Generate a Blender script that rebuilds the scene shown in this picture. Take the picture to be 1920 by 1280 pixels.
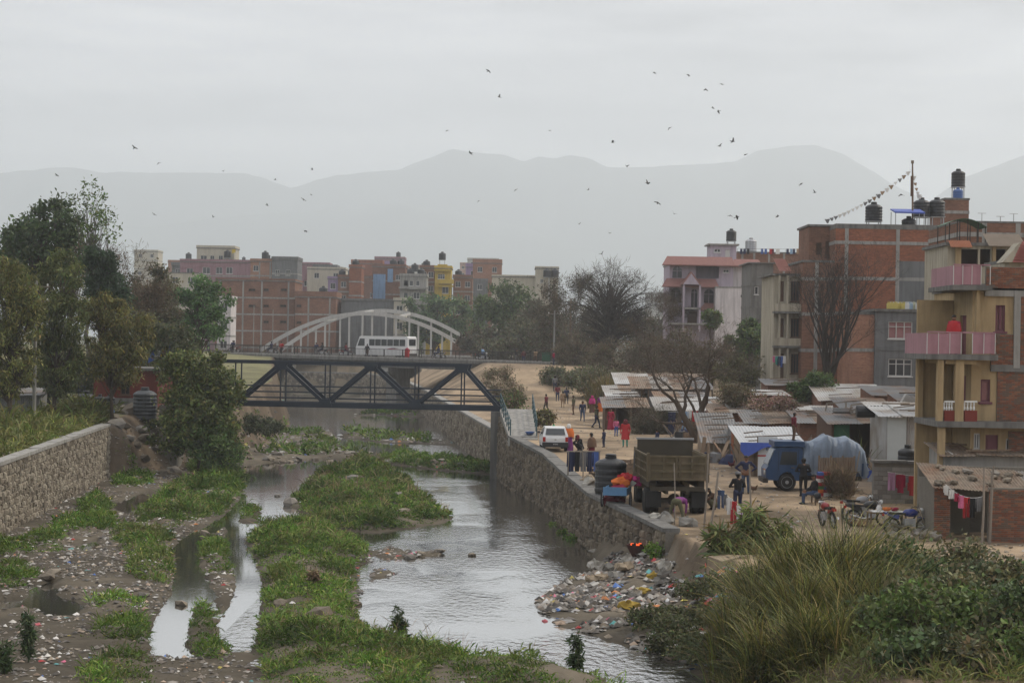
import bpy, bmesh, math, random
import numpy as np
from mathutils import Vector, Matrix, Euler
from mathutils import noise as mnoise
R = math.radians
random.seed(7)
rng = np.random.default_rng(7)
for o in list(bpy.data.objects):
    bpy.data.objects.remove(o)
scene = bpy.context.scene
COL = scene.collection

# ---------------------------------------------------------------- camera
F = 3600.0                      # focal length in photo pixels (1920 wide)
CZ = 9.0                        # eye height above the river
ROLL = R(1.0)
cam_d = bpy.data.cameras.new('camera')
cam_d.sensor_width = 36.0
cam_d.lens = 36.0 * F / 1920.0
cam_d.clip_start = 0.5
cam_d.clip_end = 60000
cam = bpy.data.objects.new('camera', cam_d)
COL.objects.link(cam)
cam.matrix_world = Matrix.Translation((0, 0, CZ)) @ Matrix.Rotation(R(90), 4, 'X') @ Matrix.Rotation(ROLL, 4, 'Z')
scene.camera = cam

# ---------------------------------------------------------------- sky, sun, exposure
SUN_EL, SUN_AZ = R(42), R(62)            # azimuth clockwise from the view direction (+Y)
w = bpy.data.worlds.new('World')
scene.world = w
w.use_nodes = True
nt = w.node_tree
nt.nodes.clear()
def N(tree, typ, **kw):
    n = tree.nodes.new(typ)
    for k, v in kw.items():
        setattr(n, k, v)
    return n
sky = N(nt, 'ShaderNodeTexSky')
sky.sky_type = 'NISHITA'
sky.sun_disc = False
sky.sun_elevation = SUN_EL
sky.sun_rotation = SUN_AZ
sky.altitude = 1300
sky.dust_density = 4.0
sky.air_density = 1.0
bw = N(nt, 'ShaderNodeRGBToBW')
nt.links.new(sky.outputs[0], bw.inputs[0])
grey = N(nt, 'ShaderNodeCombineColor')
def mth(tree, op, a, b=None, c=None):
    n = N(tree, 'ShaderNodeMath', operation=op)
    for i, x in enumerate((a, b, c)):
        if x is None: continue
        if isinstance(x, (int, float)): n.inputs[i].default_value = x
        else: tree.links.new(x, n.inputs[i])
    return n.outputs[0]
# thin high overcast: level grey veil over the clear sky, streaked with flat cloud bands
tc = N(nt, 'ShaderNodeTexCoord')
mp = N(nt, 'ShaderNodeMapping')
mp.inputs['Scale'].default_value = (1.6, 1.6, 11.0)
mp.inputs['Rotation'].default_value = (0, R(3), 0)
nt.links.new(tc.outputs['Generated'], mp.inputs[0])
cl = N(nt, 'ShaderNodeTexNoise')
cl.inputs['Scale'].default_value = 2.6
cl.inputs['Detail'].default_value = 5
cl.inputs['Roughness'].default_value = 0.55
nt.links.new(mp.outputs[0], cl.inputs[0])
band = mth(nt, 'MULTIPLY_ADD', cl.outputs[0], 19.0, 0.0)      # veil brightness
veil = N(nt, 'ShaderNodeMix', data_type='RGBA')
veil.inputs[0].default_value = 0.88
nt.links.new(sky.outputs[0], veil.inputs[6])
cc = N(nt, 'ShaderNodeCombineColor')
# overcast brightens evenly towards the zenith
sz = N(nt, 'ShaderNodeSeparateXYZ'); nt.links.new(tc.outputs['Generated'], sz.inputs[0])
band = mth(nt, 'MULTIPLY', band, mth(nt, 'MULTIPLY_ADD', mth(nt, 'POWER', mth(nt, 'MAXIMUM', sz.outputs[2], 0.0), 2.0), 0.75, 1.0))
nt.links.new(mth(nt, 'MULTIPLY', band, 1.005), cc.inputs[0])
nt.links.new(mth(nt, 'MULTIPLY', band, 0.993), cc.inputs[1])
nt.links.new(mth(nt, 'MULTIPLY', band, 1.012), cc.inputs[2])
nt.links.new(cc.outputs[0], veil.inputs[7])
bg = N(nt, 'ShaderNodeBackground')
bg.inputs[1].default_value = 0.1
nt.links.new(veil.outputs[2], bg.inputs[0])
wo = N(nt, 'ShaderNodeOutputWorld')
nt.links.new(bg.outputs[0], wo.inputs[0])

sd = bpy.data.lights.new('sun', 'SUN')
sd.energy = 2.8
sd.angle = R(4)
sd.color = (1.0, 0.90, 0.74)
sun = bpy.data.objects.new('sun', sd)
COL.objects.link(sun)
sdir = Vector((math.sin(SUN_AZ) * math.cos(SUN_EL), math.cos(SUN_AZ) * math.cos(SUN_EL), math.sin(SUN_EL)))
sun.rotation_euler = sdir.to_track_quat('Z', 'Y').to_euler()
sun.location = sdir * 200
vs = scene.view_settings
vs.view_transform = 'Standard'
vs.look = 'None'
vs.exposure = -0.22
vs.gamma = 1.0
scene.cycles.use_denoising = True
scene.cycles.max_bounces = 6
scene.cycles.diffuse_bounces = 2
scene.cycles.glossy_bounces = 2
scene.cycles.transmission_bounces = 3
scene.cycles.transparent_max_bounces = 6
scene.cycles.volume_bounces = 2
scene.cycles.caustics_reflective = False
scene.cycles.caustics_refractive = False
scene.cycles.sample_clamp_indirect = 4.0
scene.render.film_transparent = False
# ---------------------------------------------------------------- helpers
CR, SR = math.cos(ROLL), math.sin(ROLL)
def ray(u, v):
    xc, yc = (u - 960) / F, -(v - 640) / F
    return xc * CR - yc * SR, xc * SR + yc * CR
def P(u, v, Y):
    a, b = ray(u, v)
    return Vector((a * Y, Y, CZ + b * Y))
def G(u, v, z=0.0):
    a, b = ray(u, v)
    Y = (z - CZ) / b
    return Vector((a * Y, Y, z))

def lk(o, parent=None, tag=None):
    COL.objects.link(o)
    if parent is not None:
        o.parent = parent
    return o
def tag(o, label=None, cat=None, group=None, kind=None):
    if label: o['label'] = label
    if cat: o['category'] = cat
    if group: o['group'] = group
    if kind: o['kind'] = kind
    return o
def root(name, loc, rz=0.0, label=None, cat=None, group=None):
    o = bpy.data.objects.new(name, None)
    o.empty_display_size = 0.3
    lk(o)
    o.location = loc
    o.rotation_euler = (0, 0, rz)
    return tag(o, label, cat, group)
def kids(o):
    return [c for c in bpy.data.objects if c.parent == o]
def copy_tree(o, parent=None, ch=None):
    c = o.copy()
    COL.objects.link(c)
    if parent is not None:
        c.parent = parent
    for k in (ch if ch is not None else list(o.children)):
        copy_tree(k, c)
    return c

class MB:
    def __init__(s):
        s.v, s.f, s.m, s.c, s.cm = [], [], [], [], 0
        s.col = None
    def quad(s, a, b, c, d):
        n = len(s.v); s.v += [tuple(a), tuple(b), tuple(c), tuple(d)]; s.f.append((n, n+1, n+2, n+3)); s.m.append(s.cm)
    def tri(s, a, b, c):
        n = len(s.v); s.v += [tuple(a), tuple(b), tuple(c)]; s.f.append((n, n+1, n+2)); s.m.append(s.cm)
    def add(s, vs, fs):
        n = len(s.v); s.v += [tuple(x) for x in vs]
        for f in fs:
            s.f.append(tuple(n + i for i in f)); s.m.append(s.cm)
        return s
    def box(s, c, sz, rz=0.0, rx=0.0, ry=0.0):
        hx, hy, hz = sz[0]/2, sz[1]/2, sz[2]/2
        vs = [Vector((x, y, z)) for z in (-hz, hz) for y in (-hy, hy) for x in (-hx, hx)]
        if rz or rx or ry:
            M = Euler((rx, ry, rz)).to_matrix()
            vs = [M @ q for q in vs]
        c = Vector(c)
        return s.add([q + c for q in vs], [(0,2,3,1), (4,5,7,6), (0,1,5,4), (2,6,7,3), (0,4,6,2), (1,3,7,5)])
    def bx(s, x0, x1, y0, y1, z0, z1):
        return s.box(((x0+x1)/2, (y0+y1)/2, (z0+z1)/2), (abs(x1-x0), abs(y1-y0), abs(z1-z0)))
    def hexa(s, p):            # 8 points: bottom 4 ccw, top 4 ccw
        return s.add(p, [(3,2,1,0), (4,5,6,7), (0,1,5,4), (1,2,6,5), (2,3,7,6), (3,0,4,7)])
    def beam(s, a, b, w, h=None, up=(0,0,1)):
        a, b = Vector(a), Vector(b); h = h or w
        d = (b - a).normalized(); up = Vector(up)
        if abs(d.dot(up)) > 0.98: up = Vector((0,1,0))
        r = d.cross(up).normalized() * (w/2); t = r.cross(d).normalized() * (h/2)
        return s.hexa([a-r-t, a+r-t, b+r-t, b-r-t, a-r+t, a+r+t, b+r+t, b-r+t])
    def tube(s, pts, rad, n=6, cap=True):
        pts = [Vector(q) for q in pts]
        if not hasattr(rad, '__len__'): rad = [rad]*len(pts)
        base = len(s.v); up = Vector((0,0,1)); k = len(pts)
        for i, q in enumerate(pts):
            d = (pts[min(i+1,k-1)] - pts[max(i-1,0)])
            d = d.normalized() if d.length > 1e-9 else Vector((0,0,1))
            a = d.cross(up)
            if a.length < 0.1: a = d.cross(Vector((1,0,0)))
            a.normalize(); b = a.cross(d)
            for j in range(n):
                t = 2*math.pi*j/n
                s.v.append(tuple(q + a*(math.cos(t)*rad[i]) + b*(math.sin(t)*rad[i])))
        for i in range(k-1):
            for j in range(n):
                p0 = base+i*n+j; p1 = base+i*n+(j+1)%n
                s.f.append((p0, p1, p1+n, p0+n)); s.m.append(s.cm)
        if cap:
            s.f.append(tuple(base+j for j in reversed(range(n)))); s.m.append(s.cm)
            s.f.append(tuple(base+(k-1)*n+j for j in range(n))); s.m.append(s.cm)
        return s
    def cyl(s, a, b, r0, r1=None, n=10):
        return s.tube([a, b], [r0, r0 if r1 is None else r1], n)
    def lathe(s, prof, c=(0,0,0), n=16, axis='Z'):
        base = len(s.v); c = Vector(c)
        for (r, z) in prof:
            for j in range(n):
                t = 2*math.pi*j/n
                q = (r*math.cos(t), r*math.sin(t), z)
                if axis == 'X': q = (q[2], q[0], q[1])
                if axis == 'Y': q = (q[0], q[2], q[1])
                s.v.append(tuple(c + Vector(q)))
        for i in range(len(prof)-1):
            for j in range(n):
                p0 = base+i*n+j; p1 = base+i*n+(j+1)%n
                s.f.append((p0, p1, p1+n, p0+n)); s.m.append(s.cm)
        s.f.append(tuple(base+j for j in reversed(range(n)))); s.m.append(s.cm)
        s.f.append(tuple(base+(len(prof)-1)*n+j for j in range(n))); s.m.append(s.cm)
        return s
    def prism(s, poly, h0, h1, axis='Y'):
        # poly in (a, b); extruded along axis
        n = len(poly)
        def q(a, b, h):
            return (a, h, b) if axis == 'Y' else ((h, a, b) if axis == 'X' else (a, b, h))
        base = len(s.v)
        s.v += [q(a, b, h0) for a, b in poly] + [q(a, b, h1) for a, b in poly]
        s.f.append(tuple(base+i for i in range(n))); s.f.append(tuple(base+n+i for i in reversed(range(n)))); s.m += [s.cm, s.cm]
        for i in range(n):
            j = (i+1) % n
            s.f.append((base+i, base+n+i, base+n+j, base+j)); s.m.append(s.cm)
        return s
    def corr(s, p00, p10, p11, p01, n, amp, th=0.02, nl=2, sag=0.0, rnd=0.0):
        # corrugated sheet: waves run along p00->p01, repeat along p00->p10
        p00, p10, p11, p01 = map(Vector, (p00, p10, p11, p01))
        nrm = (p10-p00).cross(p01-p00).normalized()
        base = len(s.v); m = n*4+1
        for side in (0, 1):
            for j in range(nl+1):
                t = j/nl
                for i in range(m):
                    a = i/(m-1)
                    q = (p00*(1-a)+p10*a)*(1-t) + (p01*(1-a)+p11*a)*t
                    off = amp*math.sin(i*math.pi/2) - th*side
                    sg = sag*math.sin(math.pi*a)*math.sin(math.pi*t) + rnd*mnoise.noise(q*0.9)
                    s.v.append(tuple(q + nrm*off - Vector((0,0,1))*sg))
        row = m; blk = m*(nl+1)
        for side in (0, 1):
            for j in range(nl):
                for i in range(m-1):
                    p = base+side*blk+j*row+i
                    f = (p, p+1, p+1+row, p+row)
                    s.f.append(f if side == 0 else f[::-1]); s.m.append(s.cm)
        for j in (0, nl):
            for i in range(m-1):
                p = base+j*row+i
                s.f.append((p, p+blk, p+blk+1, p+1)); s.m.append(s.cm)
        return s
    def build(s, name, mats, parent=None, smooth=False, col=None):
        me = bpy.data.meshes.new(name)
        me.from_pydata(s.v, [], s.f)
        if not isinstance(mats, (list, tuple)): mats = [mats]
        for m in mats: me.materials.append(m)
        if len(mats) > 1: me.polygons.foreach_set('material_index', s.m)
        if smooth: me.polygons.foreach_set('use_smooth', [True]*len(me.polygons))
        o = bpy.data.objects.new(name, me)
        lk(o, parent)
        return o

def np_mesh(name, V, Q, mats, parent=None, cols=None, smooth=False):
    """numpy verts (n,3), faces (m,k) all same k"""
    me = bpy.data.meshes.new(name)
    k = Q.shape[1]
    me.vertices.add(len(V)); me.vertices.foreach_set('co', V.astype(np.float32).ravel())
    me.loops.add(Q.size); me.loops.foreach_set('vertex_index', Q.astype(np.int32).ravel())
    me.polygons.add(len(Q)); me.polygons.foreach_set('loop_start', np.arange(0, Q.size, k, dtype=np.int32))
    try: me.polygons.foreach_set('loop_total', np.full(len(Q), k, dtype=np.int32))
    except Exception: pass
    if smooth: me.polygons.foreach_set('use_smooth', np.ones(len(Q), dtype=bool))
    me.update(calc_edges=True)
    if cols is not None:
        a = me.color_attributes.new('col', 'FLOAT_COLOR', 'POINT')
        c = np.ones((len(V), 4), np.float32); c[:, :3] = cols
        a.data.foreach_set('color', c.ravel())
    if not isinstance(mats, (list, tuple)): mats = [mats]
    for m in mats: me.materials.append(m)
    o = bpy.data.objects.new(name, me)
    lk(o, parent)
    return o

# value noise on numpy arrays
_T = rng.random((256, 256)).astype(np.float64)
def vnoise(x, y, s=1.0, seed=0):
    x = np.asarray(x)*s + seed*17.3 + 500; y = np.asarray(y)*s + seed*9.1 + 500
    xi = np.floor(x).astype(int); yi = np.floor(y).astype(int)
    fx = x-xi; fy = y-yi; fx = fx*fx*(3-2*fx); fy = fy*fy*(3-2*fy)
    a = _T[xi & 255, yi & 255]; b = _T[(xi+1) & 255, yi & 255]; c = _T[xi & 255, (yi+1) & 255]; d = _T[(xi+1) & 255, (yi+1) & 255]
    return (a*(1-fx)+b*fx)*(1-fy)+(c*(1-fx)+d*fx)*fy - 0.5
def fbm(x, y, s=1.0, seed=0, o=4):
    r = 0; a = 1.0
    for i in range(o):
        r = r + a*vnoise(x, y, s*2**i, seed+i); a *= 0.5
    return r
def sdf(poly, x, y):
    """signed distance (+ inside) to polygon of (x,y)"""
    d = np.full(x.shape, 1e9); ins = np.zeros(x.shape, bool)
    n = len(poly)
    for i in range(n):
        ax, ay = poly[i][0], poly[i][1]; bx_, by = poly[(i+1) % n][0], poly[(i+1) % n][1]
        ex, ey = bx_-ax, by-ay; L = ex*ex+ey*ey+1e-12
        t = np.clip(((x-ax)*ex+(y-ay)*ey)/L, 0, 1)
        d = np.minimum(d, (x-ax-t*ex)**2+(y-ay-t*ey)**2)
        c = ((ay > y) != (by > y)) & (x < (bx_-ax)*(y-ay)/((by-ay) if abs(by-ay) > 1e-12 else 1e-12)+ax)
        ins ^= c
    d = np.sqrt(d)
    return np.where(ins, d, -d)

# ---------------------------------------------------------------- materials
MATS = {}
def mat(name, col=(0.5,0.5,0.5), rough=0.85, var=0.22, scale=2.5, metal=0.0, bump=0.0, bscale=None, spec=0.25, col2=None, mix=0.5, attr=False, streak=0.0, trans=0.0, sscale=1.0):
    if name in MATS: return MATS[name]
    m = bpy.data.materials.new(name); m.use_nodes = True
    t = m.node_tree; b = t.nodes['Principled BSDF']
    b.inputs['Roughness'].default_value = rough
    b.inputs['Metallic'].default_value = metal
    b.inputs['Specular IOR Level'].default_value = spec
    geo = N(t, 'ShaderNodeNewGeometry')
    n1 = N(t, 'ShaderNodeTexNoise'); n1.inputs['Scale'].default_value = scale; n1.inputs['Detail'].default_value = 5; n1.inputs['Roughness'].default_value = 0.65
    t.links.new(geo.outputs['Position'], n1.inputs['Vector'])
    if attr:
        at = N(t, 'ShaderNodeAttribute', attribute_name='col'); src = at.outputs['Color']
    else:
        rgb = N(t, 'ShaderNodeRGB'); rgb.outputs[0].default_value = (*col, 1); src = rgb.outputs[0]
    if col2 is not None:
        ramp = N(t, 'ShaderNodeMapRange'); ramp.inputs[1].default_value = 0.5-0.12; ramp.inputs[2].default_value = 0.5+0.12
        n2 = N(t, 'ShaderNodeTexNoise'); n2.inputs['Scale'].default_value = scale*0.45; n2.inputs['Detail'].default_value = 6
        t.links.new(geo.outputs['Position'], n2.inputs['Vector'])
        t.links.new(mth(t, 'ADD', n2.outputs[0], mix-0.5), ramp.inputs[0])
        mx = N(t, 'ShaderNodeMix', data_type='RGBA')
        t.links.new(ramp.outputs[0], mx.inputs[0]); t.links.new(src, mx.inputs[6]); mx.inputs[7].default_value = (*col2, 1)
        src = mx.outputs[2]
    fac = mth(t, 'MULTIPLY_ADD', n1.outputs[0], 2*var, 1-var)
    if streak:
        mp = N(t, 'ShaderNodeMapping'); mp.inputs['Scale'].default_value = (sscale*2.2, sscale*2.2, sscale*0.22)
        t.links.new(geo.outputs['Position'], mp.inputs[0])
        n3 = N(t, 'ShaderNodeTexNoise'); n3.inputs['Scale'].default_value = 1.6; n3.inputs['Detail'].default_value = 5
        t.links.new(mp.outputs[0], n3.inputs['Vector'])
        r3 = N(t, 'ShaderNodeMapRange'); r3.inputs[1].default_value = 0.42; r3.inputs[2].default_value = 0.68; r3.inputs[3].default_value = 1.0; r3.inputs[4].default_value = 1-streak
        t.links.new(n3.outputs[0], r3.inputs[0])
        fac = mth(t, 'MULTIPLY', fac, r3.outputs[0])
    mul = N(t, 'ShaderNodeMix', data_type='RGBA', blend_type='MULTIPLY'); mul.inputs[0].default_value = 1.0
    t.links.new(src, mul.inputs[6])
    cc = N(t, 'ShaderNodeCombineColor')
    for i in range(3): t.links.new(fac, cc.inputs[i])
    t.links.new(cc.outputs[0], mul.inputs[7])
    t.links.new(mul.outputs[2], b.inputs['Base Color'])
    if bump:
        nb = N(t, 'ShaderNodeTexNoise'); nb.inputs['Scale'].default_value = bscale or scale*4; nb.inputs['Detail'].default_value = 4
        t.links.new(geo.outputs['Position'], nb.inputs['Vector'])
        bp = N(t, 'ShaderNodeBump'); bp.inputs['Strength'].default_value = 1.0; bp.inputs['Distance'].default_value = bump
        t.links.new(nb.outputs[0], bp.inputs['Height']); t.links.new(bp.outputs[0], b.inputs['Normal'])
    if trans:
        tr = N(t, 'ShaderNodeBsdfTranslucent'); ms = N(t, 'ShaderNodeMixShader'); ms.inputs[0].default_value = trans
        t.links.new(mul.outputs[2], tr.inputs[0]); t.links.new(b.outputs[0], ms.inputs[1]); t.links.new(tr.outputs[0], ms.inputs[2])
        t.links.new(ms.outputs[0], t.nodes['Material Output'].inputs[0])
    MATS[name] = m
    return m

def brickmat(name, c1, c2, mortar, bw=0.24, bh=0.08, msz=0.012, rough=0.9):
    if name in MATS: return MATS[name]
    m = bpy.data.materials.new(name); m.use_nodes = True
    t = m.node_tree; b = t.nodes['Principled BSDF']; b.inputs['Roughness'].default_value = rough; b.inputs['Specular IOR Level'].default_value = 0.15
    tc = N(t, 'ShaderNodeTexCoord')
    sp = N(t, 'ShaderNodeSeparateXYZ'); t.links.new(tc.outputs['Object'], sp.inputs[0])
    sn = N(t, 'ShaderNodeSeparateXYZ'); t.links.new(tc.outputs['Normal'], sn.inputs[0])
    side = mth(t, 'GREATER_THAN', mth(t, 'ABSOLUTE', sn.outputs[0]), 0.7)
    along = N(t, 'ShaderNodeMix', data_type='FLOAT'); t.links.new(side, along.inputs[0]); t.links.new(sp.outputs[0], along.inputs[2]); t.links.new(sp.outputs[1], along.inputs[3])
    cb = N(t, 'ShaderNodeCombineXYZ'); t.links.new(along.outputs[0], cb.inputs[0]); t.links.new(sp.outputs[2], cb.inputs[1])
    br = N(t, 'ShaderNodeTexBrick'); t.links.new(cb.outputs[0], br.inputs['Vector'])
    br.inputs['Color1'].default_value = (*c1, 1); br.inputs['Color2'].default_value = (*c2, 1); br.inputs['Mortar'].default_value = (*mortar, 1)
    br.inputs['Scale'].default_value = 1.0; br.inputs['Mortar Size'].default_value = msz; br.inputs['Mortar Smooth'].default_value = 0.3
    br.inputs['Brick Width'].default_value = bw; br.inputs['Row Height'].default_value = bh; br.inputs['Bias'].default_value = 0.0
    geo = N(t, 'ShaderNodeNewGeometry')
    n1 = N(t, 'ShaderNodeTexNoise'); n1.inputs['Scale'].default_value = 0.6; n1.inputs['Detail'].default_value = 6; t.links.new(geo.outputs['Position'], n1.inputs['Vector'])
    n2 = N(t, 'ShaderNodeTexNoise'); n2.inputs['Scale'].default_value = 4.0; n2.inputs['Detail'].default_value = 3; t.links.new(cb.outputs[0], n2.inputs['Vector'])
    mp = N(t, 'ShaderNodeMapping'); mp.inputs['Scale'].default_value = (0.7, 9.0, 1)
    t.links.new(cb.outputs[0], mp.inputs[0]); n3 = N(t, 'ShaderNodeTexNoise'); n3.inputs['Scale'].default_value = 1.3; t.links.new(mp.outputs[0], n3.inputs['Vector'])
    f = mth(t, 'MULTIPLY', mth(t, 'MULTIPLY_ADD', n1.outputs[0], 0.9, 0.55), mth(t, 'MULTIPLY_ADD', n2.outputs[0], 0.5, 0.75))
    f = mth(t, 'MULTIPLY', f, mth(t, 'MULTIPLY_ADD', n3.outputs[0], 0.6, 0.7))
    cc = N(t, 'ShaderNodeCombineColor')
    for i in range(3): t.links.new(f, cc.inputs[i])
    mul = N(t, 'ShaderNodeMix', data_type='RGBA', blend_type='MULTIPLY'); mul.inputs[0].default_value = 1
    t.links.new(br.outputs[0], mul.inputs[6]); t.links.new(cc.outputs[0], mul.inputs[7]); t.links.new(mul.outputs[2], b.inputs['Base Color'])
    bp = N(t, 'ShaderNodeBump'); bp.inputs['Distance'].default_value = 0.01; bp.inputs['Strength'].default_value = 0.7; bp.invert = True
    t.links.new(br.outputs['Fac'], bp.inputs['Height']); t.links.new(bp.outputs[0], b.inputs['Normal'])
    MATS[name] = m
    return m

def glassmat(name='window_glass', col=(0.03,0.035,0.04), rough=0.12):
    return mat(name, col, rough=rough, var=0.3, scale=1.0, spec=0.6)

CONC = mat('concrete', (0.30,0.29,0.27), var=0.25, scale=1.2, bump=0.006, streak=0.35)
CONC_D = mat('concrete_dark', (0.17,0.165,0.155), var=0.3, scale=1.5, bump=0.006, streak=0.4)
CONC_L = mat('concrete_light', (0.42,0.41,0.38), var=0.2, scale=1.2, bump=0.004, streak=0.3)
CEMENT = mat('cement_render', (0.155,0.158,0.16), var=0.25, scale=0.8, bump=0.004, streak=0.3)
BRICK = brickmat('brick_red', (0.31,0.10,0.05), (0.22,0.07,0.038), (0.19,0.13,0.095))
BRICK_O = brickmat('brick_orange', (0.36,0.17,0.10), (0.28,0.12,0.075), (0.26,0.2,0.16))
BRICK_B = brickmat('brick_brown', (0.24,0.11,0.07), (0.18,0.08,0.05), (0.17,0.13,0.10))
GLASS = glassmat()
DARK = mat('dark_interior', (0.02,0.018,0.016), rough=0.95, var=0.2)
WHITE = mat('white_paint', (0.72,0.72,0.70), rough=0.5, var=0.12, streak=0.15)
BLACKP = mat('black_plastic', (0.018,0.019,0.022), rough=0.45, var=0.25, spec=0.4)
STEEL = mat('galvanised_steel', (0.42,0.43,0.45), rough=0.5, var=0.3, scale=3, metal=0.4, streak=0.3)
RUST = mat('rusty_sheet', (0.24,0.19,0.145), rough=0.85, var=0.35, scale=2.0, col2=(0.22,0.12,0.07), mix=0.42, streak=0.3)
WOOD = mat('weathered_wood', (0.19,0.135,0.09), rough=0.9, var=0.35, scale=6, streak=0.3)
WOOD_G = mat('grey_wood', (0.25,0.215,0.18), rough=0.9, var=0.3, scale=6, streak=0.3)
BARK = mat('bark', (0.085,0.065,0.05), rough=0.95, var=0.35, scale=8, bump=0.02)
BARK_G = mat('bark_grey', (0.13,0.115,0.10), rough=0.95, var=0.3, scale=8, bump=0.015)
RUBBER = mat('rubber', (0.022,0.021,0.02), rough=0.8, var=0.4, scale=8)
TIN = mat('tin_roof', (0.30,0.285,0.265), rough=0.55, var=0.25, scale=1.2, metal=0.25, col2=(0.33,0.25,0.18), mix=0.36, streak=0.0)
TIN_D = mat('tin_dark', (0.17,0.17,0.17), rough=0.6, var=0.3, scale=1.5, metal=0.2, col2=(0.2,0.13,0.09), mix=0.4)
TIN_W = mat('tin_white', (0.42,0.42,0.415), rough=0.5, var=0.3, scale=1.3, metal=0.1, col2=(0.26,0.22,0.18), mix=0.47)
TARP_B = mat('blue_tarpaulin', (0.05,0.09,0.36), rough=0.5, var=0.3, scale=3)
ROCKM = mat('rock', (0.22,0.20,0.175), rough=0.95, var=0.35, scale=4, bump=0.03)
CLOTHS = {n: mat('cloth_'+n, c, rough=0.95, var=0.25, scale=8) for n, c in dict(
    red=(0.38,0.03,0.035), crimson=(0.27,0.02,0.05), pink=(0.5,0.13,0.24), magenta=(0.42,0.03,0.17), orange=(0.55,0.14,0.03), brown=(0.12,0.07,0.045),
    navy=(0.025,0.03,0.07), black=(0.016,0.016,0.018), grey=(0.16,0.16,0.165), white=(0.62,0.61,0.59), blue=(0.06,0.11,0.32), teal=(0.04,0.27,0.22),
    green=(0.06,0.17,0.05), purple=(0.18,0.04,0.17), tan=(0.3,0.2,0.12), yellow=(0.55,0.4,0.05), denim=(0.05,0.075,0.14), maroon=(0.13,0.02,0.03), mauve=(0.36,0.2,0.3), olive=(0.1,0.095,0.055), skyblue=(0.22,0.34,0.5)).items()}
SKIN = mat('skin', (0.20,0.105,0.065), rough=0.6, var=0.1)
HAIR = mat('hair', (0.012,0.010,0.009), rough=0.6, var=0.2)
# ---------------------------------------------------------------- terrain
WALLR = np.array([(72.0,5.85),(77.3,5.0),(84.5,3.5),(94.7,2.55),(104.7,1.8),(118.3,-0.1),(126.3,-0.9)])
TOPR = np.array([(40,8.5),(50,8.2),(55,8.0),(60,7.7),(66,7.3),(71.5,6.35),(77.3,5.5),(84.5,4.0),(94.7,3.05),(104.7,2.3),(118.3,0.4),(126.3,-0.4),(128,-0.5),(146,-2.0),(175,-4.8),(225,-9.5),(262,-13.5),(300,-17.5),(315,-24),(323,-48),(327,-95),(329,-200),(331,-5000)])
FOOTR = np.array([(40,5.6),(50,5.6),(55,5.2),(60,5.6),(66,6.2),(71.5,6.0),(77.3,5.2),(84.5,3.7),(94.7,2.75),(104.7,2.0),(118.3,0.1),(126.3,-0.7),(128,-0.75),(146,-2.3),(175,-5.1),(225,-9.8),(262,-13.8),(300,-17.9),(315,-24.6),(323,-49),(327,-97),(329,-203),(331,-5100)])
FAN = np.array([(40,5.0),(50,5.2),(55,4.4),(58,3.0),(62,0.9),(66,0.7),(70,1.2),(74,2.4),(78,3.9),(82,3.9),(83,99)])
TOPL = np.array([(40,-19.0),(60,-20.8),(83,-22.6),(119.6,-25.5),(121,-25.6),(128,-25.5),(134,-23.5),(140,-22),(160,-22.5),(200,-25),(240,-30),(262,-35),(285,-42),(300,-54),(310,-90),(316,-160),(320,-260),(326,-6000)])
FOOTL = np.array([(40,-18.75),(60,-20.55),(83,-22.35),(119.6,-25.25),(120.6,-23),(128,-21.5),(134,-20.0),(140,-19.0),(160,-20),(200,-23),(240,-28),(262,-33),(285,-40),(300,-51),(310,-86),(316,-155),(320,-250),(326,-5900)])
ZR = np.array([(30,1.9),(73,1.9),(78,1.97),(84.5,2.2),(94.7,2.5),(105,2.75),(118,3.0),(126,3.0),(140,2.8),(160,2.65),(190,2.65),(205,3.9),(217,6.2),(222,6.4),(256,6.5),(285,5.0),(400,5.0)])
ZL = np.array([(30,3.1),(119,3.1),(128,3.8),(200,4.5),(238,6.5),(258,6.5),(290,5.0),(400,5.0)])
ip = lambda t, y: np.interp(y, t[:, 0], t[:, 1])
def zp(pts, ox=0, oy=760, s=2.4625):
    return [(x/s+ox, y/s+oy) for x, y in pts]
def gpoly(pts, z=0.1):
    r = []
    for u, v in pts:
        q = G(u, v, z); r.append((q.x, q.y))
    return r
PL1 = [(455,1010),(490,985),(560,978),(600,985),(640,1005),(695,1025),(690,1045),(665,1065),(660,1085),(680,1110),(665,1130),(672,1155),(705,1185),(760,1205),(830,1225),(900,1232),(1010,1240),(1100,1256),(1180,1285),(1230,1400),(560,1400),(500,1280),(470,1210),(487,1160),(474,1130),(488,1080),(478,1040)]
PL2 = [(540,940),(560,920),(600,885),(640,868),(700,866),(740,880),(775,905),(800,930),(845,965),(838,975),(780,985),(700,995),(640,990),(600,992),(575,982),(600,965),(560,955)]
PL3 = [(710,853),(760,850),(830,858),(940,874),(950,890),(880,884),(800,876),(720,866)]
PL4 = [(400,830),(470,815),(500,800),(560,810),(600,825),(640,840),(700,856),(690,862),(600,858),(540,862),(460,868),(420,880),(390,880)]
PL4B = [(540,780),(575,765),(612,768),(607,800),(640,838),(570,815),(515,815)]
PL5 = [(688,772),(715,764),(750,788),(766,803),(735,806),(702,787)]
PL6 = [(448,945),(470,938),(487,950),(484,975),(450,975)]
FLAT = [(-200,1400),(-200,880),(210,870),(300,860),(420,860),(452,900),(450,935),(420,965),(400,978),(335,1003),(333,1036),(372,1036),(378,1010),(410,985),(437,990),(440,1020),(446,1040),(478,1066),(486,1110),(470,1165),(466,1207),(430,1208),(418,1195),(380,1060),(372,1075),(362,1112),(348,1162),(332,1228),(480,1215),(520,1400)]
S1 = [(296,1226),(331,1226),(347,1160),(361,1110),(371,1072),(367,1034),(335,1034),(334,1062),(328,1112),(302,1150),(291,1190)]
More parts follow.
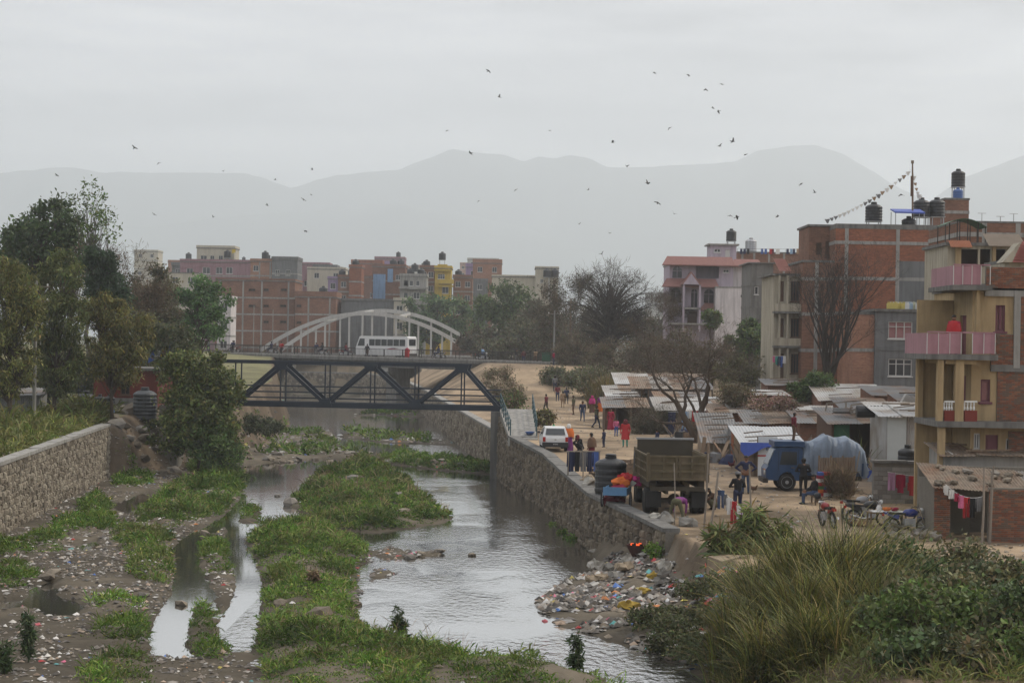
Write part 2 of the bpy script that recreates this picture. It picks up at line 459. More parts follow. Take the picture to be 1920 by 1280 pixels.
S1B = [(338,1036),(362,1036),(364,1015),(400,996),(440,974),(458,945),(447,940),(425,962),(390,984),(345,1008)]
S2 = [(421,1196),(440,1208),(466,1206),(468,1165),(486,1110),(480,1066),(462,1050),(446,1010),(448,985),(470,975),(440,975),(428,1000),(436,1050),(450,1085),(438,1130),(420,1165)]
PUD = [[(60,1090),(95,1086),(110,1110),(150,1130),(140,1150),(80,1152),(55,1125)], [(0,1120),(40,1118),(50,1135),(0,1142)], [(140,1016),(180,1008),(185,1022),(150,1032)], [(215,940),(275,918),(285,932),(235,962)]]
GR = dict(
  B=[(85,995),(130,965),(175,925),(200,930),(215,960),(218,985),(190,997),(110,1000)],
  A=[(-60,1012),(60,1005),(125,1000),(122,1035),(60,1042),(-60,1048)],
  C=[(200,895),(230,890),(285,892),(285,908),(240,915),(200,912)],
  D=zp([(600,500),(720,430),(780,380),(860,340),(960,380),(1000,440),(1010,490),(960,520),(870,540),(800,580),(790,640),(820,740),(810,800),(760,830),(650,810),(570,770),(580,700),(550,680),(490,600),(530,565),(640,540)]),
  E=zp([(-60,735),(90,730),(180,760),(190,830),(60,850),(-60,860)]),
  Fp=zp([(410,910),(560,870),(640,880),(660,920),(620,970),(690,1000),(700,1080),(640,1110),(520,1120),(340,1080),(440,1010),(470,960)]),
  H=zp([(380,1180),(500,1150),(640,1140),(720,1180),(720,1290),(640,1400),(300,1400)]),
  I1=zp([(890,640),(1000,610),(1050,640),(1090,720),(1095,790),(1000,790),(930,760),(900,700)]),
  I2=zp([(850,930),(960,890),(1000,930),(1010,1000),(1060,1060),(1090,1140),(1040,1170),(900,1180),(850,1130),(830,1060),(850,980)]),
  J=[(392,830),(430,835),(455,870),(455,930),(440,960),(405,970),(360,930),(350,880)],
)
LAND = [(gpoly(PL1), .5, 0.55), (gpoly(PL2), .40, 0.6), (gpoly(PL3), .35, 0.5), (gpoly(PL4), .30, 0.45), (gpoly(PL4B), .3, 0.4), (gpoly(PL5), .2, 0.4), (gpoly(PL6), .2, 0.4), (gpoly([(690,1030),(740,1022),(790,1035),(775,1042),(720,1045)]), .1, .4), (gpoly([(695,1070),(720,1062),(735,1070),(705,1085)]), .1, .4), (gpoly([(760,1032),(830,1030),(835,1036),(770,1040)]), .1, .4), (gpoly([(640,815),(700,800),(760,812),(850,826),(860,834),(700,826)]), .1, .4)]
GRP = {k: gpoly(v) for k, v in GR.items()}
FLATP = gpoly(FLAT); CARVE = [gpoly(S1), gpoly(S1B), gpoly(S2)]; PUDP = [gpoly(p) for p in PUD]
def sstep(a, b, x):
    t = np.clip((x-a)/(b-a), 0, 1); return t*t*(3-2*t)
def height(x, y):
    x = np.asarray(x, float); y = np.asarray(y, float)
    bed = np.full(x.shape, -0.35)
    near = (y < 180) & (x > -40) & (x < 15)
    if near.any():
        xn, yn = x[near], y[near]; b = bed[near]
        wob = 0.35*fbm(xn, yn, 0.9, 3)
        fl = sdf(FLATP, xn, yn)+wob
        b = np.where(fl > -0.6, np.maximum(b, -0.35 + sstep(-0.6, 0.5, fl)*(0.47+0.10*fbm(xn, yn, 0.7, 5))), b)
        for p, h, s in LAND:
            d = sdf(p, xn, yn)+wob
            hh = -0.35 + sstep(-0.7, 0.25, d)*0.43 + sstep(0.0, 1.6, d)*(h-0.08)*(0.75+0.8*fbm(xn, yn, 0.55, 9))
            b = np.maximum(b, hh)
        for k, p in GRP.items():
            d = sdf(p, xn, yn)+wob
            b = np.maximum(b, -0.35+sstep(-0.7, 0.8, d)*0.35*2*(0.8+0.5*fbm(xn, yn, 0.8, 11)))
        for p in CARVE:
            d = sdf(p, xn, yn)+0.3*wob
            b = np.where(d > -0.5, np.minimum(b, 0.32-sstep(-0.5, 0.1, d)*0.5), b)
        for p in PUDP:
            d = sdf(p, xn, yn)+wob
            b = np.where(d > -0.5, np.minimum(b, 0.2-sstep(-0.5, 0.2, d)*0.35), b)
        b = b + 0.05*fbm(xn, yn, 2.2, 21, 3)
        bed[near] = b
    fy = (y >= 165)
    bed = np.where(fy, bed+np.clip((y-165)/25, 0, 1)*np.clip(0.9*fbm(x, y*0.45, 0.16, 35)+0.1, 0, 0.6), bed)
    bed = bed + 0.04*fbm(x, y, 0.5, 33)
    zr = ip(ZR, y) + 0.10*fbm(x, y, 0.25, 41)*np.clip((x-ip(TOPR, y))/2, 0, 1) + 0.03*fbm(x, y, 1.4, 45)
    tr, fr = ip(TOPR, y), ip(FOOTR, y)
    zr = np.where(y > 128, np.minimum(zr, 2.9+np.maximum(x-tr, 0)*0.55), zr)
    fe = ip(FAN, y)
    fan = np.clip((x-fe+0.8*fbm(x, y, 0.5, 47))/np.maximum(tr-fe, 0.6), -0.3, 1.2)
    bed = np.where((y < 83) & (y > 36), np.maximum(bed, -0.35+np.clip(fan+0.25, 0, 1.3)*(1.05+0.35*fbm(x, y, 0.8, 49))), bed)
    slope = sstep(fr, np.maximum(tr, fr+0.12), x + np.where((y > 40) & (y < 71), 0.5*fbm(x, y, 0.6, 51), 0))
    h = bed + (zr-bed)*slope
    tl, fl_ = ip(TOPL, y), ip(FOOTL, y)
    zl = ip(ZL, y) + np.clip((tl-x)*0.05, 0, 1.0) + 0.10*fbm(x, y, 0.3, 61) + 0.04*fbm(x, y, 1.2, 63)
    sl = sstep(-fl_, np.maximum(-tl, -fl_+0.12), -x + np.where(y > 120.5, 0.7*fbm(x, y, 0.5, 55), 0))
    h = h + (zl-h)*sl
    return h
def gz(x, y):
    return float(height(np.array([x]), np.array([y]))[0])
def graded(a0, segs):
    out = [a0]
    for end, st0, st1 in segs:
        a = out[-1]; L = end-a
        while out[-1] < end-1e-6:
            t = (out[-1]-a)/L
            out.append(out[-1]+st0+(st1-st0)*t)
        out[-1] = end
    return np.array(out)
gy = graded(-1500, [(20,400,10),(46,8,0.3),(100,0.24,0.32),(150,0.32,0.7),(330,0.7,2.0),(700,6,30),(12000,60,900)])
gx = np.concatenate([-graded(30, [(60,0.4,3),(400,6,60),(8000,120,900)])[::-1], graded(-30, [(12,0.24,0.24),(30,0.26,0.6)])[1:-1], graded(30, [(60,0.6,3),(400,6,60),(8000,120,900)])])
GX, GY = np.meshgrid(gx, gy)
HZ = height(GX.ravel(), GY.ravel()).reshape(GX.shape)
xr, yr, zr_ = GX.ravel(), GY.ravel(), HZ.ravel()
# surface colours: bare earth, river mud, soil under the weeds
dirt = np.array([0.265,0.20,0.135]); mud = np.array([0.075,0.064,0.048]); silt = np.array([0.125,0.106,0.08]); soil = np.array([0.10,0.095,0.05])
n1 = fbm(xr, yr, 0.35, 71); n2 = fbm(xr, yr, 1.7, 73); n3 = fbm(xr, yr, 0.12, 77)
c = np.zeros((len(xr), 3))
bank = (xr > ip(TOPR, yr)) | (xr < ip(TOPL, yr))
low = np.clip((zr_+0.02)/0.35, 0, 1)[:, None]
c[:] = mud*(1-low) + silt*low
k = np.clip(0.5+1.4*n1+0.5*n2, 0, 1)[:, None]
c = c*(0.75+0.5*k)
bankc = dirt*(0.66+0.68*k) + np.array([0.03,0.025,0.02])*n3[:, None]
soiled = np.clip((xr-7)/5, 0, 1)*np.clip((yr-84)/8, 0, 1)*np.clip((175-yr)/20, 0, 1)*np.clip(0.55+1.6*fbm(xr, yr, 0.3, 83), 0.15, 1)
bankc = bankc*(1-0.75*soiled[:, None])+np.array([0.13,0.10,0.075])*0.75*soiled[:, None]
lb = (xr < ip(TOPL, yr))
bankc[lb] = soil*(1.3+0.6*k[lb])
sl_ = ((xr > ip(FOOTR, yr)) & (xr <= ip(TOPR, yr))) | ((xr < ip(FOOTL, yr)) & (xr >= ip(TOPL, yr)))
bankc2 = np.array([0.12,0.092,0.065])*(0.7+0.6*k)
c[bank] = bankc[bank]
c[sl_] = bankc2[sl_]
far = np.clip((yr-300)/60, 0, 1)[:, None]
c = c*(1-far)+np.array([0.12,0.12,0.08])*far
nxg, nyg = len(gx), len(gy)
ii = (np.arange(nyg-1)[:, None]*nxg+np.arange(nxg-1)[None, :]).ravel()
GM = mat('ground_earth', attr=True, var=0.35, scale=1.6, rough=0.95, bump=0.03, bscale=5, spec=0.12)
ground = np_mesh('ground', np.stack([xr, yr, zr_], 1), np.stack([ii, ii+1, ii+1+nxg, ii+nxg], 1), GM, cols=np.clip(c, 0.02, 1), smooth=True)
tag(ground, 'bare earth banks and muddy riverbed running to the hills', 'ground', kind='structure')

# river water
WM = bpy.data.materials.new('river_water'); WM.use_nodes = True
t = WM.node_tree; b = t.nodes['Principled BSDF']
b.inputs['Base Color'].default_value = (0.085,0.08,0.065,1); b.inputs['Roughness'].default_value = 0.06; b.inputs['IOR'].default_value = 1.33; b.inputs['Specular IOR Level'].default_value = 1.0
geo = N(t, 'ShaderNodeNewGeometry')
mp = N(t, 'ShaderNodeMapping'); mp.inputs['Scale'].default_value = (0.9, 0.45, 1); mp.inputs['Rotation'].default_value = (0,0,R(8))
t.links.new(geo.outputs['Position'], mp.inputs[0])
na = N(t, 'ShaderNodeTexNoise'); na.inputs['Scale'].default_value = 4.5; na.inputs['Detail'].default_value = 4; t.links.new(mp.outputs[0], na.inputs['Vector'])
nb = N(t, 'ShaderNodeTexNoise'); nb.inputs['Scale'].default_value = 0.28; nb.inputs['Detail'].default_value = 2; t.links.new(mp.outputs[0], nb.inputs['Vector'])
nm = N(t, 'ShaderNodeMapRange'); nm.inputs[1].default_value = 0.42; nm.inputs[2].default_value = 0.62; nm.inputs[3].default_value = 0.1; nm.inputs[4].default_value = 1.0
t.links.new(nb.outputs[0], nm.inputs[0])
spz = N(t, 'ShaderNodeSeparateXYZ'); t.links.new(geo.outputs['Position'], spz.inputs[0])
rap = N(t, 'ShaderNodeMapRange'); rap.inputs[1].default_value = 60; rap.inputs[2].default_value = 54; rap.inputs[3].default_value = 0.0; rap.inputs[4].default_value = 1.2
t.links.new(spz.outputs[1], rap.inputs[0])
rap2 = N(t, 'ShaderNodeMapRange'); rap2.inputs[1].default_value = 138; rap2.inputs[2].default_value = 150; rap2.inputs[3].default_value = 0.0; rap2.inputs[4].default_value = 1.0
t.links.new(spz.outputs[1], rap2.inputs[0])
still = mth(t, 'GREATER_THAN', spz.outputs[0], -8.6)
amp = mth(t, 'MULTIPLY', mth(t, 'ADD', mth(t, 'ADD', nm.outputs[0], rap.outputs[0]), rap2.outputs[0]), mth(t, 'MULTIPLY_ADD', still, 0.92, 0.08))
bp = N(t, 'ShaderNodeBump'); bp.inputs['Distance'].default_value = 0.042; bp.inputs['Strength'].default_value = 1.0
t.links.new(mth(t, 'MULTIPLY', na.outputs[0], amp), bp.inputs['Height']); t.links.new(bp.outputs[0], b.inputs['Normal'])
gl = N(t, 'ShaderNodeBsdfGlossy'); gl.inputs['Roughness'].default_value = 0.06; gl.inputs['Color'].default_value = (0.9,0.9,0.9,1); t.links.new(bp.outputs[0], gl.inputs['Normal'])
msw = N(t, 'ShaderNodeMixShader'); msw.inputs[0].default_value = 0.68; t.links.new(b.outputs[0], msw.inputs[1]); t.links.new(gl.outputs[0], msw.inputs[2]); t.links.new(msw.outputs[0], t.nodes['Material Output'].inputs[0])
mb = MB()
ys = np.arange(36, 328, 2.0)
lft = np.minimum(ip(FOOTL, ys)-1.5, 0); rgt = ip(FOOTR, ys)+1.2
mb.v = [(float(x), float(y), 0.0) for y, a_, b_ in zip(ys, lft, rgt) for x in np.linspace(a_, b_, 12)]
mb.f = [(i*12+j, i*12+j+1, i*12+j+13, i*12+j+12) for i in range(len(ys)-1) for j in range(11)]
mb.m = [0]*len(mb.f)
water = mb.build('river_water', WM, smooth=True)
tag(water, 'shallow grey river reflecting the pale sky between weed islands', 'river', kind='structure')

# ---------------------------------------------------------------- mountains
MM = mat('mountain_forest', (0.05,0.07,0.06), var=0.5, scale=0.006)
def ridge(name, pts, Yr, depth, label, seed):
    us = np.arange(-1500, 3500, 9.0)
    vv = np.interp(us, [p[0] for p in pts], [p[1] for p in pts])
    X, Z = [], []
    for u, v in zip(us, vv):
        q = P(u, v, Yr); X.append(q.x); Z.append(q.z)
    X = np.array(X); Z = np.array(Z)+Yr*0.0022*fbm(np.array(X), np.zeros(len(X)), 0.0067, seed, 5)
    rows = []
    prof = [(-1.0, 0.0), (-0.8, 0.12), (-0.6, 0.32), (-0.4, 0.55), (-0.2, 0.8), (0, 1.0), (0.25, 0.8), (0.7, 0.3), (1.0, 0.0)]
    for s, k in prof:
        w_ = 1-abs(s)
        rows.append(np.stack([X, np.full(len(X), Yr+s*depth)+0.25*depth*fbm(X, np.full(len(X), s*10), 0.002, seed+3)*(abs(s) > .01), -3+(Z+3)*k*(1+0.35*w_*(abs(s) > .01)*fbm(X, np.full(len(X), s*900), 0.0025, seed+5))], 1))
    V = np.concatenate(rows); n = len(X)
    ii = (np.arange(len(prof)-1)[:, None]*n+np.arange(n-1)[None, :]).ravel()
    o = np_mesh(name, V, np.stack([ii, ii+1, ii+1+n, ii+n], 1), MM, smooth=True)
    tag(o, label, 'mountain', kind='structure')
ridge('mountain_range', [(-1500,300),(-900,340),(0,322),(80,315),(150,318),(330,325),(460,325),(545,352),(590,335),(640,325),(750,320),(800,297),(850,280),(880,288),(940,290),(985,305),(1010,295),(1040,300),(1070,292),(1105,295),(1140,313),(1200,314),(1300,308),(1380,303),(1420,285),(1480,277),(1530,275),(1580,288),(1640,320),(1690,352),(1760,395),(1800,420),(2200,520),(3500,600)], 7000, 1200, 'pale blue forested ridge fading in haze across the skyline', 3)
ridge('mountain_range', [(-1500,640),(1560,640),(1700,420),(1760,365),(1810,330),(1850,315),(1900,298),(1980,270),(2100,240),(2400,260),(2900,330),(3500,400)], 6550, 950, 'hazy shoulder of the hill at the right edge', 8)
ridge('mountain_range', [(-1500,480),(-200,440),(200,430),(500,405),(640,388),(760,385),(860,395),(960,420),(1100,470),(1250,520),(1600,590),(1900,640),(3500,640)], 6300, 600, 'lower faint foothill in front of the long ridge', 12)

# ---------------------------------------------------------------- stone retaining walls
STONES = []
SM = [mat('wall_stone_a', (0.235,0.20,0.155), var=0.35, scale=5, bump=0.02, rough=0.95), mat('wall_stone_b', (0.29,0.255,0.20), var=0.35, scale=5, bump=0.02, rough=0.95), mat('wall_stone_c', (0.16,0.135,0.105), var=0.35, scale=5, bump=0.02, rough=0.95)]
MORTAR = mat('mortar', (0.17,0.155,0.13), var=0.3, scale=3, bump=0.02, rough=1.0)
def stone_arrays(rs):
    w, h = 0.5, 0.5
    j = lambda a: rs.uniform(-a, a)
    v = []
    for (x, z) in ((-w,-h),(w,-h),(w,h),(-w,h)): v.append((x+j(.1), 0.0, z+j(.1)))
    for (x, z) in ((-w,-h),(w,-h),(w,h),(-w,h)): v.append((x*.92+j(.08), -0.45, z*.92+j(.08)))
    for (x, z) in ((-w,-h),(w,-h),(w,h),(-w,h)): v.append((x*.5+j(.14), -0.9+j(.2), z*.5+j(.14)))
    f = [(0,1,5,4),(1,2,6,5),(2,3,7,6),(3,0,4,7),(4,5,9,8),(5,6,10,9),(6,7,11,10),(7,4,8,11),(8,9,10,11)]
    return v, f
rs = random.Random(5)
for i in range(9):
    v_, f_ = stone_arrays(rs)
    me = bpy.data.meshes.new('stone'); me.from_pydata(v_, [], f_); me.materials.append(SM[i % 3])
    STONES.append((me, np.array(v_), f_))
def stone_wall(name, label, line, zb, zt, sw, sh, flip, coping, n_obj=300, cope_t=0.16, th=0.55, cm=CONC):
    """line: list of (x,y) along the exposed face; flip: face normal side (+1 = normal to the right of travel)"""
    r0 = root(name, (line[0][0], line[0][1], zb(line[0][1])), 0, label, 'wall')
    off = Vector(r0.location)
    # resample
    pts = [Vector((a, b_, 0)) for a, b_ in line]
    seg = [(pts[i], pts[i+1]) for i in range(len(pts)-1)]
    core = MB(); cop = []
    cells = []
    for a, b_ in seg:
        L = (b_-a).length; d = (b_-a)/L; nrm = Vector((d.y, -d.x, 0))*flip
        z0, z1 = zt(a.y), zt(b_.y); q0, q1 = zb(a.y)-0.5, zb(b_.y)-0.5
        f0, f1 = a-nrm*0.04, b_-nrm*0.04; g0, g1 = a-nrm*th, b_-nrm*th
        core.hexa([Vector((f0.x,f0.y,q0))-off, Vector((f1.x,f1.y,q1))-off, Vector((g1.x,g1.y,q1))-off, Vector((g0.x,g0.y,q0))-off, Vector((f0.x,f0.y,z0))-off, Vector((f1.x,f1.y,z1))-off, Vector((g1.x,g1.y,z1))-off, Vector((g0.x,g0.y,z0))-off])
        s = 0.0; col_i = 0
        ncol = max(1, int(L/sw))
        for i in range(ncol):
            y_ = a.y+d.y*(i+.5)*L/ncol
            H0, H1 = zb(y_)-0.2, zt(y_)-0.02
            nrow = max(1, int((H1-H0)/sh)); ph = rs.uniform(-.35, .35)
            for k in range(nrow):
                rowoff = 0.5 if k % 2 else 0.0
                sx = (i+.5+rowoff+rs.uniform(-.18,.18))*L/ncol
                if sx > L-0.05: continue
                p = a+d*sx
                cells.append((p.y, p, d, nrm, H0+(k+.5+rs.uniform(-.2,.2))*(H1-H0)/nrow, sw*rs.uniform(.78,1.15), (H1-H0)/nrow*rs.uniform(.75,1.1)))
        # coping in lengths
        if coping:
            nc = max(1, int(L/2.4))
            for i in range(nc):
                t0, t1 = i/nc, (i+1)/nc-0.012/L*2
                A, B = a.lerp(b_, t0)+nrm*0.06, a.lerp(b_, t1)+nrm*0.06
                C, D = B-nrm*(th+.1), A-nrm*(th+.1)
                za, zb_ = z0+(z1-z0)*t0+.002, z0+(z1-z0)*t1+.002
                e = rs.uniform(-.015,.015)
                m2 = MB().hexa([Vector((A.x,A.y,za))-off, Vector((B.x,B.y,zb_))-off, Vector((C.x,C.y,zb_))-off, Vector((D.x,D.y,za))-off, Vector((A.x,A.y,za+cope_t+e))-off, Vector((B.x,B.y,zb_+cope_t+e))-off, Vector((C.x,C.y,zb_+cope_t+e))-off, Vector((D.x,D.y,za+cope_t+e))-off])
                m2.build('coping_slab', cm, r0)
    core.build('mortar_core', MORTAR, r0)
    cells.sort(key=lambda c_: c_[0])
    VS, FS, MI = [], [], []
    for idx, (_, p, d, nrm, z, a, h_) in enumerate(cells):
        me, va, fa = rs.choice(STONES)
        dep = rs.uniform(.07,.15)
        M = Matrix((( d.x*a, -nrm.x*dep, 0, p.x-nrm.x*.05-off.x), (d.y*a, -nrm.y*dep, 0, p.y-nrm.y*.05-off.y), (0, 0, h_, z-off.z), (0,0,0,1)))
        if idx < n_obj:
            o = bpy.data.objects.new('stone', me); lk(o, r0); o.matrix_local = M
        else:
            n = len(VS)
            for q in va: VS.append(tuple(M @ Vector(q)))
            mi = STONES.index(next(s_ for s_ in STONES if s_[0] is me)) % 3
            for f in fa: FS.append(tuple(n+i for i in f)); MI.append(mi)
    if FS:
        m3 = MB(); m3.v, m3.f, m3.m = VS, FS, MI
        tag(m3.build('stonework', SM, r0), kind='stuff')
    return r0
SMD = [mat('shaded_stone_a', (0.17,0.14,0.105), var=0.4, scale=4, bump=0.02, rough=0.95, streak=.3), mat('shaded_stone_b', (0.21,0.175,0.13), var=0.4, scale=4, bump=0.02, rough=0.95, streak=.3), mat('shaded_stone_c', (0.12,0.10,0.078), var=0.4, scale=4, bump=0.02, rough=0.95, streak=.3)]  # browner wall stone copies, with the river face's shade put into their colour
SM_, STONES_ = SM, STONES
lw = [(-18.5,40),(-20.3,60),(-22.1,83),(-23.55,101.5),(-25,119.9)]
stone_wall('retaining_wall', 'long pale stone retaining wall below the weedy left bank', lw, lambda y: 0.0, lambda y: 3.05+0.002*y, 0.34, 0.27, +1, True)
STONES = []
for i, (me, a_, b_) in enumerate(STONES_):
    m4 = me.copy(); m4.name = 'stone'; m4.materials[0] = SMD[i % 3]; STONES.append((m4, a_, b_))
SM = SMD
rw = [tuple(map(float, q[::-1])) for q in WALLR[:6]]
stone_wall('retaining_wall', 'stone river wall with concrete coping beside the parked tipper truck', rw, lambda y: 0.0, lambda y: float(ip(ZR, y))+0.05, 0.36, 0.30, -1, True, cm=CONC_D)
rw2 = [(-0.12,118.5),(-0.9,126.3)]
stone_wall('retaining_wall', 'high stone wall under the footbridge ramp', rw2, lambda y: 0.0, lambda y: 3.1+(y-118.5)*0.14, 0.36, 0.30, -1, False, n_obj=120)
STONES, SM = STONES_, SM_
rw3 = [(-1.0,128.3),(-2.55,146),(-5.35,175),(-10.05,225),(-14.05,262),(-18.1,300),(-24.8,315),(-49.5,323),(-98,327)]
stone_wall('retaining_wall', 'stone embankment wall curving away beyond the footbridge', rw3, lambda y: 0.0, lambda y: float(np.interp(y,[128,146,300,330],[2.9,2.85,3.1,3.4])), 0.5, 0.42, -1, True, n_obj=60)

# ---------------------------------------------------------------- weeds, litter
def leafmesh(name, base, dirv, length, width, cols, mtl, parent=None, bend=0.35):
    """bent two-quad blades"""
    n = len(base)
    side = np.cross(dirv, np.array([0,0,1.0])); nl = np.linalg.norm(side, axis=1, keepdims=True); nl[nl < 1e-6] = 1
    side = side/nl
    ang = rng.uniform(0, np.pi, n)[:, None]
    up2 = np.cross(side, dirv)
    side = side*np.cos(ang)+up2*np.sin(ang)
    L = length[:, None]; W = width[:, None]
    mid = base+dirv*L*0.5
    tip = base+dirv*L*0.95; tip[:, 2] -= (bend*length*rng.uniform(0.2, 1, n))
    V = np.stack([base, mid+side*W*0.5, tip, mid-side*W*0.5], 1).reshape(-1, 3)
    Q = np.arange(n*4).reshape(n, 4)
    C = np.repeat(cols, 4, axis=0)
    return np_mesh(name, V, Q, mtl, parent, C)
LEAF = mat('leaf', attr=True, var=0.25, scale=1.5, rough=0.6, spec=0.3, trans=0.25)
GRASSM = mat('grass_blade', attr=True, var=0.2, scale=1.0, rough=0.65, spec=0.25, trans=0.2)
def pick(pal, n, jit=0.25):
    pal = np.array(pal); c_ = pal[rng.integers(0, len(pal), n)]
    return np.clip(c_*(1+jit*rng.standard_normal((n, 1)))*(1+0.08*rng.standard_normal((n, 3))), 0.005, 1)
def rdir(n, up=1.0, spread=0.8):
    d = np.stack([rng.standard_normal(n)*spread, rng.standard_normal(n)*spread, up+0.4*rng.standard_normal(n)], 1)
    d[:, 2] = np.abs(d[:, 2])+0.1
    return d/np.linalg.norm(d, axis=1, keepdims=True)
GPAL = [(0.11,0.16,0.03),(0.15,0.17,0.04),(0.06,0.125,0.014),(0.05,0.105,0.012),(0.08,0.145,0.02),(0.04,0.08,0.012),(0.10,0.15,0.025),(0.07,0.12,0.02)]
def grass_on(name, label, polys, dens, L=(0.10,0.27), W=(0.024,0.062), pal=GPAL, thr=-0.03, nb=6, zmin=0.05, edge=0.1):
    B, T = [], []
    for p in polys:
        xs = [q[0] for q in p]; ys_ = [q[1] for q in p]
        y0, y1 = max(min(ys_), 38), max(ys_)
        n = int((max(xs)-min(xs))*(y1-y0)*dens)
        x = rng.uniform(min(xs), max(xs), n); y = rng.uniform(y0, y1, n)
        d = sdf(p, x, y)+0.35*fbm(x, y, 0.9, 3)
        k = (d > edge) & (fbm(x, y, 0.45, 91)+0.35*np.clip(d, 0, 1)-0.15 > thr+0.12*rng.standard_normal(n))
        B.append(np.stack([x[k], y[k]], 1))
    B = np.concatenate(B)
    z = height(B[:, 0], B[:, 1])
    k = z > zmin; B = B[k]; z = z[k]
    hump = np.clip(1.0+2.3*fbm(B[:, 0], B[:, 1], 0.9, 95), 0.35, 2.6)
    tone = np.clip(1.0+0.9*fbm(B[:, 0], B[:, 1], 0.35, 97), 0.55, 1.6)
    n = len(B)*nb
    base = np.repeat(np.stack([B[:, 0], B[:, 1], z-0.02], 1), nb, 0)+np.concatenate([rng.normal(0, .07, (n, 2)), np.zeros((n, 1))], 1)
    hm = np.repeat(hump, nb); far_ = np.clip(base[:, 1]/80, 0.8, 1.7)
    ln = rng.uniform(*L, n)*hm*far_**0.5
    base[:, 2] += ln*rng.uniform(0, 0.6, n)*(hm > 1.0)
    cols = pick(pal, n, 0.25)*np.repeat(tone, nb)[:, None]*1.4
    yl = np.clip(fbm(base[:, 0], base[:, 1], 0.5, 191)*2.0, 0, 1)[:, None]; cols = cols*(1-yl*0.35)+np.array([[0.15,0.14,0.05]])*yl*0.35
    o = leafmesh(name, base, rdir(n, 0.8, 0.8), ln, rng.uniform(*W, n)*far_, cols, GRASSM)
    tag(o, label, 'grass', kind='stuff')
    return o
nbank = [(6.2,40),(6.4,52),(7.5,58),(9,60),(18,56),(20,40)]
grass_on('grass', 'rough olive weeds covering the near right bank', [nbank], 20, L=(0.2,0.5), W=(0.025,0.06), pal=[(0.09,0.11,0.03),(0.12,0.12,0.04),(0.06,0.08,0.02),(0.14,0.12,0.06)], thr=-0.6)
grass_on('grass', 'lush green weeds covering the mid river islands', [gpoly(PL1), gpoly(PL2)], 50, thr=-0.2)
grass_on('grass', 'broad leaved weeds dotted over the islands', [gpoly(PL1), gpoly(PL2), GRP['D']], 5, L=(0.12,0.26), W=(0.045,0.09), pal=[(0.05,0.09,0.02),(0.13,0.17,0.04),(0.04,0.07,0.018),(0.16,0.17,0.06)], thr=0.02, nb=9)
grass_on('grass', 'dead brown stalks standing in the weeds', [gpoly(PL1), gpoly(PL2), GRP['D'], GRP['H']], 4, L=(0.25,0.5), W=(0.012,0.025), pal=[(0.16,0.11,0.06),(0.10,0.07,0.045),(0.22,0.17,0.10)], thr=0.0, nb=5)
grass_on('grass', 'low green weeds on the muddy flats below the stone wall', [GRP[k] for k in GRP], 44, thr=-0.22)
grass_on('grass', 'dark weeds on the silt bars under the footbridge', [gpoly(PL3), gpoly(PL4B), gpoly(PL5), gpoly(PL6)], 26, thr=-0.05)
lbp = [(-19.2,45),(-21,60),(-22.8,83),(-25.6,119),(-26,128),(-40,128),(-48,95),(-40,45)]
farbed = [(-20,142),(-5,148),(-9,200),(-14,260),(-26,260),(-24,200)]
grass_on('grass', 'coarse weeds on the gravel bars beyond the footbridge', [farbed], 4, L=(0.2,0.4), W=(0.06,0.12), thr=0.3)
grass_on('grass', 'olive green tall weeds along the top of the left wall', [lbp], 14, L=(0.25,0.6), W=(0.04,0.09), pal=[(0.11,0.13,0.03),(0.13,0.14,0.04),(0.08,0.11,0.025),(0.15,0.14,0.05)], thr=-0.35)

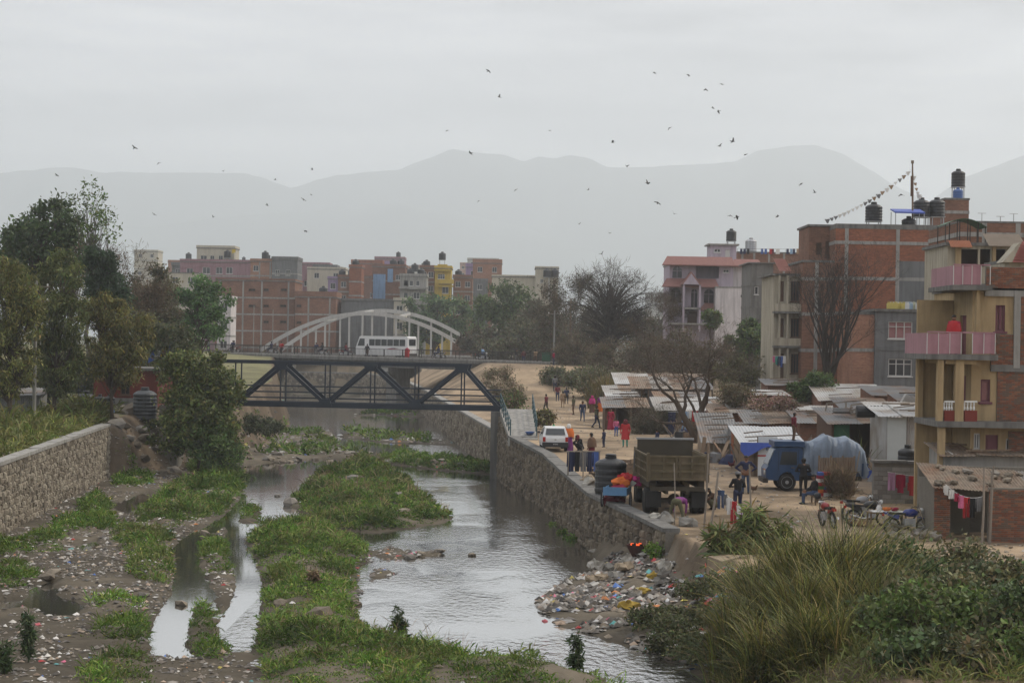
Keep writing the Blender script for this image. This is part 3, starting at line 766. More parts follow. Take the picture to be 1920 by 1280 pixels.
LITPAL = np.array([(0.09,0.075,0.06),(0.07,0.06,0.05),(0.14,0.12,0.1),(0.5,0.48,0.44),(0.35,0.32,0.28),(0.2,0.17,0.14),(0.12,0.10,0.08),(0.1,0.09,0.075),(0.28,0.23,0.17),(0.17,0.15,0.13),(0.4,0.3,0.22),(0.6,0.58,0.55)])
LITBRIGHT = np.array([(0.5,0.06,0.06),(0.1,0.2,0.5),(0.6,0.15,0.25),(0.55,0.2,0.05),(0.1,0.35,0.35),(0.7,0.7,0.7),(0.6,0.5,0.1)])
LITM = mat('litter_plastic', attr=True, var=0.2, scale=5, rough=0.55, spec=0.35)
def litter(name, label, polys, n_per, size=(0.06,0.22), bright=0.08, zlift=0.01, thr=-9, zmin=-0.05, tone=(0.35,0.85)):
    B = []
    for p, n in zip(polys, n_per):
        xs = [q[0] for q in p]; ys_ = [q[1] for q in p]
        x = rng.uniform(min(xs), max(xs), n*3); y = rng.uniform(max(42, min(ys_)), max(ys_), n*3)
        k = (sdf(p, x, y) > 0) & (fbm(x, y, 0.6, 131) > thr)
        B.append(np.stack([x[k], y[k]], 1)[:n])
    B = np.concatenate(B); z = height(B[:, 0], B[:, 1])
    k = z >= zmin; B = B[k]; z = np.maximum(z[k], 0.0)
    n = len(B); s = rng.uniform(0, 1, n)**2*(size[1]-size[0])+size[0]
    # crumpled 5-vertex tents
    a = rng.uniform(0, 2*np.pi, n); ca, sa = np.cos(a), np.sin(a)
    asp = rng.uniform(0.4, 1, n)
    def pt(px_, py_, pz_):
        return np.stack([B[:, 0]+s*(px_*ca-py_*asp*sa), B[:, 1]+s*(px_*sa+py_*asp*ca), z+zlift+s*pz_], 1)
    j = lambda: rng.uniform(-.25, .25, n)
    V = np.stack([pt(-.5+j(), -.5+j(), 0*j()), pt(.5+j(), -.5+j(), .1+.3*np.abs(j())), pt(.5+j(), .5+j(), 0*j()), pt(-.5+j(), .5+j(), .1+.3*np.abs(j())), pt(j(), j(), .35+j())], 1).reshape(-1, 3)
    i0 = (np.arange(n)*5)[:, None]
    T = np.concatenate([i0+np.array([[0,1,4]]), i0+np.array([[1,2,4]]), i0+np.array([[2,3,4]]), i0+np.array([[3,0,4]])], 0)
    cl_ = LITPAL[rng.integers(0, len(LITPAL), n)]*rng.uniform(*tone, (n, 1))
    br = rng.random(n) < bright
    cl_[br] = LITBRIGHT[rng.integers(0, len(LITBRIGHT), br.sum())]*rng.uniform(.5, 1, (br.sum(), 1))
    o = np_mesh(name, V, T, LITM, cols=np.repeat(np.clip(cl_, 0, 1), 5, 0))
    tag(o, label, 'litter', kind='stuff')
shore = gpoly([(650,1025),(720,1020),(835,1035),(830,1065),(760,1080),(700,1075),(690,1130),(655,1125)])
top_flat = gpoly([(640,815),(720,795),(870,815),(900,845),(720,850),(640,845)])
litter('litter', 'plastic and paper rubbish strewn over the grey mud flats', [FLATP], [24000], size=(0.04,0.2), bright=0.03, thr=-0.25, zmin=0.02, tone=(0.5,1.1))
litter('litter', 'rubbish and sticks stranded along the island shores', [shore, top_flat, gpoly(PL2), gpoly(PL3), gpoly(PL4), gpoly(PL1)], [900, 900, 420, 500, 500, 260], bright=0.05)
slope_p = [(1.0,67),(2.6,74.5),(4.2,79),(5.0,77),(5.8,71.5),(7,64),(7.4,56),(6,50),(5,54),(3.2,58),(1.2,62)]
litter('litter', 'heap of mixed plastic rubbish tipped down the river bank', [slope_p], [6500], size=(0.05,0.34), bright=0.06, thr=-0.12)
heap_a = gpoly([(1000,1010),(1030,985),(1065,985),(1060,1010),(1040,1020)], 0.3)
litter('litter', 'small rubbish heap at the foot of the river wall', [heap_a], [420], size=(0.08,0.3), bright=0.25, zlift=0.15)
red_p = [(5.9,64),(6.9,65),(7.4,60),(7.2,56.5),(6.2,57)]
litter('litter', 'pink and red plastic scraps at the top of the rubbish slope', [red_p], [700], size=(0.07,0.3), bright=0.75, zlift=0.05)
litter('litter', 'stones and rubbish on the gravel bars beyond the footbridge', [farbed], [5000], size=(0.08,0.4), bright=0.03, zmin=0.02)
yard = [(6.5,72),(6.2,64),(40,60),(40,85),(10,100),(3.2,104),(4,88)]
litter('litter', 'scattered scraps and stones on the dirt yard', [yard, [(0,130),(8,100),(30,100),(20,170),(6,200)]], [3200, 2600], size=(0.03,0.16), bright=0.05)
# ---------------------------------------------------------------- steel truss footbridge
BLUE_STEEL = mat('slate_blue_steel', (0.018,0.025,0.038), rough=0.5, var=0.3, scale=3, spec=0.35)
TR0 = P(933, 766, 126.0); TL0 = P(430, 755.4, 127.7)
tz = TR0.z
ex = Vector((TL0.x-TR0.x, TL0.y-TR0.y, 0)).normalized(); ey = Vector((-ex.y, ex.x, 0))
if ey.y < 0: ey = -ey
fb = root('footbridge', (TR0.x, TR0.y, tz), 0, 'slate blue steel truss footbridge spanning the river', 'bridge')
TLEN = 20.6; TH = 2.78
def tp(s, d, z): return ex*s + ey*d + Vector((0,0,z))
tops = [2.42+6.04*k for k in range(4)]; bots = [0.0, 5.5, 11.5, 17.55, TLEN]
for d in (0.0, 1.7):
    MB().beam(tp(-0.2,d,0), tp(TLEN,d,0), 0.2, 0.34).build('bottom_chord', BLUE_STEEL, fb)
    MB().beam(tp(tops[0]-.3,d,TH), tp(tops[-1]+.3,d,TH), 0.2, 0.22).build('top_chord', BLUE_STEEL, fb)
    seq = [(bots[0],tops[0]),(bots[1],tops[0]),(bots[1],tops[1]),(bots[2],tops[1]),(bots[2],tops[2]),(bots[3],tops[2]),(bots[3],tops[3]),(bots[4],tops[3])]
    for a, b_ in seq:
        MB().beam(tp(a,d,0.1), tp(b_,d,TH-.05), 0.16, 0.22).build('diagonal', BLUE_STEEL, fb)
    for s_ in tops+bots[1:4]:
        m2 = MB()
        m2.beam(tp(s_,d,0.1), tp(s_,d,TH), 0.08, 0.09, up=(1,0,0))
        m2.build('vertical', BLUE_STEEL, fb)
    for s_ in tops:
        MB().prism([(-.5,0.1),(.5,0.1),(.32,-.48),(-.32,-.48)], -.13, .13, 'Y').build('gusset_plate', BLUE_STEEL, fb).matrix_local = Matrix.Translation(tp(s_,d,TH)) @ Matrix.Rotation(math.atan2(ex.y, ex.x), 4, 'Z')
    for s_ in bots[1:4]:
        MB().prism([(-.5,-.1),(.5,-.1),(.3,.42),(-.3,.42)], -.13, .13, 'Y').build('gusset_plate', BLUE_STEEL, fb).matrix_local = Matrix.Translation(tp(s_,d,0)) @ Matrix.Rotation(math.atan2(ex.y, ex.x), 4, 'Z')
    for h_ in (.42, .80, 1.2):
        MB().tube([tp(-.1,d+(.14 if d == 0 else -.14),h_), tp(TLEN,d+(.14 if d == 0 else -.14),h_)], 0.033, 6).build('handrail', BLUE_STEEL, fb)
for k in range(8):
    s_ = 1.5+k*3.0
    MB().beam(tp(s_,0,-.05), tp(s_,1.7,-.05), 0.12, 0.16).build('cross_beam', BLUE_STEEL, fb)
    MB().beam(tp(s_-.05,0.05,TH), tp(s_-.05,1.65,TH), 0.07, 0.07).build('sway_strut', BLUE_STEEL, fb) if 3 < s_ < 20 else None
MB().hexa([tp(0,.12,.03),tp(TLEN,.12,.03),tp(TLEN,1.58,.03),tp(0,1.58,.03),tp(0,.12,.09),tp(TLEN,.12,.09),tp(TLEN,1.58,.09),tp(0,1.58,.09)]).build('walkway_deck', CONC_D, fb)
ab = MB(); ab.bx(-1.3, 1.5, 125.4, 128.2, -0.5, tz-.18)
o = ab.build('bridge_abutment', CONC_D); tag(o, 'dark concrete abutment under the right end of the footbridge', 'abutment')
ab = MB(); ab.bx(-23.2, -22.0, 126.7, 129.5, 0, tz-.18)
o = ab.build('bridge_abutment', MORTAR); tag(o, 'concrete abutment under the left end of the footbridge', 'abutment')

# concrete ramp with its railings
rp = root('concrete_ramp', (0.5, 118, 3.0), 0, 'pale concrete ramp leading off the footbridge to the road', 'ramp')
def rl(x, y, z): return Vector((x-0.5, y-118, z-3.0))
ya, yb, za, zb2 = 118.0, 126.2, 3.2, tz
MB().hexa([rl(-.1,ya,2.5), rl(1.68,ya,2.5), rl(1.5,yb,2.5), rl(-.75,yb,2.5), rl(-.1,ya,za), rl(1.68,ya,za), rl(1.5,yb,zb2), rl(-.75,yb,zb2)]).build('slab', CONC, rp)
MB().bx(-.62, 1.2, -.5, -.004, -.4, .1).build('step', CONC_L, rp)
TEALST = mat('teal_steel', (0.035,0.075,0.085), rough=0.5, var=0.3, scale=3)
for side, xa, xb in ((0, -.0, -.68), (1, 1.62, 1.42)):
    for k in range(7):
        t_ = k/6
        x_, y_, z_ = xa+(xb-xa)*t_, ya+.15+(yb-ya-.3)*t_, za+(zb2-za)*t_
        MB().box(rl(x_, y_, z_+.5), (.07,.07,1.02)).build('post', TEALST, rp)
    for h_ in (.35, .66, .98):
        MB().tube([rl(xa, ya+.15, za+h_), rl(xb, yb-.15, zb2+h_)], .03, 6).build('rail', TEALST, rp)
bs = MB(); bs.lathe([(.2,0),(.3,.16),(.32,.16),(.31,.17),(.28,.15),(.19,.02)], n=16)
o = bs.build('wash_basin', mat('blue_plastic', (0.04,0.1,0.3), rough=0.4, var=0.15), smooth=True); o.location = (1.2, 118.4, za+.1); tag(o, 'round blue plastic basin left on the ramp end', 'basin')

# ---------------------------------------------------------------- concrete road bridge
RA, RB = P(1045, 681, 222), P(330, 659.5, 248)
rdir_ = Vector((RB.x-RA.x, RB.y-RA.y, 0)); RL = rdir_.length; rd = rdir_/RL; rn = Vector((rd.y, -rd.x, 0))
if rn.y > 0: rn = -rn                      # towards the camera
rb_ = root('road_bridge', RA, 0, 'concrete road bridge with dark iron railings carrying traffic', 'bridge')
rz = RB.z-RA.z
def bp_(s, d, z): return rd*s - rn*d + Vector((0,0,z+rz*s/RL))
IRON = mat('dark_iron', (0.045,0.038,0.034), rough=0.7, var=0.3)
def slab(m2, s0, s1, d0, d1, z0, z1):
    return m2.hexa([bp_(s0,d0,z0),bp_(s1,d0,z0),bp_(s1,d1,z0),bp_(s0,d1,z0),bp_(s0,d0,z1),bp_(s1,d0,z1),bp_(s1,d1,z1),bp_(s0,d1,z1)])
slab(MB(), 0, RL+6, 0, 8.5, -.35, 0).build('deck', CONC_D, rb_)
for d in (.9, 3.2, 5.5, 7.6):
    slab(MB(), 8, RL+6, d-.2, d+.2, -1.15, -.36).build('girder', CONC_D, rb_)
for d in (0.02, 8.3):
    slab(MB(), 0, RL+6, d, d+.16, .004, .16).build('kerb', CONC, rb_)
    np_ = int(RL/2.6)
    for k in range(np_+1):
        MB().box(bp_(k*RL/np_, d+.1, .62), (.1,.1,.96)).build('railing_post', IRON, rb_)
    for h_ in (.25, 1.08):
        MB().beam(bp_(0,d+.1,h_), bp_(RL+6,d+.1,h_), .07, .06).build('rail', IRON, rb_)
    m2 = MB()
    for k in range(int(RL/.19)):
        m2.beam(bp_(k*.19,d+.1,.27), bp_(k*.19,d+.1,1.07), .03, .03, up=(1,0,0))
    tag(m2.build('railing_bars', IRON, rb_), kind='stuff')
def pier(s_, label=None):
    m2 = MB()
    c0 = bp_(s_, 4.2, 0)
    th = math.atan2(rd.y, rd.x)
    M = Matrix.Translation(Vector((c0.x, c0.y, 0))) @ Matrix.Rotation(th, 4, 'Z')
    zt_ = -1.18+rz*s_/RL
    zb3 = -RA.z-0.5
    g = root('bridge_pier', (0,0,0))
    bpy.data.objects.remove(g)
    col_ = MB(); col_.bx(-.75, .75, -1.6, 1.6, zb3, zt_-1.3); o1 = col_.build('pier_column', CONC, rb_); o1.matrix_local = M
    cap = MB(); cap.prism([(-1.7,zt_-1.3),(1.7,zt_-1.3),(4.0,zt_-.45),(4.0,zt_),(-4.0,zt_),(-4.0,zt_-.45)], -.95, .95, 'X'); o2 = cap.build('pier_cap', CONC, rb_); o2.matrix_local = M
def s_at(u, Y0=235):
    d = 3.0 if Y0 == 235 else 2.0; k = ray(u, 665)[0]; return (k*(RA.y-rn.y*d)-(RA.x-rn.x*d))/(rd.x-k*rd.y)
pier(s_at(738)); pier(s_at(492, 243))
slab(MB(), -1, 5, .1, 8.4, -5, -.37).build('abutment', CONC_D, rb_)

# ---------------------------------------------------------------- tied arch bridge behind
AC = mat('arch_concrete', (0.46,0.45,0.43), var=0.15, scale=0.8, streak=0.15)
a0, a1 = P(488, 657, 318), P(852, 652, 318)
ar = root('arch_bridge', (a0.x, a0.y, 6.4), 0, 'pale concrete tied arch bridge with slender hangers', 'bridge')
def arch(u0, v0, u1, v1, vap, Y, hang):
    p0, p1 = P(u0, v0, Y), P(u1, v1, Y)
    um = (u0+u1)/2; pm = P(um, vap, Y); n = 28
    lo = lambda t_: p0.lerp(p1, t_)
    rise = pm.z-lo(.5).z
    off = Vector(ar.location)
    def pt(t_): q = lo(t_); return Vector((q.x, q.y, q.z+rise*4*t_*(1-t_)))-off
    m2 = MB()
    for i in range(n):
        m2.beam(pt(i/n), pt((i+1)/n)+ (pt((i+1)/n)-pt(i/n))*.02, .75, .62)
    m2.build('arch_rib', AC, ar)
    for u in hang:
        t_ = (u-u0)/(u1-u0); q = pt(t_); MB().box((q.x, q.y, (q.z-.2+0.0)/2), (.3,.3,q.z-.25)).build('hanger', AC, ar)
    d0, d1 = p0-off, p1-off
    MB().hexa([Vector((d0.x-1,d0.y-.4,-.9)),Vector((d1.x+1,d1.y-.4,-.9)),Vector((d1.x+1,d1.y+.4,-.9)),Vector((d0.x-1,d0.y+.4,-.9)),Vector((d0.x-1,d0.y-.4,.1)),Vector((d1.x+1,d1.y-.4,.1)),Vector((d1.x+1,d1.y+.4,.1)),Vector((d0.x-1,d0.y+.4,.1))]).build('tie_beam', AC, ar)
    return pt
pa = arch(488, 657, 854, 640, 588, 318, [520,564,609,654,697,742,784,829])
pb = arch(527, 656, 872, 634, 583, 326, [548,592,637,679,723,767,808,846])
for t_ in (.3, .5, .7):
    MB().beam(pa(t_), pb(t_), .4, .35).build('cross_strut', AC, ar)
q0, q1 = pa(0), pb(1)
MB().hexa([Vector((q0.x-3,q0.y,-.7)),Vector((q1.x+3,q0.y,-.7)),Vector((q1.x+3,q1.y,-.7)),Vector((q0.x-3,q1.y,-.7)),Vector((q0.x-3,q0.y,-.15)),Vector((q1.x+3,q0.y,-.15)),Vector((q1.x+3,q1.y,-.15)),Vector((q0.x-3,q1.y,-.15))]).build('deck', CONC, ar)
for xx in (q0.x-2, q1.x+2):
    MB().bx(xx-2, xx+2, -.5, 8.7, -6.5, -.72).build('abutment', CONC_D, ar)
# ---------------------------------------------------------------- houses
FRAME_W = mat('frame_white', (0.55,0.54,0.52), rough=0.5, var=0.12)
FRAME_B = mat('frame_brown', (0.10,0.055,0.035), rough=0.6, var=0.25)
FRAME_P = mat('frame_purple', (0.15,0.055,0.075), rough=0.6, var=0.25)
CURT = mat('curtain_pink', (0.30,0.15,0.15), rough=0.9, var=0.3, scale=6)
class House:
    def __init__(s, name, label, u0, u1, vt, Y, z0, depth, mats, cat='house', group=None, rz=0.0, roof=CONC, over=0.25, slab_t=0.18, vb=None):
        a, b = P(u0, vt, Y), P(u1, vt, Y)
        s.Y, s.x0, s.z0 = Y, a.x, z0
        s.w, s.d, s.h = b.x-a.x, depth, (a.z+b.z)/2-z0
        s.r = root(name, (a.x, Y, z0), rz, label, cat, group)
        s.m = mats if isinstance(mats, dict) else dict(F=mats, L=mats, R=mats, B=mats)
        s.op = dict(F=[], L=[], R=[], B=[])
        s.roof, s.over, s.st = roof, over, slab_t
        s.slabs = True
    def lx(s, u, v=600): return P(u, v, s.Y).x-s.x0
    def lz(s, v, u=960): return P(u, v, s.Y).z-s.z0
    def px(s, u0, u1, v0, v1, style='w2', side='F', fm=None, gm=None):
        um = (u0+u1)/2
        s.op[side].append((s.lx(u0, v0), s.lx(u1, v0), s.lz(v1, um), s.lz(v0, um), style, fm, gm)); return s
    def mo(s, side, s0, s1, z0, z1, style='w2', fm=None, gm=None):
        s.op[side].append((s0, s1, z0, z1, style, fm, gm)); return s
    def fr(s, side):
        return {'F': ((0,0),(1,0),s.w), 'L': ((0,s.d),(0,-1),s.d), 'R': ((s.w,0),(0,1),s.d), 'B': ((s.w,s.d),(-1,0),s.w)}[side]
    def pt(s, side, a, out, z):
        (ox, oy), (dx, dy), _ = s.fr(side)
        return Vector((ox+dx*a+dy*out, oy+dy*a-dx*out, z))
    def grid(s, side, n, floors, ww=1.0, wh=1.2, sill=0.95, fh=2.9, style='w2', fm=None, skip=0.0, z_off=0.0, rs_=random.Random(3)):
        W = s.fr(side)[2]
        for f in range(floors):
            for i in range(n):
                if rs_.random() < skip: continue
                c = W*(i+.5)/n; z = s.h-(f+1)*fh+sill+z_off
                if z < 0.2: continue
                s.mo(side, c-ww/2, c+ww/2, z, z+wh, style, fm)
        return s
    def wall(s, side):
        m2 = MB(); W = s.fr(side)[2]; ops = s.op[side]
        xs = sorted({0, W, *[min(max(o[0],0),W) for o in ops], *[min(max(o[1],0),W) for o in ops]})
        zs = sorted({-1.0, s.h, *[o[2] for o in ops], *[o[3] for o in ops]})
        for i in range(len(xs)-1):
            for j in range(len(zs)-1):
                cx, cz = (xs[i]+xs[i+1])/2, (zs[j]+zs[j+1])/2
                if any(o[0] < cx < o[1] and o[2] < cz < o[3] for o in ops) or cz > s.h: continue
                m2.quad(s.pt(side,xs[i],0,zs[j]), s.pt(side,xs[i+1],0,zs[j]), s.pt(side,xs[i+1],0,zs[j+1]), s.pt(side,xs[i],0,zs[j+1]))
        D = 0.22
        for (a, b_, z0, z1, *_r) in ops:
            m2.quad(s.pt(side,a,0,z0), s.pt(side,a,0,z1), s.pt(side,a,-D,z1), s.pt(side,a,-D,z0))
            m2.quad(s.pt(side,b_,0,z1), s.pt(side,b_,0,z0), s.pt(side,b_,-D,z0), s.pt(side,b_,-D,z1))
            m2.quad(s.pt(side,a,0,z1), s.pt(side,b_,0,z1), s.pt(side,b_,-D,z1), s.pt(side,a,-D,z1))
            m2.quad(s.pt(side,b_,0,z0), s.pt(side,a,0,z0), s.pt(side,a,-D,z0), s.pt(side,b_,-D,z0))
        return m2.build('wall', s.m.get(side, s.m['F']), s.r)
    def bar(s, m2, side, a0, a1, z0, z1, o0, o1):
        m2.hexa([s.pt(side,a0,o1,z0), s.pt(side,a1,o1,z0), s.pt(side,a1,o0,z0), s.pt(side,a0,o0,z0), s.pt(side,a0,o1,z1), s.pt(side,a1,o1,z1), s.pt(side,a1,o0,z1), s.pt(side,a0,o0,z1)])
    def window(s, side, o):
        a, b_, z0, z1, style, fm, gm = o
        fm = fm or FRAME_W; t_ = 0.06
        if style == 'void':
            return
        if style == 'door':
            m2 = MB(); s.bar(m2, side, a, b_, z0, z1, -.16, -.11); d_ = m2.build('door', fm, s.r)
            m3 = MB()
            for k in (0.25, 0.7): s.bar(m3, side, a+(b_-a)*.18, b_-(b_-a)*.18, z0+(z1-z0)*(k-.17), z0+(z1-z0)*(k+.17), -.11, -.09)
            m3.build('door_panel', fm, d_); return
        m2 = MB()
        if style == 'arch':
            r_ = (b_-a)/2; n = 10; zc = z1-r_; cx = (a+b_)/2
            prev = None
            for i in range(n+1):
                th = math.pi*i/n; x_, z_ = cx-r_*math.cos(th), zc+r_*math.sin(th)
                if prev:
                    m2.quad(s.pt(side,prev[0],.004,prev[1]), s.pt(side,x_,.004,z_), s.pt(side,x_,.004,z1+.03), s.pt(side,prev[0],.004,z1+.03))
                    m2.quad(s.pt(side,prev[0],.004,prev[1]), s.pt(side,prev[0],-.2,prev[1]), s.pt(side,x_,-.2,z_), s.pt(side,x_,.004,z_))
                prev = (x_, z_)
            s.bar(m2, side, cx-.03, cx+.03, z0, z1, -.14, -.1); s.bar(m2, side, a, b_, zc-.03, zc+.03, -.14, -.1)
        else:
            s.bar(m2, side, a, a+t_, z0, z1, -.14, -.06); s.bar(m2, side, b_-t_, b_, z0, z1, -.14, -.06)
            s.bar(m2, side, a+t_, b_-t_, z0, z0+t_, -.14, -.062); s.bar(m2, side, a+t_, b_-t_, z1-t_, z1, -.14, -.062)
            nn = {'w1':1,'w2':2,'w3':3,'w4':4,'grille':5}.get(style, 2)
            for k in range(1, nn):
                c = a+(b_-a)*k/nn; s.bar(m2, side, c-.03, c+.03, z0+t_, z1-t_, -.14, -.064)
            if style == 'w3': s.bar(m2, side, a+t_, b_-t_, z1-.42, z1-.37, -.14, -.066)
            if style != 'grille': s.bar(m2, side, a-.08, b_+.08, z0-.09, z0-.004, -.02, .07)
        f_ = m2.build('window', fm if style != 'arch' else s.m.get(side, s.m['F']), s.r)
        m3 = MB(); s.bar(m3, side, a+.01, b_-.01, z0+.01, z1-.01, -.21, -.17); m3.build('pane', gm or GLASS, f_)
    def cornerbox(s, name, side, a0, a1, z0, z1, o0, o1, m_, parent=None):
        m2 = MB(); s.bar(m2, side, a0, a1, z0, z1, o0, o1); return m2.build(name, m_, parent or s.r)
    def pbox(s, name, u0, u1, v0, v1, y0, y1, m_):
        um = (u0+u1)/2; m2 = MB(); m2.bx(s.lx(u0,v0), s.lx(u1,v0), y0, y1, s.lz(v1,um), s.lz(v0,um)); return m2.build(name, m_, s.r)
    def done(s, parapet=0.0, sides='FLRB', bands=(), cols=(), pm=None, bm=None):
        for sd_ in sides:
            s.wall(sd_)
            for o in s.op[sd_]: s.window(sd_, o)
        if s.slabs:
            MB().bx(-s.over, s.w+s.over, -s.over, s.d+s.over, s.h+.002, s.h+s.st).build('roof', s.roof, s.r)
        bm = bm or CONC
        for sd_ in 'FLR':
            W = s.fr(sd_)[2]
            for z in bands:
                s.cornerbox('beam', sd_, 0, W, z-.14, z+.14, -.05, .045, bm)
            if sd_ == 'F':
                for c in cols: s.cornerbox('column', sd_, c-.15, c+.15, 0, s.h, -.05, .03, bm)
        if parapet:
            m2 = MB(); t_ = s.h+s.st+.002; ov = s.over-.03
            m2.bx(-ov, s.w+ov, -ov, -ov+.13, t_, t_+parapet); m2.bx(-ov, s.w+ov, s.d+ov-.13, s.d+ov, t_, t_+parapet)
            m2.bx(-ov, -ov+.13, -ov+.132, s.d+ov-.132, t_, t_+parapet); m2.bx(s.w+ov-.13, s.w+ov, -ov+.132, s.d+ov-.132, t_, t_+parapet)
            m2.build('parapet', pm or s.m['F'], s.r)
        return s
    def top(s): return s.z0+s.h+s.st

def tank_mesh(r=0.55, h=1.1, ribs=5, m_=None, name='water_tank', n=20):
    pr = [(r*.96, 0)]
    for k in range(ribs):
        a, b_ = h*k/ribs, h*(k+1)/ribs
        pr += [(r*.96, a+.02*h), (r, a+.05*h), (r, b_-.05*h), (r*.96, b_-.02*h)]
    pr += [(r*.93, h), (r*.7, h+.16*r), (r*.36, h+.25*r), (r*.36, h+.36*r), (r*.30, h+.40*r)]
    m2 = MB(); m2.lathe(pr, n=n)
    return m2
def tank(loc, r, h, label, group=None, m_=None, stand=0.0, ribs=5):
    z = loc[2]
    rt = root('water_tank', (loc[0], loc[1], z), 0, label, 'water tank', group)
    m2 = tank_mesh(r, h, ribs); o = m2.build('tank_body', m_ or BLACKP, rt, smooth=False); o.location.z = stand
    lid = MB(); lid.lathe([(r*.34,0),(r*.36,.05),(r*.3,.09)], c=(0,0,h+.40*r), n=14); l = lid.build('lid', m_ or BLACKP, rt); l.location.z = stand
    if stand:
        for sx in (-1,1):
            for sy in (-1,1):
                MB().bx(sx*r*.7-.04, sx*r*.7+.04, sy*r*.7-.04, sy*r*.7+.04, 0, stand-.05).build('stand_leg', STEEL, rt)
        MB().bx(-r*.9, r*.9, -r*.9, r*.9, stand-.05, stand-.002).build('stand_top', STEEL, rt)
    return rt

# ---- near right: yellow house with pink balconies
YEL = mat('yellow_plaster', (0.40,0.295,0.165), var=0.25, scale=1.0, streak=0.25, sscale=1.5)
PINKP = mat('pink_sheet', (0.36,0.19,0.22), var=0.25, scale=1.5, rough=0.6, streak=0.2)
PURP = mat('purple_wood', (0.17,0.06,0.075), var=0.2, rough=0.55)
REDO = mat('red_oxide', (0.18,0.035,0.025), var=0.2, rough=0.7)
zg = gz(26, 79)
H = House('yellow_house', 'yellow plastered house with pink balcony panels and bare brick side', 1824, 2010, 545, 77, zg, 7, YEL, roof=CONC_D, over=0.1, slab_t=0.25)
yh = H
H.px(1839,1857,711,753,'w1',fm=FRAME_P,gm=CURT); H.px(1867,1885,572,621,'w2',fm=FRAME_P,gm=CURT)
H.px(1796+30,1796+42,812,842,'w2'); H.px(1824+24,1872,815,880,'door',fm=PURP); H.px(1886,1904,822,848,'w2',gm=DARK)
H.op['L'] += [(4.9,6.0,H.lz(660),H.lz(575),'door',PURP,None), (4.9,6.1,H.lz(785),H.lz(690),'door',PURP,None), (2.0,3.2,H.lz(770),H.lz(700),'w2',None,None)]
H.done(sides='FLRB')
BK = [mat('brick_piece_a', (0.24,0.095,0.055), var=0.3, scale=5, bump=0.006, rough=0.95), mat('brick_piece_b', (0.19,0.075,0.048), var=0.3, scale=5, bump=0.006, rough=0.95), mat('brick_piece_c', (0.27,0.125,0.075), var=0.3, scale=5, bump=0.006, rough=0.95), mat('brick_piece_d', (0.15,0.10,0.075), var=0.3, scale=5, bump=0.006, rough=0.95)]
BKM = []
for bm_ in BK:
    m2 = MB(); e = .06
    m2.v = [(-.5,0,-.5),(.5,0,-.5),(.5,0,.5),(-.5,0,.5),(-.5+e/2,-1,-.5+e),(.5-e/2,-1,-.5+e),(.5-e/2,-1,.5-e),(-.5+e/2,-1,.5-e)]
    m2.f = [(0,1,5,4),(1,2,6,5),(2,3,7,6),(3,0,4,7),(4,5,6,7)]; m2.m = [0]*5
    me = bpy.data.meshes.new('brick'); me.from_pydata(m2.v, [], m2.f); me.materials.append(bm_); BKM.append((me, m2.v, m2.f))
brick_rs = random.Random(11)
def brick_panel(parent, org, dx, nrm, W, H_, n_obj=300, bw=0.235, bh=0.076, skip=None, wts=(3,3,2,4), back=True):
    """lay bricks on a rectangle; org lower left corner in parent space, dx along, nrm outward"""
    dx, nrm, org = Vector(dx), Vector(nrm), Vector(org)
    if back:
        m2 = MB(); a, b_ = org+nrm*.002, org+dx*W+nrm*.002
        m2.quad(a, b_, b_+Vector((0,0,H_)), a+Vector((0,0,H_))); m2.build('mortar_bed', MORTAR, parent)
    VS, FS, MI, cnt = [], [], [], 0
    nr = int(H_/bh); nc = int(W/bw)+1
    for k in range(nr):
        off_ = bw/2 if k % 2 else 0
        for i in range(nc+1):
            x0, x1 = max(0, i*bw-off_), min(W, (i+1)*bw-off_)
            if x1-x0 < .05: continue
            xc, zc = (x0+x1)/2, (k+.5)*bh
            if skip and skip(xc, zc): continue
            kk = brick_rs.choices(range(4), wts)[0]; me, va, fa = BKM[kk]
            dep = brick_rs.uniform(.008,.024); L = (x1-x0)-.012
            p_ = org+dx*xc+Vector((0,0,zc))+nrm*.003
            M = Matrix(((dx.x*L, -nrm.x*dep, 0, p_.x),(dx.y*L, -nrm.y*dep, 0, p_.y),(0,0,bh-.013,p_.z),(0,0,0,1)))
            if cnt < n_obj:
                o = bpy.data.objects.new('brick', me); lk(o, parent); o.matrix_local = M; cnt += 1
            else:
                n = len(VS); VS += [tuple(M @ Vector(q)) for q in va]
                for f in fa: FS.append(tuple(n+i_ for i_ in f)); MI.append(kk)
    if FS:
        m3 = MB(); m3.v, m3.f, m3.m = VS, FS, MI; tag(m3.build('brickwork', BK, parent), kind='stuff')
for (u0, u1, v0, v1, no) in ((1871,1960,684,800,300),(1858,1901,626,684,0),(1913,1960,540,690,0),(1846,1960,500,540,0),(1894,1960,808,880,0)):
    m2 = MB(); brick_panel(H.r, (H.lx(u0), -.06 if v0 != 500 else -.12, H.lz(v1, u0)), (1,0,0), (0,-1,0), H.lx(u1)-H.lx(u0), H.lz(v0,u0)-H.lz(v1,u0), no)
    MB().bx(H.lx(u0), H.lx(u1), -.058 if v0 != 500 else -.118, .05, H.lz(v1,u0), H.lz(v0,u0)).build('brick_backing', MORTAR, H.r)
H.pbox('column', 1901, 1913, 545, 690, -.14, .05, CONC)
H.pbox('beam', 1846, 1960, 540, 556, -.10, .3, CONC)
H.pbox('beam', 1857, 1960, 684, 697, -.13, .3, CONC_D)
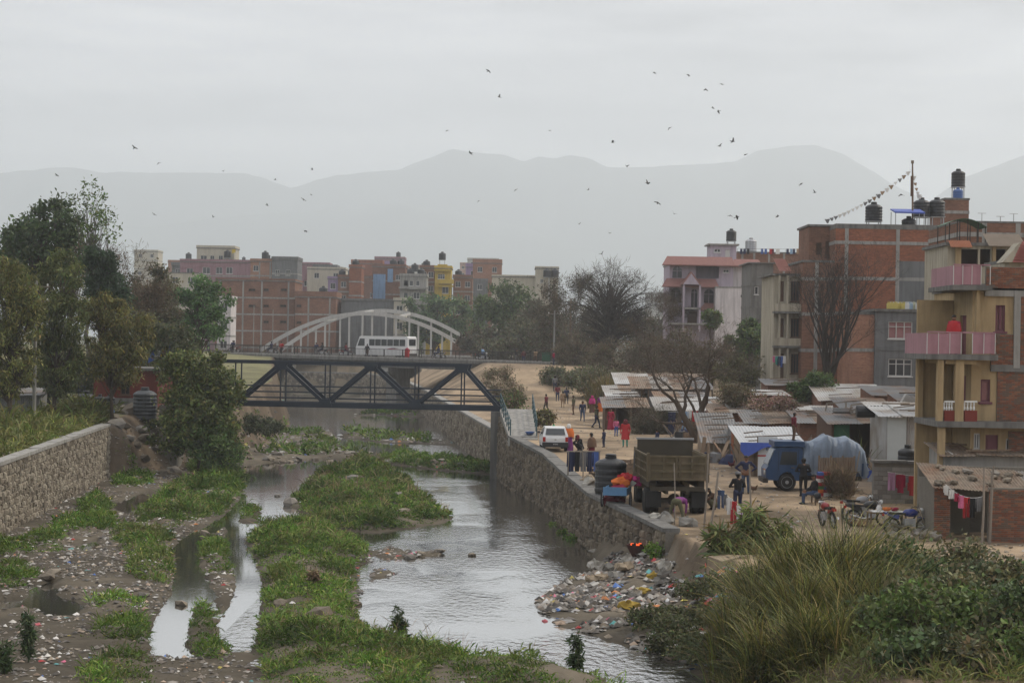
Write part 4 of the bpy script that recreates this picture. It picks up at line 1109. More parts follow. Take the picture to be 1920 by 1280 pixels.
# balconies cantilevered to the left
for (u0, u1, v0, v1, yb_) in ((1775,1850,536,545,-1.0),(1727,1860,664,674,-1.0),(1747,1960,789,800,-1.0)):
    H.pbox('balcony_slab', u0, u1, v0, v1, yb_, 3.4, CONC_D)
def panel_rail(u0, u1, v0, v1, n, y_=-.95):
    H.pbox('balcony_rail', u0, u1, v0, v0+2.5, y_-.03, y_+.03, PINKP)
    for k in range(n):
        a, b_ = u0+(u1-u0)*k/n, u0+(u1-u0)*(k+1)/n
        if n > 3 and k == 3: continue
        H.pbox('balcony_panel', a+.6, b_-.6, v0+3, v1, y_-.012, y_+.012, PINKP)
    for k in range(n+1):
        a = u0+(u1-u0)*k/n; H.pbox('balcony_post', a-.55, a+.55, v0+2.5, v1, y_-.026, y_+.026, FRAME_W)
panel_rail(1778, 1846, 497, 535, 4, -.95)
panel_rail(1729, 1855, 622, 663, 6, -.95)
for (x_, z0_, z1_) in ((1778,497,535),(1729,622,663)):
    m2 = MB(); m2.bx(H.lx(x_)-.015, H.lx(x_)+.015, -.92, 3.2, H.lz(z1_,x_), H.lz(z0_+2,x_)); m2.build('balcony_panel', PINKP, H.r)
for (u0, u1, v0, v1, y_) in ((1750,1761,674,788,-.85),(1783,1799,674,788,-.85),(1822,1828,545,622,-.85),(1752,1764,800,935,-.85),(1752,1762,674,788,3.0)):
    H.pbox('column', u0, u1, v0, v1, y_, y_+.3, YEL)
for (u0, u1) in ((1762.5,1782),(1800,1823.5)):
    H.pbox('balcony_rail', u0, u1, 750, 753, -.8, -.66, WHITE)
    H.pbox('parapet', u0, u1, 768, 788.5, -.8, -.66, REDO)
    nb_ = 4
    for k in range(nb_):
        c = u0+(u1-u0)*(k+.5)/nb_
        m2 = MB(); zz0, zz1 = H.lz(768,c), H.lz(753,c); hh = zz1-zz0
        m2.lathe([(.03,zz0),(.05,zz0+hh*.25),(.025,zz0+hh*.55),(.045,zz0+hh*.85),(.03,zz1)], c=(H.lx(c),-.73,0), n=8); m2.build('baluster', WHITE, H.r)
H.pbox('ceiling_beam', 1765, 1824, 674.5, 682, -.75, 3.2, YEL)
MB().bx(H.lx(1752), -.02, 3.2, 3.4, -.5, H.lz(545)).build('rear_wall', YEL, H.r)

# ---- grey rendered house with white windows
zg2 = gz(29, 150)
H = House('grey_house', 'grey cement rendered house with white framed windows and jerrycans on its roof', 1642, 1790, 585, 150, zg2, 8, CEMENT, roof=CONC_D, over=0.18, slab_t=.22)
gh = H
H.px(1666,1711,603,635,'w3',gm=CURT); H.px(1666,1710,673,705,'w3'); H.px(1729,1752,605,621,'w2',gm=CURT); H.px(1727,1750,672,697,'w2')
H.done(bands=[H.lz(654,1690)], bm=CEMENT)
m2 = MB(); m2.tube([(H.lx(1724),-.12,0.2),(H.lx(1724.6),-.12,H.h+.8)], .075, 8); m2.build('drain_pipe', WHITE, H.r)
H2 = House('brick_annex', 'narrow salmon brick annex joined to the grey house', 1600, 1641.6, 590, 150.4, zg2, 7, BRICK_O, roof=CONC_D, over=0.05)
H2.done(bands=[H2.lz(656,1620)])
JC = [mat('jerrycan_'+n, c, rough=0.5, var=0.15) for n, c in dict(yellow=(0.5,0.42,0.12), white=(0.55,0.56,0.55), blue=(0.3,0.4,0.5), pale=(0.5,0.5,0.35)).items()]
rj = random.Random(4)
CN = ['yellow','white','pale blue','cream']
for k in range(13):
    u = 1668+k*5.4+rj.uniform(-1,1)
    kk = rj.choice([0,0,1,1,2,3]) if k > 1 else 0
    m2 = MB(); q = P(u, 583, 150)
    m2.prism([(-.17,0),(.17,0),(.17,.42),(.1,.5),(-.06,.5),(-.17,.42)], -.11, .11, 'Y')
    rt = root('jerrycan', (q.x, 150.15+rj.uniform(0,.5), H.top()), rj.uniform(-.4,.4), 'plastic jerrycan standing in the row along the grey house roof edge', 'jerrycan', 'jerrycans on the grey house roof')
    m2.build('can_body', JC[kk], rt); MB().cyl((.12,0,.45),(.14,0,.56),.035,.03,8).build('cap', JC[1], rt)
    MB().tube([(-.1,0,.5),(-.08,0,.57),(.04,0,.57),(.07,0,.5)],.02,6).build('handle', JC[kk], rt)
tank((P(1803,580,151.5).x, 152, H.top()), .95, .85, 'wide black water tank behind the pots on the grey house roof')

# ---- big brick house with concrete frame
zg3 = gz(27, 158)
H = House('brick_house', 'tall unplastered brick house with concrete frame and rooftop tanks', 1567, 1775, 430, 158, zg3, 11, dict(F=BRICK, L=BRICK_B, R=BRICK, B=BRICK), roof=CONC_D, over=0.02, slab_t=.15)
bh_ = H
H.mo('L', 7, 8.2, 4, 5.4, 'w2'); H.mo('L', 3, 4.2, 7, 8.4, 'w2'); H.mo('L', 3, 4.2, 10, 11.3, 'w2')
bz = [H.lz(v, 1670) for v in (456, 523, 589, 657, 724)]
H.done(parapet=.25, bands=bz, cols=[H.lx(1585), H.lx(1681)], pm=CONC_D)
H.pbox('cement_patch', 1684, 1775, 490, 586, -.02, .05, CEMENT)
W3 = House('brick_wing', 'lower brick wing of the tall house behind the bare tree', 1506, 1566.5, 492, 158.3, zg3, 9, BRICK_B, roof=CONC_D, over=0.1)
W3.px(1528,1540,558,590,'w2',fm=FRAME_B); W3.done(bands=[W3.lz(v,1540) for v in (523,589,657)], cols=[W3.lx(1530)])
W3b = House('roof_room', 'setback roof room with grilled window beside the tall brick house', 1518, 1566, 425, 161, W3.top(), 6, BRICK_B, roof=CONC_D, over=0.15)
W3b.px(1530,1541,455,478,'grille',fm=FRAME_B); W3b.px(1548,1556,452,485,'door',fm=FRAME_B); W3b.done()
tank((P(1642,430,161).x, 162, H.top()), .72, 1.25, 'black ribbed water tank alone on the brick roof parapet', stand=.75)
tank((P(1728,430,163).x, 163.2, H.top()), .68, 1.3, 'left one of two black tanks beside the prayer flag pole', stand=1.25)
tank((P(1758,430,163).x, 163.4, H.top()), .68, 1.3, 'right one of two black tanks beside the prayer flag pole', stand=1.3)
tank((P(1706,430,160).x, 160.5, H.top()), .6, .8, 'black tank under the small blue canopy')
cn = root('roof_canopy', (P(1706,405,159.6).x, 159.6, H.top()), 0, 'small blue plastic canopy on the brick roof', 'canopy')
cw = 1.25
MB().hexa([(-cw,-.1,1.3),(cw,-.1,1.28),(cw,2,1.7),(-cw,2,1.7),(-cw,-.1,1.42),(cw,-.1,1.4),(cw,2,1.8),(-cw,2,1.8)]).build('sheet', TARP_B, cn)
for sx in (-1,1):
    for y_ in (0,1.9): MB().bx(sx*cw*.95-.03, sx*cw*.95+.03, y_-.03, y_+.03, 0, 1.32+.2*(y_ > 1)).build('post', STEEL, cn)
ST = House('stair_tower', 'brick stair tower topped by a tank on a steel stand', 1772, 1817, 375, 172, zg3, 6, BRICK_B, roof=CONC_D, over=.06)
ST.done(bands=[ST.lz(398,1795)])
tank((P(1796,375,174).x, 174, ST.top()), .62, 1.3, 'black tank raised on a stand over the stair tower', stand=1.15)
tank((P(1796,375,173).x, 173.0, ST.top()), .45, .75, 'small blue drum under the raised tank stand', m_=mat('drum_blue', (0.06,0.12,0.3), rough=0.5))

# ---- cream house with balconies at the left end of the brick house
CREAM = mat('cream_plaster', (0.40,0.36,0.28), var=0.18, scale=1.0, streak=0.35)
H = House('cream_house', 'stained cream house with stacked balconies behind the bare tree', 1452, 1505.6, 517, 160, gz(23,160), 8, CREAM, roof=CONC_D, over=.35)
for (v0, v1) in ((527,565),(597,632),(663,700)):
    H.px(1483,1503,v0,v1,'w4',fm=FRAME_B); H.px(1460,1470,v0,v1+14 if v0 > 600 else v1,'door',fm=FRAME_B)
H.done()
for v in (584, 648):
    H.pbox('balcony_slab', 1448, 1508, v, v+4, -1.1, 0.0-.002, CONC_D)
    H.pbox('balcony_wall', 1450, 1506, v-14, v-.5, -1.05, -.95, CREAM)
for v0, v1 in ((588.5,634),(517,570),(652,740)):
    for u in (1459, 1474): H.pbox('column', u-1.6, u+1.6, v0, v1, -1.0, -.8, CREAM)
tr = MB(); tr.corr((H.lx(1456),-1.2,H.h+.35),(H.lx(1478),-1.2,H.h+.35),(H.lx(1478),2.5,H.h+1.5),(H.lx(1456),2.5,H.h+1.5),9,.05); tr.build('tile_roof', mat('roof_tile_pink', (0.36,0.17,0.14), var=.25), H.r)

# ---- houses behind the yellow one
zg4 = gz(32, 118)
H = House('brick_terrace', 'brick roof terrace wall behind the yellow house', 1800, 2000, 419, 120, zg4, 9, BRICK_B, roof=CONC_D, over=.03, slab_t=.12)
H.done(bands=[H.lz(440,1860)], cols=[H.lx(1843), H.lx(1906)])
H = House('verandah_house', 'cream columned house with dark verandah above the pink balcony', 1777, 1990, 462, 108, zg4, 6, CREAM, roof=CONC_D, over=.15)
H.px(1802,1834,467,500,'void'); H.px(1838,1858,467,500,'void'); H.px(1866,1886,467,500,'void')
H.done()
H.pbox('column', 1791, 1801, 463, 500, -.22, .1, YEL); H.pbox('column', 1860, 1866, 463, 500, -.22, .1, YEL)
MB().bx(.3, H.w-.3, 2.2, 2.4, 0, H.h-.1).build('inner_wall', FRAME_B, H.r)
TILE = mat('roof_tile_red', (0.28,0.10,0.085), var=.25, scale=5)
m2 = MB(); m2.corr((H.lx(1775),-.75,H.h-.12),(H.lx(1815),-.75,H.h-.12),(H.lx(1815),-.1,H.h+.28),(H.lx(1775),-.1,H.h+.28),14,.03); m2.build('tile_strip', mat('roof_tile_orange',(0.38,0.17,0.10),var=.2), H.r)
m2 = MB(); m2.corr((H.lx(1846),-.75,H.h-.02),(H.lx(1915),-.75,H.h-.02),(H.lx(1915),.8,H.h+.75),(H.lx(1846),.8,H.h+.75),22,.03); m2.build('tile_strip', mat('roof_tile_grey',(0.3,0.25,0.2),var=.25), H.r)
gb = root('gable_roof', (P(1892,492,96).x, 96, P(1892,492,96).z), 0, 'steep red tiled gable roof at the right edge', 'roof')
g2 = P(1910,455,96); gw = 1.15; gh2 = g2.z-gb.location.z
for k in range(7):
    z0_, z1_ = gh2*k/7, gh2*(k+1)/7+.06; y_ = .0
    x0_ = gw*.42*k/7
    MB().hexa([(x0_+.12,-.25,z0_),(4,-.25,z0_),(4,-.2,z0_+.02),(x0_+.12,-.2,z0_+.02),(x0_+.12+gw*.06,-.12+.0,z1_),(4,-.12,z1_),(4,-.05,z1_),(x0_+.12+gw*.06,-.05,z1_)]).build('tile_row', TILE, gb)
MB().hexa([(-.35,-.18,0),(.12,-.18,0),(.12,1.2,0),(-.35,1.2,0),(.5,-.05,gh2),(.62,-.05,gh2),(.62,1.2,gh2),(.5,1.2,gh2)]).build('gable_board', CREAM, gb)
gbb = House('gable_house', 'cream house under the red tiled gable', 1892, 1990, 493, 96.3, gz(30,96), 5, CREAM, roof=CONC_D, over=.02); gbb.done()
aw = root('green_awning', (P(1772,422,112).x, 112, H.top()), 0, 'curved green plastic awning on slim posts above the verandah', 'awning')
wA = P(1851,422,112).x-aw.location.x; zA = P(1772,424,112).z-H.top()
GRN = mat('green_fibreglass', (0.035,0.13,0.06), rough=.4, var=.3, trans=.3)
m2 = MB(); n = 14
for i in range(n):
    a, b_ = i/n, (i+1)/n
    z_ = lambda t_: zA+.5*math.sin(math.pi*min(1,t_*.9+.05))-.12*t_
    m2.hexa([(a*wA,0,z_(a)),(b_*wA,0,z_(b_)),(b_*wA,2.2,z_(b_)),(a*wA,2.2,z_(a)),(a*wA,0,z_(a)+.03),(b_*wA,0,z_(b_)+.03),(b_*wA,2.2,z_(b_)+.03),(a*wA,2.2,z_(a)+.03)])
m2.build('awning_sheet', GRN, aw)
for a in (.02,.3,.55,.8,.97):
    for y_ in (.1,2.1): MB().bx(a*wA-.025,a*wA+.025,y_-.025,y_+.025,0,z_(a)+.0).build('awning_post', IRON, aw)
for k, u in enumerate((1846, 1881, 1906)):
    q = P(u, 417, 119.6); an = root('tv_antenna', (q.x, 120.3+.01*k, zg4+9.5), 0, ['leftmost T shaped antenna on the brick terrace','middle T shaped antenna on the brick terrace','rightmost T shaped antenna on the brick terrace'][k], 'antenna')
    base = P(u, 419, 120.3).z+.12; an.location.z = base; hh = P(u, (400,406,401)[k], 120.3).z-base
    MB().cyl((0,0,0),(0,0,hh),.025,n=6).build('mast', STEEL, an); MB().beam((-.26,0,hh),(.26,0,hh),.03).build('crossbar', STEEL, an)

# ---- pink and white house with tiled eaves
LAV = mat('lavender_plaster', (0.42,0.36,0.42), var=.12, scale=.8, streak=.2)
WPL = mat('white_plaster', (0.60,0.56,0.56), var=.12, scale=.8, streak=.3)
VIO = mat('violet_plaster', (0.30,0.22,0.36), var=.12, scale=.8, streak=.2)
TILE2 = mat('roof_tile_mauve', (0.25,0.13,0.115), var=.25, scale=3)
zg5 = gz(22, 225)
H = House('pink_house', 'pale pink and white three storey house with mauve tiled eaves', 1256, 1375, 497, 226, zg5, 9, dict(F=LAV,L=LAV,R=WPL,B=WPL), roof=CONC, over=.1)
for r_ in ((1261,1279,499,521),(1258,1277,540,567),(1296,1308,542,576),(1320,1339,542,568)): H.px(*r_, 'arch')
H.px(1305,1348,498,522,'void'); H.px(1356,1367,505,511,'w2'); H.px(1289,1307,583,606,'door',fm=FRAME_B); H.px(1319,1340,585,606,'w2')
H.done()
MB().bx(H.lx(1305)-.1, H.lx(1348)+.1, 2.0, 2.1, H.lz(525,1320), H.h-.1).build('inner_wall', LAV, H.r)
def eave(u0, u1, v0, v1, out=1.2, y1=.0):
    m2 = MB(); z1_, z0_ = H.lz(v0,(u0+u1)/2), H.lz(v1,(u0+u1)/2)
    a, b_ = H.lx(u0), H.lx(u1)
    m2.hexa([(a,-out,z0_-.12),(b_,-out,z0_-.12),(b_,y1,z0_-.12),(a,y1,z0_-.12),(a,-out,z0_),(b_,-out,z0_),(b_-.3,y1,z1_),(a+.6,y1,z1_)])
    m2.build('tile_eave', TILE2, H.r)
eave(1239,1375,481,497); eave(1239,1345,522,537); eave(1311,1342,568,580,.5)
m2 = MB(); m2.prism([(H.lx(1273),H.lz(534,1290)),(H.lx(1311),H.lz(534,1290)),(H.lx(1292),H.lz(510,1290))], -1.9, -.1, 'Y'); m2.build('gable', TILE2, H.r)
m2 = MB(); m2.prism([(H.lx(1277),H.lz(534,1290)),(H.lx(1307),H.lz(534,1290)),(H.lx(1292),H.lz(514,1290))], -1.93, -1.902, 'Y'); m2.build('gable_face', LAV, H.r)
for u in (1280, 1310): H.pbox('column', u-1.8, u+1.8, 534.5, 622, -1.8, -1.5, LAV)
H.pbox('balcony_slab', 1279, 1312, 577, 580, -1.8, -.005, CONC); H.pbox('balcony_slab', 1252, 1345, 606, 609, -1.9, -.005, CONC)
HW = House('pink_house_wing', 'bright white side wing of the pink tiled house', 1345, 1420, 499, 228.5, zg5, 8, WPL, roof=CONC, over=.05)
HW.px(1396,1409,508,515,'w2'); HW.done()
m2 = MB(); m2.hexa([(HW.lx(1370),-.9,HW.h-.1),(HW.lx(1428),-.9,HW.h-.1),(HW.lx(1428),.3,HW.h-.1),(HW.lx(1370),.3,HW.h-.1),(HW.lx(1370),-.9,HW.h+.05),(HW.lx(1428),-.9,HW.h+.05),(HW.lx(1420),.3,HW.h+.85),(HW.lx(1375),.3,HW.h+.85)]); m2.build('tile_eave', TILE2, HW.r)
HB = House('white_block', 'plain white rendered lower block in front of the pink house', 1342, 1396, 540, 224, zg5, 2.2, WPL, roof=CONC, over=.05); HB.px(1388,1392,552,558,'w1'); HB.done()
HV = House('violet_annex', 'small violet annex between the white block and grey house', 1396.5, 1421, 544, 225, zg5, 2.5, VIO, roof=CONC, over=.02); HV.px(1402,1415,552,565,'w2'); HV.done()
HR = House('roof_room', 'lavender roof room above the pink house', 1332, 1381, 460, 230, H.top(), 4, LAV, roof=CONC, over=.3)
HR.px(1339,1351,467,473,'w2'); HR.px(1360,1369,468,482,'door',fm=FRAME_W); HR.done()
m2 = MB(); m2.bx(0, H.lx(1332)-.4, 2, 2.15, H.h+.2, H.h+1.05); m2.build('roof_wall', BRICK_B, H.r)
tank((P(1371,450,231).x, 231, HR.top()), .62, 1.15, 'black tank on the lavender roof room', stand=.4)
# grey concrete neighbour and parapets behind
H = House('concrete_house', 'weathered grey concrete house beside the pink one', 1408, 1450, 494, 205, gz(24,205), 8, CONC_D, roof=TIN_D, over=.35, slab_t=.12)
H.px(1431,1436,535,556,'w1'); H.px(1433,1438,578,597,'w1'); H.px(1415,1422,537,552,'w1'); H.done(bands=[H.lz(533,1430), H.lz(575,1430)], bm=CONC_D)
H = House('parapet_house', 'brick and cement roof parapet hung with washing behind the concrete house', 1383, 1522, 475, 262, 5, 9, BRICK_B, roof=CONC_D, over=.05)
H.done(cols=[H.lx(u) for u in (1390,1412,1440,1468,1500)])
tank((P(1408,463,266).x, 266, H.top()), .8, 1.5, 'pale grey steel tank on the parapet house', m_=STEEL, stand=.2)
for k, (u, c_) in enumerate(((1391,'navy'),(1397,'navy'),(1404,'black'),(1430,'blue'),(1437,'blue'),(1446,'red'),(1450,'maroon'),(1458,'white'),(1461,'white'),(1478,'navy'),(1485,'skyblue'),(1490,'navy'),(1497,'tan'),(1512,'brown'))):
    a, b_ = P(u, 466, 261), P(u+4.5, 476, 261)
    m2 = MB(); m2.hexa([(-.17,-.02,-.72),(.17,-.03,-.70),(.17,.02,-.70),(-.17,.02,-.72),(-.16,-.02,0),(.16,-.02,0),(.16,.02,0),(-.16,.02,0)])
    o = m2.build('hung_washing', CLOTHS[c_]); o.location = (a.x, 261.6, a.z); tag(o, 'piece of washing on the line along the brick parapet', 'washing', 'washing on the parapet house')
wl = root('washing_line', (P(1383,466,261.6).x,261.6,H.top()),0,'thin washing line on short posts along the parapet house roof','washing line')
xw = P(1520,470,261.6).x-wl.location.x; zl0, zl1 = P(1383,465.5,261.6).z-H.top(), P(1520,468,261.6).z-H.top()
MB().tube([(0,0,zl0),(xw,0,zl1)],.015,5).build('line', IRON, wl)
for t_ in (0,.33,.66,1): MB().cyl((xw*t_,0,0),(xw*t_,0,zl0+(zl1-zl0)*t_),.03,n=6).build('post', STEEL, wl)

# ---- city across the river
def simple(name, label, u0, u1, vt, Y, mats, depth=9, n=3, floors=3, style='w2', par=0.5, fm=None, bands=True, ww=1.1, cols=(), skip=.15, group=None, z0=4.2, fh=2.9, px=()):
    h_ = House(name, label, u0, u1, vt, Y, z0, depth, mats, group=group, over=.15, roof=CONC_D)
    if px:
        for r_ in px: h_.px(*r_)
    elif n: h_.grid('F', n, floors, ww=ww, style=style, fm=fm, skip=skip, fh=fh)
    bz_ = [h_.h-fh*k for k in range(1, floors+1) if h_.h-fh*k > 1] if bands else []
    h_.done(parapet=par, bands=bz_, cols=[h_.lx(c_) for c_ in cols]); return h_
MAUVE = mat('mauve_plaster', (0.28,0.16,0.18), var=.15, scale=.8, streak=.25)
BLUEP = mat('blue_plaster', (0.20,0.32,0.50), var=.15, scale=.8, streak=.2)
OCHRE = mat('ochre_plaster', (0.50,0.36,0.06), var=.12, scale=.8, streak=.2)
PALE = mat('pale_cream', (0.47,0.43,0.35), var=.1, scale=.5, streak=.15)
SALM = mat('salmon_plaster', (0.40,0.25,0.19), var=.12, scale=.8, streak=.2)
small = lambda u0, u1, v: (u0, u1, v, v+4.5, 'w2', 'F', FRAME_B, DARK)
CITY = []
CITY.append(simple('brick_block', 'long brick block with concrete grid behind the arch bridge', 405, 553, 527, 336, BRICK_B, 12, cols=(412,455,490,540), par=.3, floors=4, px=[small(466,479,541),small(494,504,541),small(527,538,541),small(494,504,571),small(525,537,571),small(494,504,601),small(525,537,601),small(466,479,571)]))
CITY.append(simple('brick_block', 'lower stepped brick block right of the concrete grid block', 553.5, 630, 558, 332, BRICK_B, 10, cols=(578,618), par=.9, floors=3, px=[small(556,565,571),small(556,565,602),small(590,600,602)]))
CITY.append(simple('grey_block', 'blank grey rendered block right behind the arch', 640, 738, 564, 336, CEMENT, 10, n=0, floors=1, bands=False, par=.2))
CITY.append(simple('cream_stair_house', 'narrow cream house with balconies at the end of the grey block', 738.5, 760, 565, 334, PALE, 6, n=1, floors=4))
CITY.append(simple('mauve_house', 'mauve house with white windows and long terrace', 338, 470, 492, 420, MAUVE, 10, px=[(380,394,501,513,'w2'),(405,417,501,513,'w2'),(424,436,501,513,'w2'),(350,362,503,513,'w2')], floors=3))
CITY.append(simple('mauve_roof_house', 'upper mauve and cream storey under the rooftop signs', 369, 440, 466, 424, dict(F=PALE,L=MAUVE,R=PALE,B=PALE), 7, px=[(376,388,479,488,'w2'),(394,402,479,489,'w2'),(410,418,479,489,'w2')], floors=1, z0=20))
CITY.append(simple('grey_house', 'grey rooftop house with a black tank right of the mauve house', 510, 558, 487, 400, CEMENT, 9, px=[(516,524,506,516,'w2'),(536,544,506,516,'w2')], floors=3))
CITY.append(simple('brick_house', 'brick and cement house left of the grey rooftop house', 470, 509.6, 491, 402, dict(F=BRICK_O,L=CEMENT,R=BRICK_O,B=BRICK_O), 9, n=2, floors=4, cols=(485,505)))
CITY.append(simple('brick_tower_house', 'tall narrow red brick house among the distant roofs', 655, 678, 502, 400, BRICK, 7, n=0, floors=3))
CITY.append(simple('brick_house', 'brick house left of the tall narrow one', 634, 654.6, 521, 402, BRICK_B, 7, n=1, floors=3))
CITY.append(simple('violet_house', 'small violet house among brick roofs', 615, 633.6, 524, 404, VIO, 7, n=1, floors=2))
CITY.append(simple('blue_house', 'light blue fronted brick house on the skyline', 698, 760, 501, 410, BRICK_B, 9, px=[(704,718,524,540,'w2'),(742,752,515,525,'w2')], floors=3))
hb = CITY[-1]; hb.pbox('blue_front', 700, 723, 514, 560, -.3, -.05, BLUEP); hb.pbox('blue_front', 727, 737, 504, 529, -.25, -.05, BLUEP)
CITY.append(simple('concrete_house', 'raw concrete house with open balconies below the skyline', 750, 800, 519, 392, CONC, 8, px=[(757,765,526,536,'void'),(768,775,526,536,'w1'),(780,787,526,536,'w1'),(757,765,548,560,'w1'),(775,787,548,560,'w2')], floors=3))
hb = CITY[-1]; hb.pbox('balcony_slab', 748, 803, 538, 542, -1.0, -.005, CONC)
CITY.append(simple('brick_house', 'brick house left of the yellow house', 788, 815, 503, 405, BRICK_B, 8, n=2, floors=3))
CITY.append(simple('ochre_house', 'bright yellow house with stacked balconies', 815.4, 846, 504, 403, OCHRE, 8, px=[(821,834,514,523,'w3'),(829,841,538,550,'w2')], floors=3, bands=False))
hb = CITY[-1]
for (u0, u1, v0, v1) in ((814,845,505,508),(823,851,524,532),(821,850,535,538)): hb.pbox('balcony', u0, u1, v0, v1, -1.0, -.005, OCHRE)
hb.pbox('roof_room', 820, 838, 495, 503.5, 1.5, 4, OCHRE)
CITY.append(simple('brick_house', 'brick house right of the yellow house with roof washing', 850, 886, 521, 407, BRICK_B, 8, n=2, floors=3, style='w2'))
CITY.append(simple('cream_hall', 'long pale cream hall behind the green trees', 923, 1004, 520, 380, PALE, 14, n=0, floors=1, par=.3, bands=False))
CITY.append(simple('cream_tower', 'pale cream stair tower at the end of the long hall', 1004.5, 1047, 504, 376, PALE, 8, px=[(1013,1019,523,530,'w2')], floors=1, par=.3, bands=False))
CITY[-1].pbox('drain_pipe', 1028, 1031, 506, 560, -.25, -.02, WHITE)
CITY.append(simple('cream_house', 'cream house with grey tin roof behind the left trees', 285, 372, 512, 372, PALE, 9, n=3, floors=2, par=0))
CITY.append(simple('brick_house', 'pink brick house high behind the bare left trees', 252, 296, 472, 640, PALE, 9, n=2, floors=3))
CITY.append(simple('white_house', 'narrow white house beside the road behind the green tree', 408, 433, 560, 300, WPL, 6, n=1, floors=3, par=.3))
CITY.append(simple('brick_house', 'grey brown house left of the mauve house', 322, 345, 498, 440, CEMENT, 8, n=1, floors=2))
rc = random.Random(21)
FARM = [BRICK_B, SALM, CEMENT, PALE, BRICK_O, MAUVE, CONC_L]
for k in range(30):
    Yk = rc.uniform(520, 900); u0 = rc.uniform(300, 905) if k < 24 else rc.uniform(1040, 1500)
    wpx = rc.uniform(8, 15)*F/Yk*.8; vt = rc.uniform(492, 514) if k < 24 else rc.uniform(538, 556)
    if k < 24 and rc.random() < .2: vt = rc.uniform(484, 494)
    h_ = House('city_house', 'small hazy house block among the distant rooftops', u0, u0+wpx, vt, Yk, 4.5, 9, rc.choice(FARM), group='distant city houses', over=.1, roof=CONC_D)
    h_.grid('F', 3, 3, ww=1.2, style='w2', skip=.3, rs_=rc); h_.done(parapet=.6)
    if rc.random() < .7:
        tank((h_.x0+h_.w*rc.uniform(.2,.8), Yk+rc.uniform(2,6), h_.top()), rc.uniform(.6,.9), rc.uniform(1.1,1.5), 'tiny black water tank on a distant hazy roof', 'tanks on distant roofs', stand=rc.choice([0,.8,1.2]), ribs=3)
for k in range(18):
    Yk = rc.uniform(425, 500); u0 = rc.uniform(545, 690) if k < 12 else rc.uniform(845, 905); wpx = rc.uniform(5, 9)*F/Yk; vt = rc.uniform(494, 528)
    h_ = House('city_house', 'small brick or plaster house packed behind the arch bridge blocks', u0, u0+wpx, vt, Yk, 4.5, 7, rc.choice(FARM+[BLUEP,VIO,BRICK]), group='packed houses behind the arch', over=.1, roof=CONC_D)
    h_.grid('F', 2, 4, ww=1.1, style='w2', skip=.25, rs_=rc); h_.done(parapet=rc.choice([.4,.9]))
TNK = [(4,426,1,'black tank over the cream roof storey'),(6,497,0,'black tank on the grey rooftop house'),(8,667,0,None),(7,500,0,None),(11,737,0,None),(11,752,0,None),(12,770,0,None),(12,778,1,None),(12,790,0,None),(13,800,0,None),(14,829,1.8,'black tank on the yellow house roof room'),(15,860,0,None),(18,1026,.4,'left black tank on the cream tower'),(18,1041,.4,'right black tank on the cream tower'),(1,607,.2,None),(9,642,0,None)]
for ci, u, st_, lb in TNK:
    h_ = CITY[ci]; Yk = h_.Y+3
    tank((P(u,500,Yk).x, Yk, h_.top()), .75, 1.35, lb or 'black water tank on a roof across the river', None if lb else 'tanks on roofs across the river', stand=st_, ribs=4)
# small pagoda roofed house
pg = root('hip_roof_house', (P(813,612,345).x, 345, 5), 0, 'little yellow house with grey hipped roof past the arch', 'house')
zt2 = P(813,598,345).z-5
MB().bx(-1.3,1.3,-1.3,1.3,0,zt2).build('wall', OCHRE, pg)
m2 = MB(); hr = 2.0; zz = P(813,583,345).z-5
m2.v = [(-hr,-hr,zt2-.1),(hr,-hr,zt2-.1),(hr,hr,zt2-.1),(-hr,hr,zt2-.1),(0,0,zz)]; m2.f = [(3,2,1,0),(0,1,4),(1,2,4),(2,3,4),(3,0,4)]; m2.m = [0]*5
m2.build('roof', mat('slate_roof',(0.14,0.12,0.11)), pg)
fr_ = MB(); fr_.bx(-.35,.35,-1.36,-1.301,zt2-1.2,zt2-.3); wn = fr_.build('window', FRAME_W, pg); MB().bx(-.28,.28,-1.365,-1.362,zt2-1.1,zt2-.38).build('pane', GLASS, wn)
# flags, rooftop signboard, dish
fl = root('flag_pole', (P(443,490,424).x, 423, CITY[4].top()), 0, 'yellow flag on a pole above the mauve house', 'flag')
zt3 = P(440,467,423).z-CITY[4].top()
MB().cyl((0,0,0),(0,0,zt3),.04,n=6).build('pole', STEEL, fl); MB().hexa([(-.9,-.02,zt3-1.0),(0,-.02,zt3-.7),(0,.02,zt3-.7),(-.9,.02,zt3-1.0),(-.8,-.02,zt3-.1),(0,-.02,zt3),(0,.02,zt3),(-.8,.02,zt3-.1)]).build('flag_cloth', CLOTHS['yellow'], fl)
